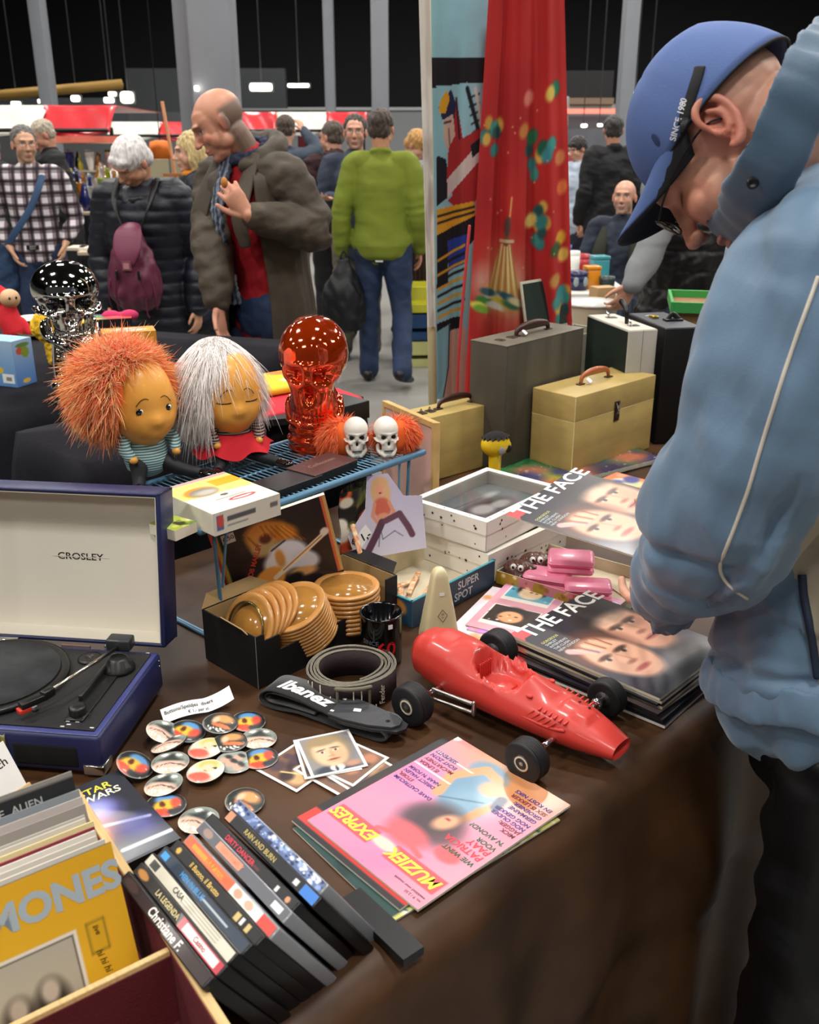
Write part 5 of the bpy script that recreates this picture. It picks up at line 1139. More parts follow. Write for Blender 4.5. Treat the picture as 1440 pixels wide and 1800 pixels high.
def doll(label,loc,rz,tilt,hair_cols,eyes,shirt,skirt,hair_r,sc_=1.,pants='#17181c'):
    t=thing('fur_haired_doll',label,'doll',loc,rz); rg=random.Random(int(loc[0]*1000))
    hz=.136*sc_
    # local: faces -y ; head
    mb=MB().ell((0,0,hz),(.056*sc_,.056*sc_,.080*sc_),DSK,seg=48,rings=36)
    vs=[Vector(v) for v in mb.v]
    out=[]
    for v in vs:
        x,y,z=v.x/sc_,v.y/sc_,(v.z-hz)/sc_*.9; f=max(0,-y/.056)
        g=lambda a,b,s1,s2: math.exp(-((x-a)/s1)**2-((z-b)/s2)**2)*f
        k=.012*g(0,-.020,.009,.009)+.006*g(.024,-.032,.018,.016)+.006*g(-.024,-.032,.018,.016)+.007*g(0,-.040,.016,.006)+.006*g(0,-.047,.014,.006)-.006*g(0,-.0432,.016,.0022)+.006*g(0,-.062,.018,.01)
        k-=.004*g(.024,-.004,.012,.009)+.004*g(-.024,-.004,.012,.009)
        n_=Vector((x/.056**2,y/.056**2,z/.072**2)).normalized(); wide=1+.10*math.exp(-((z+.02)/.03)**2)
        out.append((x*sc_*wide+n_.x*k*sc_,y*sc_+n_.y*k*sc_,hz+z/.9*sc_+n_.z*k*sc_))
    mb.v=out; head=mb.build('head',t)
    def onface(x,z,lift=.0006):
        y=-.056*math.sqrt(max(0,1-(x/.059)**2-(z/.072)**2)); 
        for a in (.024,-.024): y+=.004*math.exp(-((x-a)/.012)**2-((z+.004)/.009)**2)
        return Vector((x*sc_*(1+.1*math.exp(-((z+.02)/.03)**2)),(y-lift)*sc_,hz+z/.9*sc_))
    EB=M('eye_black','#0a0a0a',.2,coat=.5); EW=M('eye_white','#f2f2f0',.2,coat=.5); LN=M('brow_line','#2a1408',.6); LP=M('doll_lips','#b5652c',.45)
    for s in (-1,1):
        if eyes=='open':
            c=onface(s*.024,-.004,.0008); MB().ell(c,(.0072*sc_,.0022*sc_,.0056*sc_),EB,seg=18,rings=10).ell(c+Vector((.0022*sc_,-.0012*sc_,.0004)),(.0036*sc_,.0018*sc_,.0042*sc_),EW,seg=14,rings=8).ell(c+Vector((.001*sc_,-.0022*sc_,.0002)),(.0024*sc_,.0012*sc_,.003*sc_),EB,seg=12,rings=8).build('eye',t)
        else:
            MB().sweep([onface(s*.024+dx*sc_/sc_,-.006-.0015*(1-(dx/.011)**2)) for dx in (-.011,-.006,0,.006,.011)],.0011*sc_,M('closed_lash','#3a1c0a',.6),n=6).build('eye',t)
        MB().sweep([onface(s*.020+s*dx,.014-(.006 if dx>.004 else 0)-abs(dx)*.3+(.003 if dx<0 else 0),.0004) for dx in (-.009,-.003,.004,.010)],.0006*sc_,LN,n=5).build('eyebrow',t)
    MB().sweep([onface(x,-.0435+.0015*abs(x)/.015,-.0042) for x in (-.016,-.008,0,.008,.016)],[(.0006,.0006),(.002,.0016),(.0024,.002),(.002,.0016),(.0006,.0006)],LP,n=8).build('lips',t)
    # hair: dense base shell plus locks
    hb=MB(); base=M('fur_base_'+hair_cols[0][1:],hair_cols[0],.9)
    hs_=hair_r[9]; H3=(hs_[0]*sc_,(.022+hs_[1]*.3)*sc_,hz+(.014+hs_[2])*sc_,hair_r[0]*sc_,hair_r[1]*sc_,hair_r[2]*sc_)
    def keepb(v): return not (v.y<-.05 and v.z<hair_r[3]-.5*(v.x-.2)**2 and -hair_r[4]*.62<v.x<hair_r[4]*.98)
    sh=MB().ell((hs_[0]*sc_,.026*sc_,hz+.016*sc_),(hair_r[0]*sc_*.96,hair_r[1]*sc_*.86,hair_r[2]*sc_*.96),base,seg=40,rings=28)
    sh.v=[tuple(Vector(v)*1) for v in sh.v]
    # cut away the face side
    keepf=[]; 
    for f in sh.f:
        c=sum((Vector(sh.v[i]) for i in f),Vector())/len(f); v=((c-Vector((hs_[0]*sc_*.4,.022*sc_,hz+.014*sc_)))); v=Vector((v.x/hair_r[0],v.y/hair_r[1],v.z/hair_r[2]))/sc_
        keepf.append(keepb(v.normalized()))
    sh.f=[f for f,k in zip(sh.f,keepf) if k]; sh.m=[m_ for m_,k in zip(sh.m,keepf) if k]; sh.sm=[m_ for m_,k in zip(sh.sm,keepf) if k]
    hb.add(sh.v,sh.f,base,True)
    for i,c in enumerate(hair_cols):
        mt=M('fur_'+c[1:],c,.8,sheen=.6,spec=.2)
        strands(hb,hair_r[5]//len(hair_cols),H3,mt,rg,hair_r[6]*.5,hair_r[6],.0010,down=hair_r[7],out=hair_r[8],curl=.42 if hair_r[7]<.6 else .28,keep=keepb)
    ho=hb.build('fur_hair',t,fix=False); ho['kind']='stuff'
    # torso
    TB=stripes('knit_'+shirt[0][1:],shirt,200 if len(shirt)<3 else 130,'Z',.85,.5,wob=.6)
    blob(MB().sweep([(0,0,.035*sc_),(0,0,.06*sc_),(0,0,.085*sc_)],[(.041*sc_,.035*sc_),(.036*sc_,.031*sc_),(.026*sc_,.024*sc_)],TB,n=24),'sweater',t,.003,3,mat=TB)
    for s in (-1,1):
        blob(MB().sweep([(s*.032*sc_,.0,.085*sc_),(s*.046*sc_,-.012*sc_,.066*sc_),(s*.042*sc_,-.028*sc_,.052*sc_)],[.012*sc_,.012*sc_,.01*sc_],TB,n=14),'sleeve',t,.0025,2,mat=TB)
        MB().ell((s*.040*sc_,-.034*sc_,.047*sc_),(.0075*sc_,.0085*sc_,.007*sc_),DSK,seg=14,rings=10).build('hand',t)
    if skirt:
        SK=M('red_felt','#c8202c',.9,bump=.15,bs=300); mb=MB(); n=72; vs=[]
        for j in range(7):
            u=j/6
            for k in range(n):
                a=2*math.pi*k/n; r=(.040+.034*u*(1+.22*math.sin(a*6+1)+.08*math.sin(a*11)))*sc_; vs.append((r*math.cos(a),r*math.sin(a)*.85,(.062-.036*u+.006*u*math.sin(a*6+2.5))*sc_))
        mb.add(vs,[[j*n+k,j*n+(k+1)%n,(j+1)*n+(k+1)%n,(j+1)*n+k] for j in range(6) for k in range(n)],SK,True); mb.build('skirt',t)
    PN=M('doll_trousers'+pants[1:],pants,.6)
    for s,dx in ((-1,-.01),(1,.02)):
        MB().sweep([(s*.018*sc_,-.0*sc_,.045*sc_),(s*.03*sc_,-.03*sc_,.022*sc_),(s*(.045)*sc_+dx,-.075*sc_,.012*sc_)],[.018*sc_,.014*sc_,.009*sc_],PN,n=14).build('leg',t)
        MB().sweep([(s*(.045)*sc_+dx,-.078*sc_,.012*sc_),(s*.052*sc_+dx*1.3,-.098*sc_,.012*sc_)],[(.0085*sc_,.0085*sc_),(.0105*sc_,.007*sc_)],M('shiny_black_shoe','#0b0b0d',.12,coat=.6),n=14).build('shoe',t)
    return t
p1=rk(.055,.17); p2=rk(.215,.165)
p1=P(262,838,ZR+.003); p2=P(413,812,ZR+.003)
doll('doll with orange fur hair, open eyes and teal striped sweater',(p1.x,p1.y,ZR+.004),math.radians(40),0,['#ff7c38','#ff9844','#ffb05c','#ff6c30','#ffcc88'],'open',('#4a7a80','#c4d8d4'),False,(.074,.072,.074,.72,.78,12000,.046,.38,.62,(-.022,.02,.006)),1.1)
doll('doll with long white fur hair, closed eyes and red skirt',(p2.x,p2.y,ZR+.004),math.radians(26),0,['#f4eee8','#fffaf6','#ffffff','#f8e8e4','#ece4de'],'closed',('#2c2226','#b09488'),True,(.068,.068,.080,.54,.72,9500,.080,.85,.5,(-.016,.02,.006)),1.06)
# ---------------------------------------------------------------- skulls
def skull_fn(sx,kind):
    """distort an ellipsoid set into a skull with hollow eyes; returns post function (local metres, height about .2*sx)"""
    def f(co,no):
        c=co/sx; x,y,z=c[:,0],c[:,1],c[:,2]; front=np.clip(-y/.05,0,1)
        k=np.zeros(len(c))
        for s in (-1,1):
            k-=.030*np.exp(-((x-s*.031)/.0175)**4-((z-.148)/.0155)**4)*front
            k-=.006*np.exp(-((np.abs(x)-.058)/.012)**2-((z-.115)/.02)**2)
        k+=.004*np.exp(-((z-.170)/.006)**2)*np.exp(-(x/.05)**2)*front
        k-=.020*np.exp(-((x/(.0105-.0*z))**2)-((z-.113)/.014)**2)*front
        teeth=np.exp(-((z-.073)/.016)**2)*np.exp(-(x/.034)**2)*front
        k+=.0035*teeth*np.sign(np.cos(x*2*np.pi/.0085))*.6
        k-=.0085*np.exp(-((z-.0735)/.0022)**2)*np.exp(-(x/.032)**2)*front
        return co+no*(k*sx)[:,None]
    return f
def skull_pieces(mb,mat,neck=0,cheek=True):
    mb.ell((0,.018,.178),(.071,.086,.068),mat,seg=40,rings=28)
    mb.ell((0,-.012,.150),(.062,.062,.052),mat,seg=32,rings=22)
    mb.sweep([(0,-.025,.15),(0,-.034,.105),(0,-.036,.080)],[(.054,.04),(.040,.032),(.033,.027)],mat,n=24)
    mb.sweep([(0,-.02,.075),(0,-.034,.052)],[(.036,.034),(.027,.022)],mat,n=20,sub=1)
    for s in (-1,1):
        mb.sweep([(s*.05,.02,.095),(s*.048,-.005,.062),(s*.022,-.042,.045)],[.012,.012,.012],mat,n=12)
        if cheek: mb.sweep([(s*.066,.02,.13),(s*.058,-.03,.122),(s*.036,-.052,.118)],[.009,.010,.011],mat,n=12)
# orange glass head
AMB=M('orange_mirror_glass','#ee4a08',.06,metal=.8,coat=1.,spec=.8)
q=P(555,786,ZR+.003); t=thing('glass_skull','shiny orange glass skull vase on the rack behind the little skulls','skull vase',(q.x,q.y,ZR+.004),math.radians(-4))
mb=MB(); skull_pieces(mb,AMB,0,False); mb.sweep([(0,.0,.11),(0,.002,.05),(0,0,.012)],[(.052,.05),(.052,.05),(.058,.055)],AMB,n=28)
def pA(co,no):
    co=skull_fn(1.,'a')(co,no); z=co[:,2]; k=.0022*np.sin(z*2*np.pi/.017)*(z<.06); k+=.0012*vnoise(co,10,2.)*(z>.06)
    return co+no*k[:,None]
ob=blob(mb,'vase_body',t,.0026,3,post=pA,mat=AMB); ob.scale=(1.02,1.0,1.12)
# chrome skull on a ribbed neck
CHR=M('mirror_chrome','#e6e2da',.05,metal=1)
q=P(130,708,ZA); q=Vector((q.x,q.y+.05,ZA)); t=thing('chrome_skull','large mirror chrome skull on a ribbed neck stand, on the black table','skull',(q.x,q.y,ZA+.004),math.radians(24))
mb=MB(); skull_pieces(mb,CHR)
for s_ in (-1,1): MB().ell((s_*.038,-.046,.268),(.022,.016,.019),M('gloss_black'),seg=20,rings=12).build('eye_socket',t)
def pC(co,no): 
    co=skull_fn(1.,'c')(co,no); k=.0016*np.sign(vnoise(co,10,4.))*(co[:,2]<.12); return co+no*k[:,None]
ob=blob(mb,'head',t,.0026,2,post=pC,mat=CHR); ob.scale=(1.26,1.22,1.06); ob.location=(0,0,.112)
mb=MB(); 
for k in range(6): mb.lathe([(.036,0),(.046+.002*k%2,.006),(.046,.012),(.036,.017)],CHR,36,TX(0,.01,.055+.019*k),sx=1.1,sy=.9)
mb.build('ribbed_neck',t)
for s in (-1,1): 
    MB().sweep([(s*.05,-.012,.03),(s*.056,-.02,.09),(s*.05,-.03,.165)],.006,CHR,n=12).build('piston',t)
    MB().sweep([(s*.022,-.045,.03),(s*.026,-.05,.09),(s*.024,-.045,.15)],.0042,CHR,n=12).build('piston',t)
MB().lathe([(.070,0),(.072,.004),(.072,.045),(.066,.052),(.05,.055),(0,.055)],CHR,44).build('stand',t)
MB().lathe([(.08,-.004),(.08,.002),(0,.002)],BLACKP,44).build('base_plate',t)
# two small white skulls with orange hair
BON=M('bone_white','#e6e0d4',.45); 
def mini(px,py,rz,label,flip):
    q=P(px,py,ZR+.003); t=thing('small_skull',label,'skull',(q.x,q.y,ZR+.0035),rz); s=.34
    mb=MB(); skull_pieces(mb,BON); ob=blob(mb,'skull_head',t,.0034,2,post=skull_fn(1.,'m'),mat=BON); ob.scale=(s*1.05,s,s*1.12); ob.location=(0,0,-.010)
    for sd in (-1,1): MB().ell((sd*.0107,-.0155,.0465),(.0047,.0035,.0044),M('hole_black'),seg=12,rings=8).build('eye_socket',t)
    MB().ell((0,-.018,.0333),(.0027,.0026,.0038),M('hole_black')).build('nose_hole',t)
    MB().sweep([(-.0095,-.019,.0178),(0,-.0202,.017),(.0095,-.019,.0178)],.0008,M('hole_black'),n=6).build('mouth_line',t)
    rg=random.Random(px); mb=MB(); OB_=M('orange_plush','#ff7434',.9)
    mb.ell((flip*.026,.024,.036),(.046,.022,.036),OB_,seg=24,rings=16); 
    for c,n in (('#ff6a2c',1100),('#ff8a48',700)): strands(mb,n,(flip*.026,.022,.037,.047,.023,.036),M('fur_'+c[1:],c,.65,sheen=.3,spec=.3),rg,.010,.022,.0009,down=.5,out=.7,keep=lambda v: not(v.y<-.2 and abs(v.x-(-flip*.3))<.55))
    ho=mb.build('fur_hair',t,fix=False); ho['kind']='stuff'
mini(627,804,math.radians(8),'left of the two small white skulls with orange fur',-1)
mini(680,803,math.radians(16),'right of the two small white skulls with orange fur',1)
# ================================================================ things on the brown table, rear part
# wooden framed board behind the rack's right end
bt=para((660,703),(745,742),(765,960),(690,960),1.9)
a=Q(763,965,2.02); b=Q(743,741,2.12); c_=Q(657,703,2.42)
m=plane3(a,a+(c_-b),b); wB=(c_-b).length; hB=(b-a).length
t=tag_t('framed_board','pale wooden frame with pinkish backing standing behind the wire rack','frame',m)
PINE=M('pine_frame','#c9a468',.5,var=.1,vs=18)
mb=MB()
for b_ in ((0,.014,0,hB),(wB-.014,wB,0,hB),(.014,wB-.014,0,.014),(.014,wB-.014,hB-.014,hB)): mb.box(b_[0],b_[1],b_[2],b_[3],-.006,.010,PINE,bev=.001,seg=1)
mb.build('frame',t); MB().box(.012,wB-.012,.012,hB-.012,-.003,.001,M('pinkish_board','#c9a294',.8,var=.05,vs=4)).build('backing',t)
# flowered cloth bag hanging under the rack
q=rk(.385,.02,-.03); t=thing('flowered_pouch','orange, olive and black flowered pouch hanging under the wire rack','pouch',(q.x,q.y,T+.065),rz+0.15)
cv=CV(50,90,'#3a3a1c'); cv.speck(46,['#d8582c','#e07a3a','#1a1614','#8a8a3c','#e8e0d0','#5c6428','#1a1614','#c84a24'],.04,.13,random.Random(5),soft=.2,al=1.)
fn=lambda x,y,z_: (x,-.012*math.cos(x/.07*3.1-1.57)*-1-.004*math.sin(y*60),y)
MB().canvas(cv,.085,.15,None,FABP,fn=lambda x,y,z_: ((x-.04)*(1+.12*math.sin(y*18)),-.016*math.sin(math.pi*x/.085)+.003*math.sin(y*70+x*50),y)).canvas(cv,.085,.15,None,FABP,fn=lambda x,y,z_: ((x-.04)*(1+.12*math.sin(y*18)),.012*math.sin(math.pi*x/.085),y)).build('fabric',t)
MB().sweep([(-.01,0,.148),(0,-.002,.172),(.012,0,.148)],.0012,BLACKP,n=5).build('loop',t)
# star boxes
STB=M('white_star_card','#eee8de',.6,var=.04,vs=6)
def star_box(zb,h,label,win,rot=0.,dx=0,dy=0):
    zt=zb+h; A_=P(856,915,T+.142); B_=P(985,853,T+.142); C_2=P(762,848,T+.142)
    r=ang(A_,B_)+rot; w=(B_-A_).length; d=(C_2-A_).length*.80
    t=thing('star_box',label,'box',(A_.x+dx,A_.y+dy,zb),r,'white boxes printed with small black stars')
    MB().box(0,w,0,d,0,.003,STB).box(0,w,0,.002,0,h-.002,STB).box(0,w,d-.002,d,0,h-.002,STB).box(0,.002,0,d,0,h-.002,STB).box(w-.002,w,0,d,0,h-.002,STB).build('tray',t)
    mb=MB(); bw=.014
    for b_ in ((-.002,w+.002,-.002,bw),(-.002,w+.002,d-bw,d+.002),(-.002,bw,bw,d-bw),(w-bw,w+.002,bw,d-bw)): mb.box(*b_,h-.002,h,STB)
    for b_ in ((-.002,w+.002,-.002,-.0003),(-.002,w+.002,d+.0003,d+.002),(-.002,-.0003,-.002,d+.002),(w+.0003,w+.002,-.002,d+.002)): mb.box(*b_,h-.03,h-.002,STB)
    ld=mb.build('lid_rim',t)
    mb=MB(); rg=random.Random(int(zb*1000))
    def star(X,s): mb.prism([((s if k%2==0 else s*.42)*math.sin(k*math.pi/5),(s if k%2==0 else s*.42)*math.cos(k*math.pi/5)) for k in range(10)],0,.0002,INK,X=X)
    for k in range(11): star(TX(.01+rg.random()*(w-.02),-.0022,.006+rg.random()*(h-.012),rx=math.pi/2),rg.uniform(.0025,.006))
    for k in range(9): star(TX(-.0022,.01+rg.random()*(d-.02),.006+rg.random()*(h-.012),rz=-math.pi/2)@TX(rx=math.pi/2),rg.uniform(.0025,.005))
    for k in range(12):
        e=rg.randrange(4); u=rg.random(); star(TX(*( (u*w,bw*.5) if e==0 else (u*w,d-bw*.5) if e==1 else (bw*.5,u*d) if e==2 else (w-bw*.5,u*d)),h+.0001),.0025)
    mb.build('printed_stars',ld); 
    if win:
        cv=CV(60,50,'#8b9396'); cv.ell(.5,.5,.5,.4,'#a9b0b0',0,.6); cv.ell(.45,.45,.3,.2,'#4a4e50',0,.4); cv.ell(.4,.45,.14,.14,'#dcdcda',0,.3); cv.ell(.62,.4,.12,.1,'#d0d0ce',0,.3); cv.line([(.2,.75),(.8,.7)],.02,'#6a6e70'); cv.ell(.75,.7,.1,.06,'#e8ecec',0,.5)
        MB().canvas(cv,w-.03,d-.03,TX(.015,.015,h-.03)).build('contents_picture',t)
        MB().box(bw-.002,w-bw+.002,bw-.002,d-bw+.002,h-.0035,h-.0028,M('clear_film','#ffffff',.03,trans=1.,ior=1.2)).build('clear_window',t)
    return t
star_box(T+.071,.068,'white star-printed box with a clear window, upper of the two',True)
star_box(T+.001,.068,'white star-printed box, lower of the two, wrapped in film',False,rot=-.06,dx=.006,dy=-.004)
# yellow toy figure with black jagged cap
q=P(868,872,T); t=thing('toy_figure','small yellow toy figure with black jagged cap behind the star boxes','toy',(q.x,q.y,T),math.radians(20))
YL=M('yellow_vinyl','#e3bf1e',.35,coat=.2)
t.scale=(.85,)*3
ob=blob(MB().ell((0,0,.165),(.046,.032,.038),YL).sweep([(0,0,.14),(0,0,.035),(0,0,.008)],[(.02,.018),(.018,.016),(.02,.018)],YL,n=20).ell((.042,0,.158),(.01,.008,.012),YL),'body',t,.0025,3,mat=YL)
mb=MB(); n=30; vs=[]; 
for j in range(8):
    th=math.radians(90-j*9.5)
    for k in range(n):
        a=2*math.pi*k/n; zz=(.012*(k%2) if j==7 else 0); vs.append((.0478*math.cos(th)*math.cos(a),.0338*math.cos(th)*math.sin(a),.165+.0398*math.sin(th)+zz))
mb.add(vs,[[j*n+k,j*n+(k+1)%n,(j+1)*n+(k+1)%n,(j+1)*n+k] for j in range(7) for k in range(n)],M('hole_black'),True); mb.build('cap',t,fix=False)
for x,y in ((.006,-.032),(.034,-.020)): MB().ell((x,y,.152),(.010,.004,.012),M('hole_black') if x>.02 else M('mid_grey_plastic'),seg=14,rings=10).build('eye',t)
# patterned tray with pink soap boxes and brown heads
zt=T+.028; A_=P(1085,1068,zt); B_=P(873,1003,zt)
r=ang(B_,A_); w=(A_-B_).length; d=.19
t=thing('patterned_tray','shallow open tray with pink and gold patterned rim in front of the star boxes','tray',(B_.x,B_.y,T),r)
TR0=(B_,r); 
mb=MB().box(0,w,0,d,0,.002,CRD)
for b_ in ((0,w,0,.002,.002,.028),(0,w,d-.002,d,.002,.028),(0,.002,.002,d-.002,.002,.028),(w-.002,w,.002,d-.002,.002,.028)): mb.box(*b_,CRD)
mb.build('tray',t)
cv=CV(120,14,'#c8707c'); cv.rect(0,0,.2,1,'#a8862a'); cv.ell(.37,.5,.05,.5,'#9a7a1c'); cv.ell(.56,.3,.06,.5,'#a8862a'); cv.line([(.5,0),(.62,1)],.1,'#d8b060'); cv.rect(.65,0,1,1,'#c83a34'); cv.ell(.75,.5,.06,.4,'#a8862a'); cv.speck(20,['#e8d0a0','#8a5a1c'],.05,.2,random.Random(3))
MB().canvas(cv,w,.0285,TX(0,-.0004,0,rx=math.pi/2)).build('printed_rim',t)
PK=M('pink_plastic','#ff94b6',.3,coat=.25); 
def pinkbox(x,y,z,rzz,tx,lab):
    q=lw(B_,r,x,y,T+z); t=thing('pink_case',lab,'case',q,r+rzz,'glossy pink cases in the patterned tray',rot=Euler((tx,0,r+rzz)))
    MB().box(-.047,.047,-.03,.03,0,.0165,PK,bev=.009,seg=3).build('lower_shell',t); MB().box(-.047,.047,-.03,.03,.0172,.034,PK,bev=.009,seg=3).build('upper_shell',t)
pinkbox(.095,.045,.003,.3,0,'glossy pink case lying at the front left of the tray'); pinkbox(.185,.05,.003,.55,0,'glossy pink case at the right, its far end under the held magazine'); pinkbox(.125,.085,.036,.5,.12,'glossy pink case resting on top of the other two')
BRN=M('brown_rubber','#5c3a30',.3,coat=.3,bump=.1,bs=40)
for k,(x,y,rr,lab) in enumerate(((.035,.035,.2,'brown rubber head with two white eyes at the front left of the tray'),(.04,.09,.6,'brown rubber head behind the one with eyes'),(.075,.135,.3,'brown rubber head farthest back in the tray'))):
    q=lw(B_,r,x,y,T+.003); t=thing('rubber_head',lab,'toy head',q,r+rr)
    blob(MB().ell((0,0,.022),(.036,.026,.022),BRN,seg=24,rings=16).ell((0,-.016,.018),(.02,.014,.012),BRN).ell((.028,0,.03),(.01,.01,.01),BRN),'head',t,.0025,2,post=folds(.0015,60,k),mat=BRN)
    for s in (-1,1): MB().ell((s*.008,-.018,.036),(.0065,.006,.0075),M('eye_white'),seg=14,rings=10).ell((s*.008+.001,-.0235,.037),(.003,.002,.0035),M('eye_black'),seg=10,rings=8).build('eye',t)
q=lw(B_,r,.20,.12,T+.003)
MBt=MB().box(0,.12,0,.09,0,.0015,CRD,X=Matrix.Translation(q)@Matrix.Rotation(r-.5,4,'Z')); tag(MBt.build('cardboard_sheet'),'loose piece of cardboard at the right end of the patterned tray','cardboard')
# green plastic wrapped pack and comics on the right
A_=P(985,850,T+.02); B2=P(1165,792,T+.02); r=ang(A_,B2); w=.47
t=thing('wrapped_pack','flat green pack wrapped in shiny crinkled plastic behind the held magazine','pack',(A_.x-.05,A_.y-.02,T),r-.1)
cv=CV(90,50,'#2e8a50'); cv.speck(24,['#3a4a8a','#d8724a','#c8c83a','#3fa060','#2a2c5a','#e88a6a'],.08,.25,random.Random(9),box=(0,0,1,.6),soft=.5); cv.speck(60,['#f2f6f4','#e2eaea'],.004,.02,random.Random(2),soft=.4)
MB().box(0,.46,0,.22,0,.012,CR,bev=.002,seg=1).canvas(cv,.46,.22,TX(0,0,.0125)).build('pack',t)
mb=MB(); grid_mesh(mb,110,60,lambda i,j: (-.01+.48*i,-.01+.24*j,.015+.004*mnoise.noise(Vector((i*22,j*13,1)))+.003*mnoise.noise(Vector((i*60,j*30,4)))-.014*(1 if min(i,1-i,j,1-j)<.01 else 0)),M('crinkled_film','#ffffff',.04,trans=1,ior=1.25,spec=1.))
mb.build('plastic_film',t)
q=P(1045,880,T+.03); t=thing('teal_folder','teal framed picture card partly under the held magazine','card',(q.x,q.y-.02,T+.022),r+.35)
cv=CV(50,50,'#2f8ea8'); cv.rect(.1,.1,.9,.9,'#e4ecec'); cv.ell(.6,.6,.2,.15,'#c8d4c0',0,.5); cv.ell(.8,.75,.08,.08,'#5a5a4a',0,.3)
MB().box(0,.14,0,.14,0,.004,WHITEP).canvas(cv,.14,.14,TX(0,0,.0043)).build('card',t)
q=P(1100,880,T+.02); t=thing('comic_book','orange and cream comic lying on the green pack','comic',(q.x,q.y,T+.021),r+.1)
cv=CV(50,50,'#d8825c'); cv.speck(14,['#4a4a8a','#e8e4d8','#c8d0a0','#1a1a22','#e8a080'],.08,.2,random.Random(12)); MB().box(0,.16,0,.13,0,.003,WHITEP).canvas(cv,.16,.13,TX(0,0,.0033)).build('cover',t)
q=P(1170,800,T+.03); t=thing('doll_leg_piece','small pale toy lying near the blue sleeve','toy',(q.x,q.y,T+.024),.6)
blob(MB().sweep([(0,0,.012),(.04,.004,.016),(.09,.0,.014)],[.010,.014,.009],M('pale_vinyl','#e8d4c4',.4)).ell((.095,0,.014),(.014,.012,.012),M('pale_vinyl')),'body',t,.003,2,mat=M('pale_vinyl'))
MB().box(.02,.05,-.02,.02,0,.004,C('#b8384a')).build('red_base',t)
q=P(945,850,T+.01); t=thing('folded_leaflet','small folded pale blue and white leaflet behind the star boxes','leaflet',(q.x,q.y,T),.9)
m1=MB(); grid_mesh(m1,12,6,lambda i,j:(.07*i,.05*j,.002+.018*abs(.5-i)),M('pale_blue_paper','#c4dae6',.6)); m1.build('paper',t)
# ---------------------------------------------------------------- cases
YC=M('yellow_oak','#b39a5c',.5,var=.12,vs=7,stretch=(1,1,3)); YC2=M('seam_line','#dccf9c',.6)
HB=M('dark_brown_leather','#3a1c16',.4,bump=.1,bs=60); HL=M('tan_leather','#a45a30',.35,coat=.2); RUST=M('aged_metal','#4a3c34',.45,metal=.7,var=.3,vs=60)
def handle(t,x0,x1,y,z,mat,h=.022,r_=.006,tag_=True):
    mb=MB().sweep([(x0,y,z+.004),(x0+.012,y,z+h),((x0+x1)/2,y,z+h*1.25),(x1-.012,y,z+h),(x1,y,z+.004)],[(r_*.6,r_*.6),(r_,r_*.8),(r_*1.5,r_),(r_,r_*.8),(r_*.6,r_*.6)],mat,n=12,up=(0,1,0)); mb.build('handle',t)
    for x in (x0,x1): MB().box(x-.012,x+.012,y-.008,y+.008,z,z+.0035,RUST,bev=.001,seg=1).sweep([(x-.006,y,z+.002),(x,y,z+.012),(x+.006,y,z+.002)],.0014,RUST,n=6).build('handle_mount',t)
    if tag_: MB().box(-.012,.012,-.008,.008,0,.0006,WHITEP,X=TX(x0+.02,y-.014,z+.012,rx=.7,rz=.4)).build('price_tag',t)
# big yellow case
f=P(1004,838); rzq=ang(P(1004,838),P(1146,786)); h=.222; w=.375; d=.148
t=thing('wooden_case','yellow oak-look case with tan handle and metal latch','case',(f.x,f.y,T),rzq)
MB().box(0,w,0,d,0,.150,YC,bev=.002).build('body',t); MB().box(0,w,0,d,.1505,h,YC,bev=.002).build('lid',t)
MB().box(-.0004,w+.0004,-.0004,d+.0004,.1498,.1512,YC2).box(-.0006,.0008,-.0006,.0008,.004,h-.004,YC2).build('seam',t)
handle(t,.12,.25,d*.52,h,HL,.024,.0075)
mb=MB().box(.178,.202,-.003,0,.120,.178,RUST,bev=.001,seg=1).ell((.19,-.004,.135),(.010,.004,.012),RUST,seg=14,rings=8).sweep([(.183,-.005,.172),(.190,-.008,.150),(.197,-.005,.172)],.002,CHROME,n=6).box(.186,.194,-.007,-.003,.14,.165,STEEL,bev=.001,seg=1); mb.build('latch',t)
# tall grey case
f=P(894,836); rzq=ang(P(892,830),P(1016,782)); h=.35; w=.36; d=.125
GR=M('grey_brown_vinyl','#4b463b',.5,var=.28,vs=5,stretch=(3,1,.35),bump=.04,bs=200)
t=thing('tall_case','tall worn grey-brown case with dark handle','case',(f.x-.014,f.y+.024,T),rzq)
MB().box(0,w,0,d,0,h,GR,bev=.003).build('body',t); MB().box(-.0006,w+.0006,-.0006,d+.0006,h-.0015,h+.0006,M('grey_vinyl_lit_top','#6a6458',.5,var=.15,vs=12)).build('top_panel',t)  # top in a lighter grey: the stronger light on it put into colour
handle(t,.12,.27,d*.5,h,HB,.02,.009)
for x in (.05,.10): MB().box(x-.01,x+.01,d*.4,d*.6,h,h+.003,RUST,bev=.001,seg=1).build('clasp',t)
# small yellow case
f2=P(862,817); rzs=ang(P(740,852),P(862,817)); h=.178; w=.245; d=.10
t=thing('small_case','small flat yellow-brown case with dark leather handle, left of the tall one','case',(f2.x-w*math.cos(rzs),f2.y-w*math.sin(rzs),T),rzs)
MB().box(0,w,0,d,0,h,YC,bev=.002).build('body',t); MB().box(w-.0006,w+.0008,-.0008,.0006,.004,h-.003,YC2).build('seam',t)
handle(t,.09,.215,d*.5,h,HB,.02,.007,False)
for x in (.03,.06): MB().box(x-.011,x+.011,d*.35,d*.6,h,h+.003,RUST,bev=.001,seg=1).sweep([(x-.005,d*.4,h+.003),(x,d*.5,h+.012),(x+.005,d*.6,h+.003)],.0012,RUST,n=6).build('clasp',t)
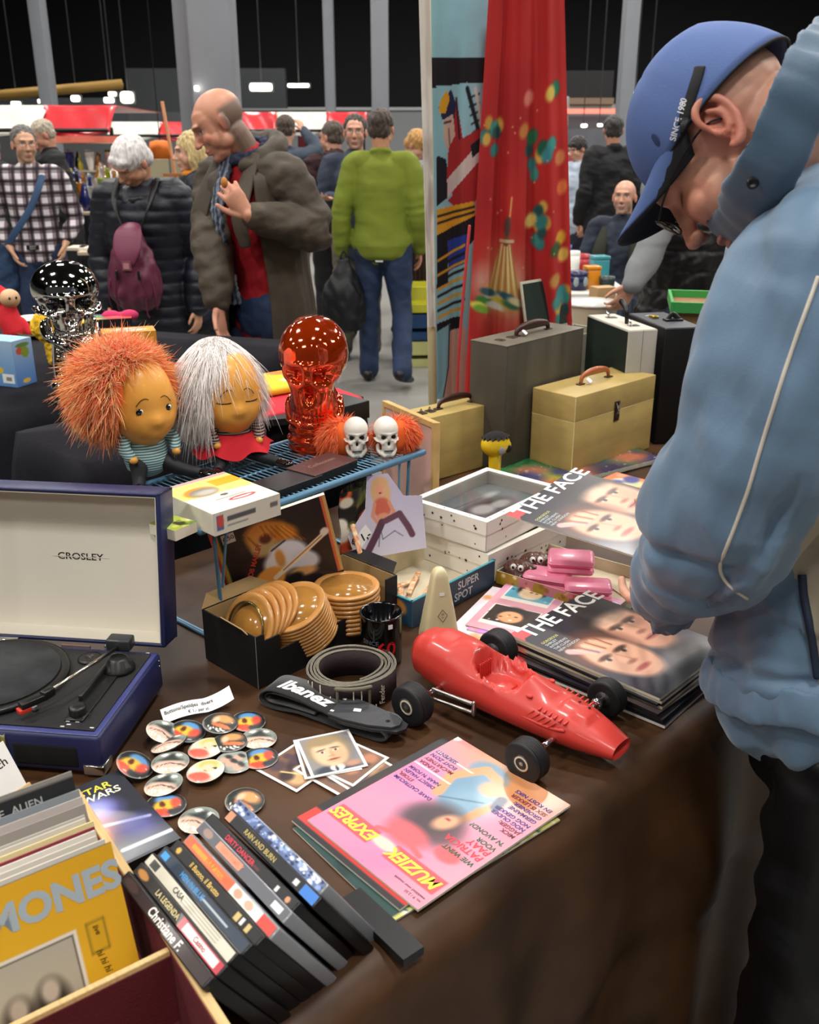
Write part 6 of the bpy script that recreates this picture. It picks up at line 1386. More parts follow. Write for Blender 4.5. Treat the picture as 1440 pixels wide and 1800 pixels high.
# white and green case, black case
def record_case(px,py,wid,dep,h,front,side,top,label,gp=None,ex=.0):
    f=P(px,py,T+h); q=Vector((f.x,f.y,T)); r=math.radians(8)+ex; t=thing('record_case',label,'case',(q.x,q.y,T),r)
    mb=MB().box(0,wid,0,dep,0,h,front,bev=.003); mb.build('body',t)
    MB().box(-.001,0,.004,dep-.004,.004,h-.004,side).build('side_panel',t); MB().box(.003,wid-.003,.003,dep-.003,h,h+.001,top).build('top_panel',t); return t
WG=M('greyish_white_vinyl','#a9a49a',.5,var=.05,vs=8); DG=M('dark_green_cloth','#12241d',.7); TW=M('cream_top','#c9c2b2',.45)
t=record_case(1106,582,.093,.27,.345,WG,DG,TW,'upright record case with whitish front and dark green side',ex=.14)
MB().box(.046,.047,-.0006,0,.0,.345,M('thin_grey_seam','#6a665e',.7)).build('seam',t)  # thin grey line down the middle of the front
mb=MB().sweep([(.045,.10,.348),(.043,.105,.385),(.045,.14,.405)],[(.006,.006),(.007,.007),(.009,.011)],BLACKP,n=12); mb.build('handle',t)
for y in (.06,.2): MB().box(.03,.062,y-.012,y+.012,.345,.349,CHROME,bev=.001,seg=1).sweep([(.04,y,.348),(.036,y+.012,.364),(.048,y+.02,.352)],.003,CHROME,n=8).build('clasp',t)
t=record_case(1170,578,.118,.26,.347,M('black_vinyl','#0a0a0b',.45,bump=.03,bs=300),M('black_vinyl'),M('dark_grey_top','#3c3e44',.45),'upright black record case with dark grey top beside the whitish one',ex=.06)
MB().box(.05,.105,.10,.128,.348,.354,BLACKP,bev=.001).sweep([(.06,.114,.35),(.078,.12,.366),(.098,.114,.35)],[(.008,.003)]*3,BLACKP,n=8,up=(0,1,0)).build('handle',t); MB().box(.03,.05,.15,.18,.348,.356,M('brass','#c8b050',.3,metal=1),bev=.001).build('clasp',t); MB().box(0,.02,0,.003,0,.0006,WHITEP,X=TX(.03,.2,.3485,rz=.4)).build('price_tag',t)
# pale open case behind the tall one
f=P(1018,612,T+.30); t=thing('open_case','pale case with dark green inside, lid standing open behind the tall one','case',(f.x-.03,f.y+.17,T),math.radians(46))
PV=M('pale_vinyl_case','#b3ad98',.5,var=.06,vs=8)
mb=MB()
for b_ in ((0,.25,0,.004,0,.29),(0,.25,.12,.124,0,.29),(0,.004,.004,.12,0,.29),(.246,.25,.004,.12,0,.29),(0,.25,0,.124,0,.004)): mb.box(*b_,PV,bev=.001,seg=1)
mb.build('body',t); MB().box(.004,.246,.004,.12,.22,.24,DG).build('green_lining',t); MB().box(.05,.06,-.003,0,.26,.28,M('brass'),bev=.001,seg=1).build('catch',t)
lx=TX(0,.124,.29,rx=math.radians(-12)); MB().box(0,.25,0,.006,0,.16,PV,X=lx,bev=.001).build('lid',t); MB().box(.008,.242,-.001,0,.008,.152,DG,X=lx).build('lid_lining',t)
# green edged tray on a raised stand far right
f=P(1190,530,T+.37); t=thing('green_edged_tray','green edged tray with brown cork bottom behind the black case','tray',(f.x,f.y+.03,T+.33),math.radians(-12))
GE=M('bright_green_edge','#3c9a4a',.45); mb=MB().box(0,.5,-.0,.26,0,.01,M('cork_brown','#8a6440',.8,var=.1,vs=40))
for b_ in ((-.01,0,-.01,.27,0,.035),(.5,.51,-.01,.27,0,.035),(0,.5,-.01,0,0,.035),(0,.5,.26,.27,0,.035)): mb.box(*b_,GE,bev=.001,seg=1)
mb.build('tray',t); MB().box(.02,.48,.02,.24,-.33,0,M('kraft_inside')).build('stand',t)
q=(f.x+.16,f.y+.12,T+.341); t=thing('small_clamp','small black and white clamp lying in the green edged tray','clamp',q,.5)
MB().sweep([(0,0,.006),(.01,.0,.04),(.05,.005,.03)],.006,BLACKP,n=8).build('arm',t); MB().box(-.03,.0,-.01,.01,0,.012,M('cap_cream'),bev=.002).build('jaw',t)
# ---------------------------------------------------------------- curtains on a pole
YP=3.02
pz=MB(); a=Q(742,90,YP); b=Q(762,690,YP); a=Vector((a.x,YP,2.35)); b=Vector((b.x+.02,YP,0))
t=thing('curtain_stand','pale wooden pole stand carrying the printed curtains','curtain stand',(b.x,YP,0))
POLE=M('pale_pole','#cdbf94',.5,var=.06,vs=10)
mb=MB().sweep([(0,0,0.0),(a.x-b.x,0,2.4)],.0135,POLE,n=14,sub=1,cap='flat'); mb.build('pole',t)
MB().sweep([(a.x-b.x-.02,0,2.37),(.62,.03,2.37)],.012,POLE,n=12,sub=1).build('crossbar',t)
MB().box(-.14,.14,-.14,.14,0,.012,M('dark_metal')).build('foot',t)
red_=M('red_strip_plastic','#b83a3a',.5)
def curtain(name,label,tx0,tx1,bx0,bx1,Y0,Y1,ytop,ybot,cv,amp,fr,ph):
    """hangs from the crossbar height; edges read at two heights"""
    mb=MB(); ny,nx=cv.a.shape[:2]; vs=[]
    TL,TR,BL_,BR_=Q(tx0,ytop,Y0),Q(tx1,ytop,Y1),Q(bx0,ybot,Y0),Q(bx1,ybot,Y1)
    kt=(2.36-TL.z)/(TL.z-BL_.z)
    cv.a=np.concatenate([cv.a]+[cv.a[-1:]]*int(ny*.2)); n0_=ny; ny=cv.a.shape[0]
    for j in range(ny):
        v=j/(n0_-1)
        for i in range(nx):
            u=i/(nx-1); p=BL_.lerp(BR_,u).lerp(TL.lerp(TR,u),v)
            n=Vector((0,-1,0)); k=amp*(.35+.65*max(0,1-v))*(math.sin(u*fr+ph+.5*math.sin(v*2))+.35*math.sin(u*fr*2.3+v*2+ph))
            vs.append((p.x,p.y-k,p.z))
    a=np.where(cv.a<=.04045,cv.a/12.92,((cv.a+.055)/1.055)**2.4)
    mb.add(vs,[[j*nx+i,j*nx+i+1,(j+1)*nx+i+1,(j+1)*nx+i] for j in range(ny-1) for i in range(nx-1)],FABP,True,None,[tuple(c) for c in a.reshape(-1,3)])
    o=mb.build(name,None,fix=False); tag(o,label,'curtain'); return o
# red curtain with rockets (art keeps to plain toy rockets and starbursts)
cv=CV(130,300,'#b3201f'); cv.speck(30,['#c12a24','#9c1a1c','#c83028'],.03,.1,random.Random(4),soft=1.,al=.5)
def S_(px,py): # picture position on the curtain from the photo
    v=(700-py)/(700-100); xl=815+(852-815)*v; xr=1010+(996-1010)*v; return ((px-xl)/(xr-xl),v)
def el(px,py,rx,ry,c,rot=0,soft=.2,al=1.): u,v=S_(px,py); cv.ell(u,v,rx/190,ry/600,c,rot,soft,al)
def ln(pts,w,c,al=1.): cv.line([S_(*p) for p in pts],w/600,c,al)
el(885,490,42,70,'#c8906a',0,.6,.7); el(845,475,16,24,'#e2b8a8',0,.8,.7); el(905,500,14,40,'#dcc0a0',0,.8,.6)
cv.poly([S_(880,410),S_(894,410),S_(908,505),S_(856,505)],'#c8a45c'); el(882,505,34,28,'#c49a50',0,.5,.9)
for k in range(9): ln([(880+k*2,412),(862+k*6,512)],3,'#e2cf9c' if k%2 else '#a8743c')
ln([(898,330),(894,368)],5,'#e89a58'); ln([(893,368),(888,408)],12,'#7a4a34'); el(890,380,6,16,'#5a3a34'); ln([(880,405),(900,405)],6,'#c9b490')
for x,y,c in ((850,512,'#3a7a34'),(866,505,'#dfe0d8'),(880,516,'#c9b83a'),(896,520,'#3a6a4a'),(840,520,'#e0dc58'),(870,524,'#d8d8cc'),(858,498,'#2f5560'),(890,505,'#2f5a6a'),(905,514,'#ddd0a0'),(846,528,'#78a838')): el(x,y,16,7,c,-15,.3)
for x,y in ((868,225),(938,265),(948,350),(950,385),(862,215),(985,520)):
    for k,c in enumerate(('#2f7a78','#c9903c','#3a8a80','#d8a84c','#1f4a4a')): el(x+R_.uniform(-12,12),y+R_.uniform(-26,26),9,11,c,R_.uniform(0,90),.3)
for x,y,c in ((920,218,'#c8803c'),(935,228,'#1f6a44'),(952,246,'#1f5a44'),(968,240,'#3a9a94'),(960,258,'#3a8a94'),(984,262,'#d8804c'),(975,150,'#1f7a5c'),(966,158,'#e0c058'),(988,312,'#e0703c'),(932,370,'#e8d070'),(950,372,'#2f7a78'),(985,400,'#d8a030'),(975,420,'#3a5a2c'),(990,430,'#e0b050'),(985,498,'#3a8a8a'),(978,515,'#48908a'),(974,475,'#c8904c'),(928,165,'#d87a6a')): el(x,y,12,12,c,30,.3)
for k in range(26): el(R_.uniform(850,985),R_.uniform(180,600),2,2,'#e0a080',0,.4,.7)
curtain('curtain','red curtain printed with rockets and small figures, hanging on the right of the pole',852,996,815,1010,3.0,3.14,100,700,cv,.03,17,.6)
# comic print curtain: left part white back, blue/red/yellow shapes
cv=CV(70,300,'#8fc0cc')
def S_(px,py):
    v=(700-py)/(700-100); xl=760+(752-760)*v; xr=822+(862-822)*v; return ((px-xl)/(xr-xl),v)
def pl(c,*pts): cv.poly([S_(*p) for p in pts],c)
def ln(pts,w,c,al=1.): cv.line([S_(*p) for p in pts],w/600,c,al)
pl('#14141c',(752,100),(862,100),(860,150),(820,140),(752,150)); pl('#8fc0cc',(760,146),(862,140),(858,230),(830,240),(812,150)); ln([(820,150),(840,215)],9,'#14141c'); 
for k in range(5): ln([(822+k*2,165+k*14),(842,158+k*14)],3,'#14141c')
ln([(835,150),(846,205)],7,'#cfc4bc')
pl('#a3262a',(790,190),(800,165),(812,230),(850,210),(852,300),(830,350),(800,340),(782,300)); pl('#1a2448',(768,180),(790,150),(800,175),(796,200),(774,200)); pl('#d8a028',(770,170),(782,152),(788,165),(780,190),(768,190)); pl('#c9b0a0',(776,200),(794,190),(798,225),(784,250),(776,230)); ln([(778,205),(790,202)],3,'#14141c'); ln([(786,215),(788,240)],3,'#6a4a40'); ln([(800,165),(806,230)],4,'#14141c')
pl('#cfc4c0',(782,300),(845,235),(848,262),(784,330)); pl('#14141c',(826,242),(846,228),(846,250),(830,262)); pl('#a3262a',(784,335),(800,320),(836,290),(834,345),(800,348)); pl('#141420',(764,258),(782,265),(784,330),(764,345)); 
pl('#d8a028',(764,350),(834,335),(836,360),(764,400)); pl('#14141c',(764,395),(836,360),(836,400),(810,430),(764,430)); ln([(766,362),(834,345)],4,'#14141c'); ln([(766,374),(834,354)],4,'#14141c')
pl('#24409a',(784,405),(822,392),(816,445),(786,460)); pl('#14141c',(764,430),(784,420),(786,480),(764,490)); 
for k in range(9): ln([(766,440+k*13),(816,412+k*14)],5,'#d8a028' if k%2==0 else '#14141c')
pl('#14141c',(764,555),(812,540),(808,570),(764,570)); pl('#7fb4c0',(764,570),(790,556),(788,640),(764,700)); pl('#c8a494',(790,570),(818,560),(820,700),(776,700),(786,640)); ln([(788,560),(786,640),(776,700)],4,'#14141c')
curtain('curtain','curtain printed with bold blue, red and yellow comic style shapes beside the pole',756,862,764,822,3.06,3.12,100,700,cv,.012,9,.2)
cv=CV(24,160,'#ded8cc'); cv.speck(26,['#c4b8ae','#b8a8a0','#e8e4dc'],.02,.06,random.Random(6),al=.6); 
curtain('curtain','narrow white back of a curtain on the left side of the pole',739,758,752,766,2.99,3.0,100,575,cv,.004,6,0)
p0=Q(842,540,2.86); t=thing('red_tube','thin red tube leaning in the gap left of the tall case','tube',(Q(806,680,2.86).x,2.88,T))
MB().sweep([(0,0,.0),(0,0,.25),(.026,.03,.62)],.0045,red_,n=10).build('tube',t)
# ================================================================ people
from mathutils.bvhtree import BVHTree
def srgb(h): return np.array(lin(h))
def hand(mb, wrist, d, pn, side, mat, curl=.5, s=1., spread=.12, thumb=.6, lens=(.071,.079,.074,.058), knuckle=None):
    """wrist position, direction of the hand, palm normal (out of the palm), side=+1 if thumb lies on d x pn side"""
    wrist=Vector(wrist); d=Vector(d).normalized(); pn=Vector(pn); pn=(pn-d*pn.dot(d)).normalized(); lat=d.cross(pn)*side
    k=wrist+d*.088*s
    mb.sweep([wrist-d*.01*s,wrist+d*.03*s,wrist+d*.07*s,k],[(.024*s,.019*s),(.030*s,.0155*s),(.038*s,.014*s),(.037*s,.012*s)],mat,n=18,up=pn)
    for i in range(4):
        off=(1.5-i)*.0195*s; b=k+lat*off-d*.006*s*(abs(1.5-i)>1); c=curl if not isinstance(curl,(list,tuple)) else curl[i]
        dirv=(d+lat*(1.5-i)*spread).normalized(); p=[b-d*.02*s,b]; L=lens[i]*s; ang_=0
        for q,fr in enumerate((.45,.31,.24)):
            ang_+=c*(.9,1.1,.8)[q]; dv=dirv*math.cos(ang_)+pn*math.sin(ang_); p.append(p[-1]+dv*L*fr)
        mb.sweep(p,[.0088*s,.0086*s,.0082*s,.0074*s,.0064*s],mat,n=10,up=pn,sub=3)
    tb=wrist+d*.022*s+lat*.022*s; td=(d*.72+lat*.75+pn*.35*thumb).normalized()
    mb.sweep([tb-d*.008,tb+td*.03*s,tb+td*.05*s+d*.012*s+pn*.006*thumb*s,tb+td*.062*s+d*.030*s+pn*.012*thumb*s],[.013*s,.0115*s,.0095*s,.0078*s],mat,n=12,up=pn,sub=3)
def headM(c, rot): return Matrix.Translation(c)@(rot if isinstance(rot,Matrix) else Euler(rot).to_matrix().to_4x4())
def head_pieces(mb, HM, mat, s=1., ears=True, fine=False):
    X=HM@Matrix.Scale(s,4)
    mb.ell((0,.018,.034),(.075,.093,.082),mat,X,seg=36,rings=26)
    mb.sweep([(0,-.028,.035),(0,-.036,-.02),(0,-.040,-.072)],[(.064,.058),(.060,.054),(.043,.044)],mat,n=28,X=X,up=(0,1,0))
    mb.ell((0,-.064,-.094),(.027,.022,.019),mat,X)
    for k in (-1,1):
        mb.ell((k*.036,-.014,-.058),(.026,.038,.028),mat,X); mb.ell((k*.034,-.060,-.022),(.026,.024,.026),mat,X); mb.ell((k*.038,-.038,-.038),(.028,.034,.034),mat,X)
        if ears and not fine: mb.ell((k*.079,.012,-.006),(.008,.019,.031),mat,X,rot=(0,0,k*-.35))
        mb.ell((k*.011,-.104,-.030),(.008,.009,.008),mat,X)
    mb.sweep([(0,-.086,.022),(0,-.098,-.004),(0,-.112,-.026)],[(.009,.010),(.009,.010),(.012,.011)],mat,n=12,X=X,up=(0,1,0))
    mb.ell((0,-.083,.032),(.050,.014,.011),mat,X); mb.ell((0,-.088,-.058),(.024,.012,.008),mat,X); mb.ell((0,-.086,-.070),(.020,.012,.007),mat,X)
def head_post(HM,s=1.,amp=1.):
    inv=np.array(HM.inverted())
    def f(co,no):
        h=co@inv[:3,:3].T+inv[:3,3]; h=h/s; x,y,z=h.T; fr=(y<-.03)&(np.abs(x)<.09)&(np.abs(z)<.13)
        k=np.zeros(len(co))
        for sd in (-1,1):
            k-=.010*np.exp(-((x-sd*.031)/.017)**2-((z-.010)/.010)**2); k+=.0035*np.exp(-((x-sd*.031)/.011)**2-((z-.009)/.006)**2)
        k-=.004*np.exp(-(x/.022)**2-((z+.0635)/.0022)**2); k-=.003*np.exp(-(x/.03)**2-((z+.080)/.006)**2)
        k-=.0025*np.exp(-((np.abs(x)-.028)/.005)**2-((z+.045)/.018)**2)
        return co+no*(k*fr*amp)[:,None]
    return f
def head_col(HM,skin='#d9a184',s=1.,lips='#b06a5c',brow='#5a4a40',hairc=None,hair_line=None,stubble=None,closed=False,blush=.25):
    inv=np.array(HM.inverted()); sk=srgb(skin)
    def f(co):
        h=(co@inv[:3,:3].T+inv[:3,3])/s; x,y,z=h.T; near=(np.abs(x)<.1)&(np.abs(z)<.15)&(np.abs(y)<.14); fr=near&(y<-.04)
        c=np.tile(sk,(len(co),1)); nz=vnoise(co,9,1.)*.05+vnoise(co,40,2.)*.03; c=c*(1+nz[:,None])
        def mix(m,col,al=1.): 
            nonlocal c; m=(np.clip(m,0,1)*al)[:,None]; c=c*(1-m)+srgb(col)*m
        red=np.exp(-((np.abs(x)-.045)/.02)**2-((z+.02)/.02)**2)*fr; mix(red,'#c8705c',blush); mix(np.exp(-(x/.014)**2-((z+.028)/.012)**2)*fr,'#c8705c',blush)
        mix((np.abs(x)>.074)*near*(np.abs(z)<.04),'#c87862',blush*1.4)
        if stubble: mix(np.clip((-.022-z)/.02,0,1)*near*np.clip((.02-y)/.03,0,1)*(z>-.13),stubble,.38)
        mix(np.exp(-((x/.023)**2)**2-(((z+.0635)/.0085)**2)**2)*fr,lips,.75); mix(np.exp(-((x/.023)**2)**2-(((z+.0635)/.0018)**2))*fr,'#4a2622',.7)
        for sd in (-1,1):
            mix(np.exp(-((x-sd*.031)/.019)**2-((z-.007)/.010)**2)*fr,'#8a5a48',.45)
            if not closed:
                mix(np.exp(-(((x-sd*.031)/.0125)**2)**2-(((z-.009)/.0050)**2)**2)*fr,'#e6ddd4',.95); mix(np.exp(-((((x-sd*.031)/.0055)**2+((z-.009)/.0055)**2))**2)*fr,'#2c2420')
            mix(np.exp(-(((x-sd*.031)/.0145)**2)**2-((z-(.0135 if not closed else .006))/.0022)**2)*fr,'#33221c',.9)
            mix(np.exp(-(((x-sd*.033)/.019)**2)**2-((z-.029-.12*(.033-abs(0))*0-.08*(.02-np.abs(np.abs(x)-.03)))/.0042)**2)*fr,brow,.85)
        if hairc and hair_line: mix(hair_line(x,y,z)*near,hairc,.9)
        return c
    return f
CL={}
def cloth_m(name,col='#808080',rough=.8,var=.18,bump=.15,bs=180,**k): return M('fabric_'+name,col,rough,var=var,vs=5,bump=bump,bs=bs,**k)
def merge(fs):
    def f(co,no):
        for g in fs: co=g(co,no)
        return co
    return f
class Person:
    """standing figure, local frame faces -y, x to its left; sizes for 1.75 m scaled by h"""
    def __init__(s,label,x,y,rz,h=1.75,lean=0.,head=(0,0,0),headoff=(0,0,0),pose=None,build=1.,name='person',group=None,sit=False):
        s.k=h/1.75; s.t=thing(name,label,'person',(x,y,0),rz,group); s.b=build
        J=dict(pelvis=(0,0,.95),waist=(0,-.0,1.08),chest=(0,-.01,1.27),top=(0,.0,1.42),neck=(0,.012,1.49),head=(0,-.018,1.628),
            sL=(.178,.005,1.415),eL=(.235,.03,1.13),wL=(.245,-.06,.89),sR=(-.178,.005,1.415),eR=(-.235,.03,1.13),wR=(-.245,-.06,.89),
            hL=(.088,0,.92),kL=(.10,-.02,.50),aL=(.11,.02,.09),hR=(-.088,0,.92),kR=(-.10,-.02,.50),aR=(-.11,.02,.09))
        if pose: J.update(pose)
        J={a:Vector(v)*s.k for a,v in J.items()}
        piv=J['pelvis']; Rl=Matrix.Rotation(lean,3,'X')
        for a in ('waist','chest','top','neck','head','sL','eL','wL','sR','eR','wR'):
            if pose and a in pose and a[0] in 'ewh' and a!='head' and a!='waist': continue
            w={'waist':.4,'chest':.8}.get(a,1.); J[a]=piv+Matrix.Rotation(lean*w,3,'X')@(J[a]-piv)
        J['head']+=Vector(headoff)*s.k
        s.J=J; s.HM=headM(J['head'],head)
    def body(s,skin='#d9a184',voxel=.0065,hands=('rest','rest'),curl=.35,hd=None,torso=True,**kc):
        J,k,b=s.J,s.k,s.b; mb=MB(); head_pieces(mb,s.HM,SKIN,k); 
        nk=s.HM@Vector((0,.03*k,-.05*k))
        mb.sweep([J['neck']-Vector((0,0,.05*k)),J['neck'],nk],[(.062*k,.058*k),(.056*k,.054*k),(.056*k,.056*k)],SKIN,n=20,up=(0,1,0))
        mb.sweep([J['pelvis'],J['waist'],J['chest'],J['top'],J['neck']-Vector((0,0,.02*k))],[(.13*k*b,.09*k*b),(.115*k*b,.08*k*b),(.13*k*b,.09*k*b),(.12*k,.07*k),(.05*k,.05*k)],SKIN,n=24,up=(0,1,0))
        for i,sd in enumerate('LR'):
            sg=1 if sd=='L' else -1
            mb.sweep([J['s'+sd]*.8+J['top']*.2,J['s'+sd],J['e'+sd],J['w'+sd]],[.045*k,.045*k,.036*k,.024*k],SKIN,n=14)
            mb.sweep([J['h'+sd],J['k'+sd],J['a'+sd]],[.07*k,.048*k,.034*k],SKIN,n=14,up=(0,1,0))
            mb.sweep([J['a'+sd],J['a'+sd]+Vector((0,-.10*k,-.055*k))],[.03*k,.025*k],SKIN,n=10,up=(0,0,1),sub=1)
            if hands[i]:
                d=(J['w'+sd]-J['e'+sd]).normalized(); 
                if hands[i]=='rest': pn=Vector((-sg,.2,0)); dd=(d+Vector((0,0,-.6))).normalized(); cu=curl
                else: dd,pn,cu=hands[i][:3]; dd=Vector(dd); pn=Vector(pn)
                hand(mb,J['w'+sd],dd,pn,-sg if hands[i]=='rest' else hands[i][3] if len(hands[i])>3 else -sg,SKIN,cu,k)
        ob=blob(mb,'body',s.t,voxel,2,post=head_post(s.HM,k),mat=SKIN,colfn=head_col(s.HM,skin,k,**kc)); s.bo=ob; return s
    def top(s,mat,name='jacket',t=.02,hem=.86,amp=.006,sc=(2.6,2.6,4.5),seed=1.,cuff=.0,flare=1.,voxel=.009,collar=True,open_front=None,matfn=None,mats=None,puff=0.,shoulder=1.,sl=1.):
        J,k,b=s.J,s.k,s.b; mb=MB()
        low=Vector(J['pelvis']); low.z=hem*k
        mb.sweep([low,(low+J['pelvis'])/2 if hem<.9 else J['pelvis'],J['waist'],J['chest'],J['top'],J['neck']-Vector((0,0,.012))],
          [((.17*b+t)*k*flare,(.125*b+t)*k*flare),((.165*b+t)*k,(.12*b+t)*k),((.145*b+t)*k,(.11*b+t)*k),((.168*b+t)*k,(.12*b+t)*k),((.15*b+t)*k*shoulder,(.085*b+t)*k),((.062+t*.4)*k,(.06+t*.4)*k)],mat,n=32,up=(0,1,0))
        for sd in 'LR':
            w=J['w'+sd]; e=J['e'+sd]; we=w.lerp(e,cuff)
            mb.sweep([J['top'].lerp(J['s'+sd],.6),J['s'+sd],J['s'+sd].lerp(e,.5),e,e.lerp(we,.6),we],[(.062+t)*k,(.056+t*sl)*k,(.052+t*sl)*k,(.044+t*sl)*k,(.040+t*sl)*k,(.032+t*.7*sl)*k],mat,n=20)
        if collar: mb.sweep([J['neck']+Vector((.062*math.cos(a),.058*math.sin(a),.0+.018*math.sin(a)))*k for a in np.linspace(0,2*math.pi,12)[:-1]],[.016*k]*11,mat,n=10,closed=True,up=(0,0,1))
        fn=[folds(amp,sc,seed)]
        if puff:
            def pf(co,no): return co+no*(puff*(np.abs(np.sin(co[:,2]*math.pi/(.062*k)))**.5-.6))[:,None]
            fn.insert(0,pf)
        ob=blob(mb,name,s.t,voxel,3,post=merge(fn),mat=mat,matfn=matfn,mats=mats); s.jk=ob; return s
    def trousers(s,mat,t=.016,amp=.005,seed=2.,low=.05,voxel=.009,name='trousers'):
        J,k,b=s.J,s.k,s.b; mb=MB()
        mb.sweep([J['pelvis']+Vector((0,0,.06*k)),J['pelvis'],(J['hL']+J['hR'])/2-Vector((0,0,.03*k))],[((.125*b+t)*k,(.09*b+t)*k),((.145*b+t)*k,(.105*b+t)*k),((.15*b+t)*k,(.11*b+t)*k)],mat,n=26,up=(0,1,0))
        for sd in 'LR': mb.sweep([J['h'+sd],J['h'+sd].lerp(J['k'+sd],.5),J['k'+sd],J['a'+sd].lerp(J['k'+sd],.4),J['a'+sd]+Vector((0,0,-.02*k))],[(.088+t)*k*b,(.076+t)*k,(.058+t)*k,(.05+t)*k,(.05+t)*k],mat,n=20,up=(0,1,0))
        blob(mb,name,s.t,voxel,3,post=folds(amp,(3.5,3.5,4),seed),mat=mat); return s
    def shoes(s,mat):
        J,k=s.J,s.k
        for sd in 'LR':
            a=J['a'+sd]; d=(J['a'+sd]-J['k'+sd]).normalized(); tilt=Vector((0,-1,0))
            f=Vector((0,-1,0)); toe=s.toe.get(sd) if hasattr(s,'toe') else None
            if toe: f=Vector(toe).normalized()
            mb=MB().sweep([a-f*.05*k+Vector((0,0,-.045*k)),a+f*.05*k+Vector((0,0,-.048*k)),a+f*.15*k+Vector((0,0,-.055*k))],[(.038*k,.04*k),(.045*k,.036*k),(.038*k,.024*k)],mat,n=16,up=(0,0,1))
            mb.sweep([a+Vector((0,0,.01*k)),a+Vector((0,0,-.04*k))],[.042*k,.045*k],mat,n=14,up=(0,1,0),sub=1)
            blob(mb,'shoe',s.t,.007,2,mat=mat)
        return s
    def hair(s,kind,col,amp=.004,seed=3.,name='hair'):
        k=s.k; X=s.HM@Matrix.Scale(k,4); mb=MB(); m=M('hair_'+col[1:],col,.6,var=.25,vs=30,bump=.3,bs=160,stretch=(3,3,.7),sheen=.2)
        if kind=='short':
            mb.ell((0,.026,.046),(.083,.094,.082),m,X,seg=32,rings=22); mb.ell((0,.055,-.005),(.076,.055,.06),m,X)
        if kind=='cap':   # full short style with fringe, ears covered at the top
            mb.ell((0,.016,.045),(.088,.104,.088),m,X,seg=36,rings=24); mb.ell((0,.06,-.01),(.080,.058,.068),m,X); mb.ell((0,-.062,.066),(.066,.034,.030),m,X)
        if kind=='long': mb.ell((0,.022,.045),(.088,.102,.086),m,X,seg=32,rings=22); mb.sweep([(0,.05,.04),(0,.06,-.04),(0,.055,-.115)],[(.082,.055),(.088,.05),(.07,.035)],m,n=24,X=X,up=(0,1,0)); [mb.sweep([(q*.07,.01,.05),(q*.082,-.005,-.03),(q*.072,.0,-.10)],[(.02,.035),(.018,.035),(.012,.025)],m,n=14,X=X,up=(0,1,0)) for q in (-1,1)]
        if kind=='sides': mb.ell((0,.052,.000),(.0795,.064,.052),m,X,seg=30,rings=20)
        blob(mb,name,s.t,.0055,2,post=folds(amp,(24,24,10),seed),mat=m); return s
    def glasses(s,col='#1a1a1c',r=.0012):
        k=s.k; X=s.HM@Matrix.Scale(k,4); m=M('glasses_'+col[1:],col,.3); mb=MB()
        for q in (-1,1):
            mb.sweep([(q*.033+.023*math.cos(a),-.108+.004*abs(math.cos(a)),.006+.015*math.sin(a)) for a in np.linspace(0,2*math.pi,16)[:-1]],r,m,n=6,closed=True,sub=1,X=X,up=(0,1,0))
            mb.sweep([(q*.056,-.103,.010),(q*.078,-.05,.012),(q*.082,.01,.010)],r,m,n=6,X=X)
        mb.sweep([(-.010,-.110,.008),(0,-.112,.011),(.010,-.110,.008)],r,m,n=6,X=X); mb.build('glasses',s.t); return s
def at(px,py,Y): q=Q(px,py,Y); return q.x,q.y
def loc_of(p,px,py,Y):
    """picture point at depth Y in a person's own frame (used to read joint positions off the photo), in unscaled joint units"""
    p.t.rotation_euler.z; m=Matrix.Translation(p.t.location)@Matrix.Rotation(p.t.rotation_euler.z,4,'Z'); v=m.inverted()@Q(px,py,Y); return v/p.k
def LQ(x,y,rz,h,px,py,Y):
    m=Matrix.Translation((x,y,0))@Matrix.Rotation(rz,4,'Z'); return tuple((m.inverted()@Q(px,py,Y))/(h/1.75))
JEAN=cloth_m('denim','#1f2f4c',.8,var=.3); DJEAN=cloth_m('dark_denim','#171e2e',.8,var=.3); BLKT=cloth_m('black_trousers','#101013'); SHO=M('black_shoe','#131315',.45,bump=.1,bs=120)
# ---- plaid shirt man
def plaid():
    m=M('fabric_plaid','#d8d0d2',.85); nt=m.node_tree; N=nt.nodes; L=nt.links; tc=N.new('ShaderNodeTexCoord'); sp=N.new('ShaderNodeSeparateXYZ'); L.new(tc.outputs['Object'],sp.inputs[0])
    def band(out,scale,th,off=0.):
        a=N.new('ShaderNodeMath'); a.operation='MULTIPLY_ADD'; a.inputs[1].default_value=scale; a.inputs[2].default_value=off; L.new(out,a.inputs[0])
        f=N.new('ShaderNodeMath'); f.operation='FRACT'; L.new(a.outputs[0],f.inputs[0]); g=N.new('ShaderNodeMath'); g.operation='GREATER_THAN'; g.inputs[1].default_value=th; L.new(f.outputs[0],g.inputs[0]); return g.outputs[0]
    cur=None; col=(*lin('#d9d2d6'),1)
    for out,sc_,th,off,c,al in ((sp.outputs['X'],13,.45,0,'#4a1a2c',.75),(sp.outputs['Z'],13,.45,.2,'#3a1824',.7),(sp.outputs['X'],13,.80,.1,'#100e16',.85),(sp.outputs['Z'],13,.80,.3,'#100e16',.85)):
        g=band(out,sc_,th,off); mm=N.new('ShaderNodeMath'); mm.operation='MULTIPLY'; mm.inputs[1].default_value=al; L.new(g,mm.inputs[0])
        mx=N.new('ShaderNodeMix'); mx.data_type='RGBA'; L.new(mm.outputs[0],mx.inputs['Factor']); mx.inputs['B'].default_value=(*lin(c),1)
        if cur is None: mx.inputs['A'].default_value=col
        else: L.new(cur,mx.inputs['A'])
        cur=mx.outputs['Result']
    L.new(cur,N['Principled BSDF'].inputs['Base Color']); return m
x,y=at(50,300,6.9); 
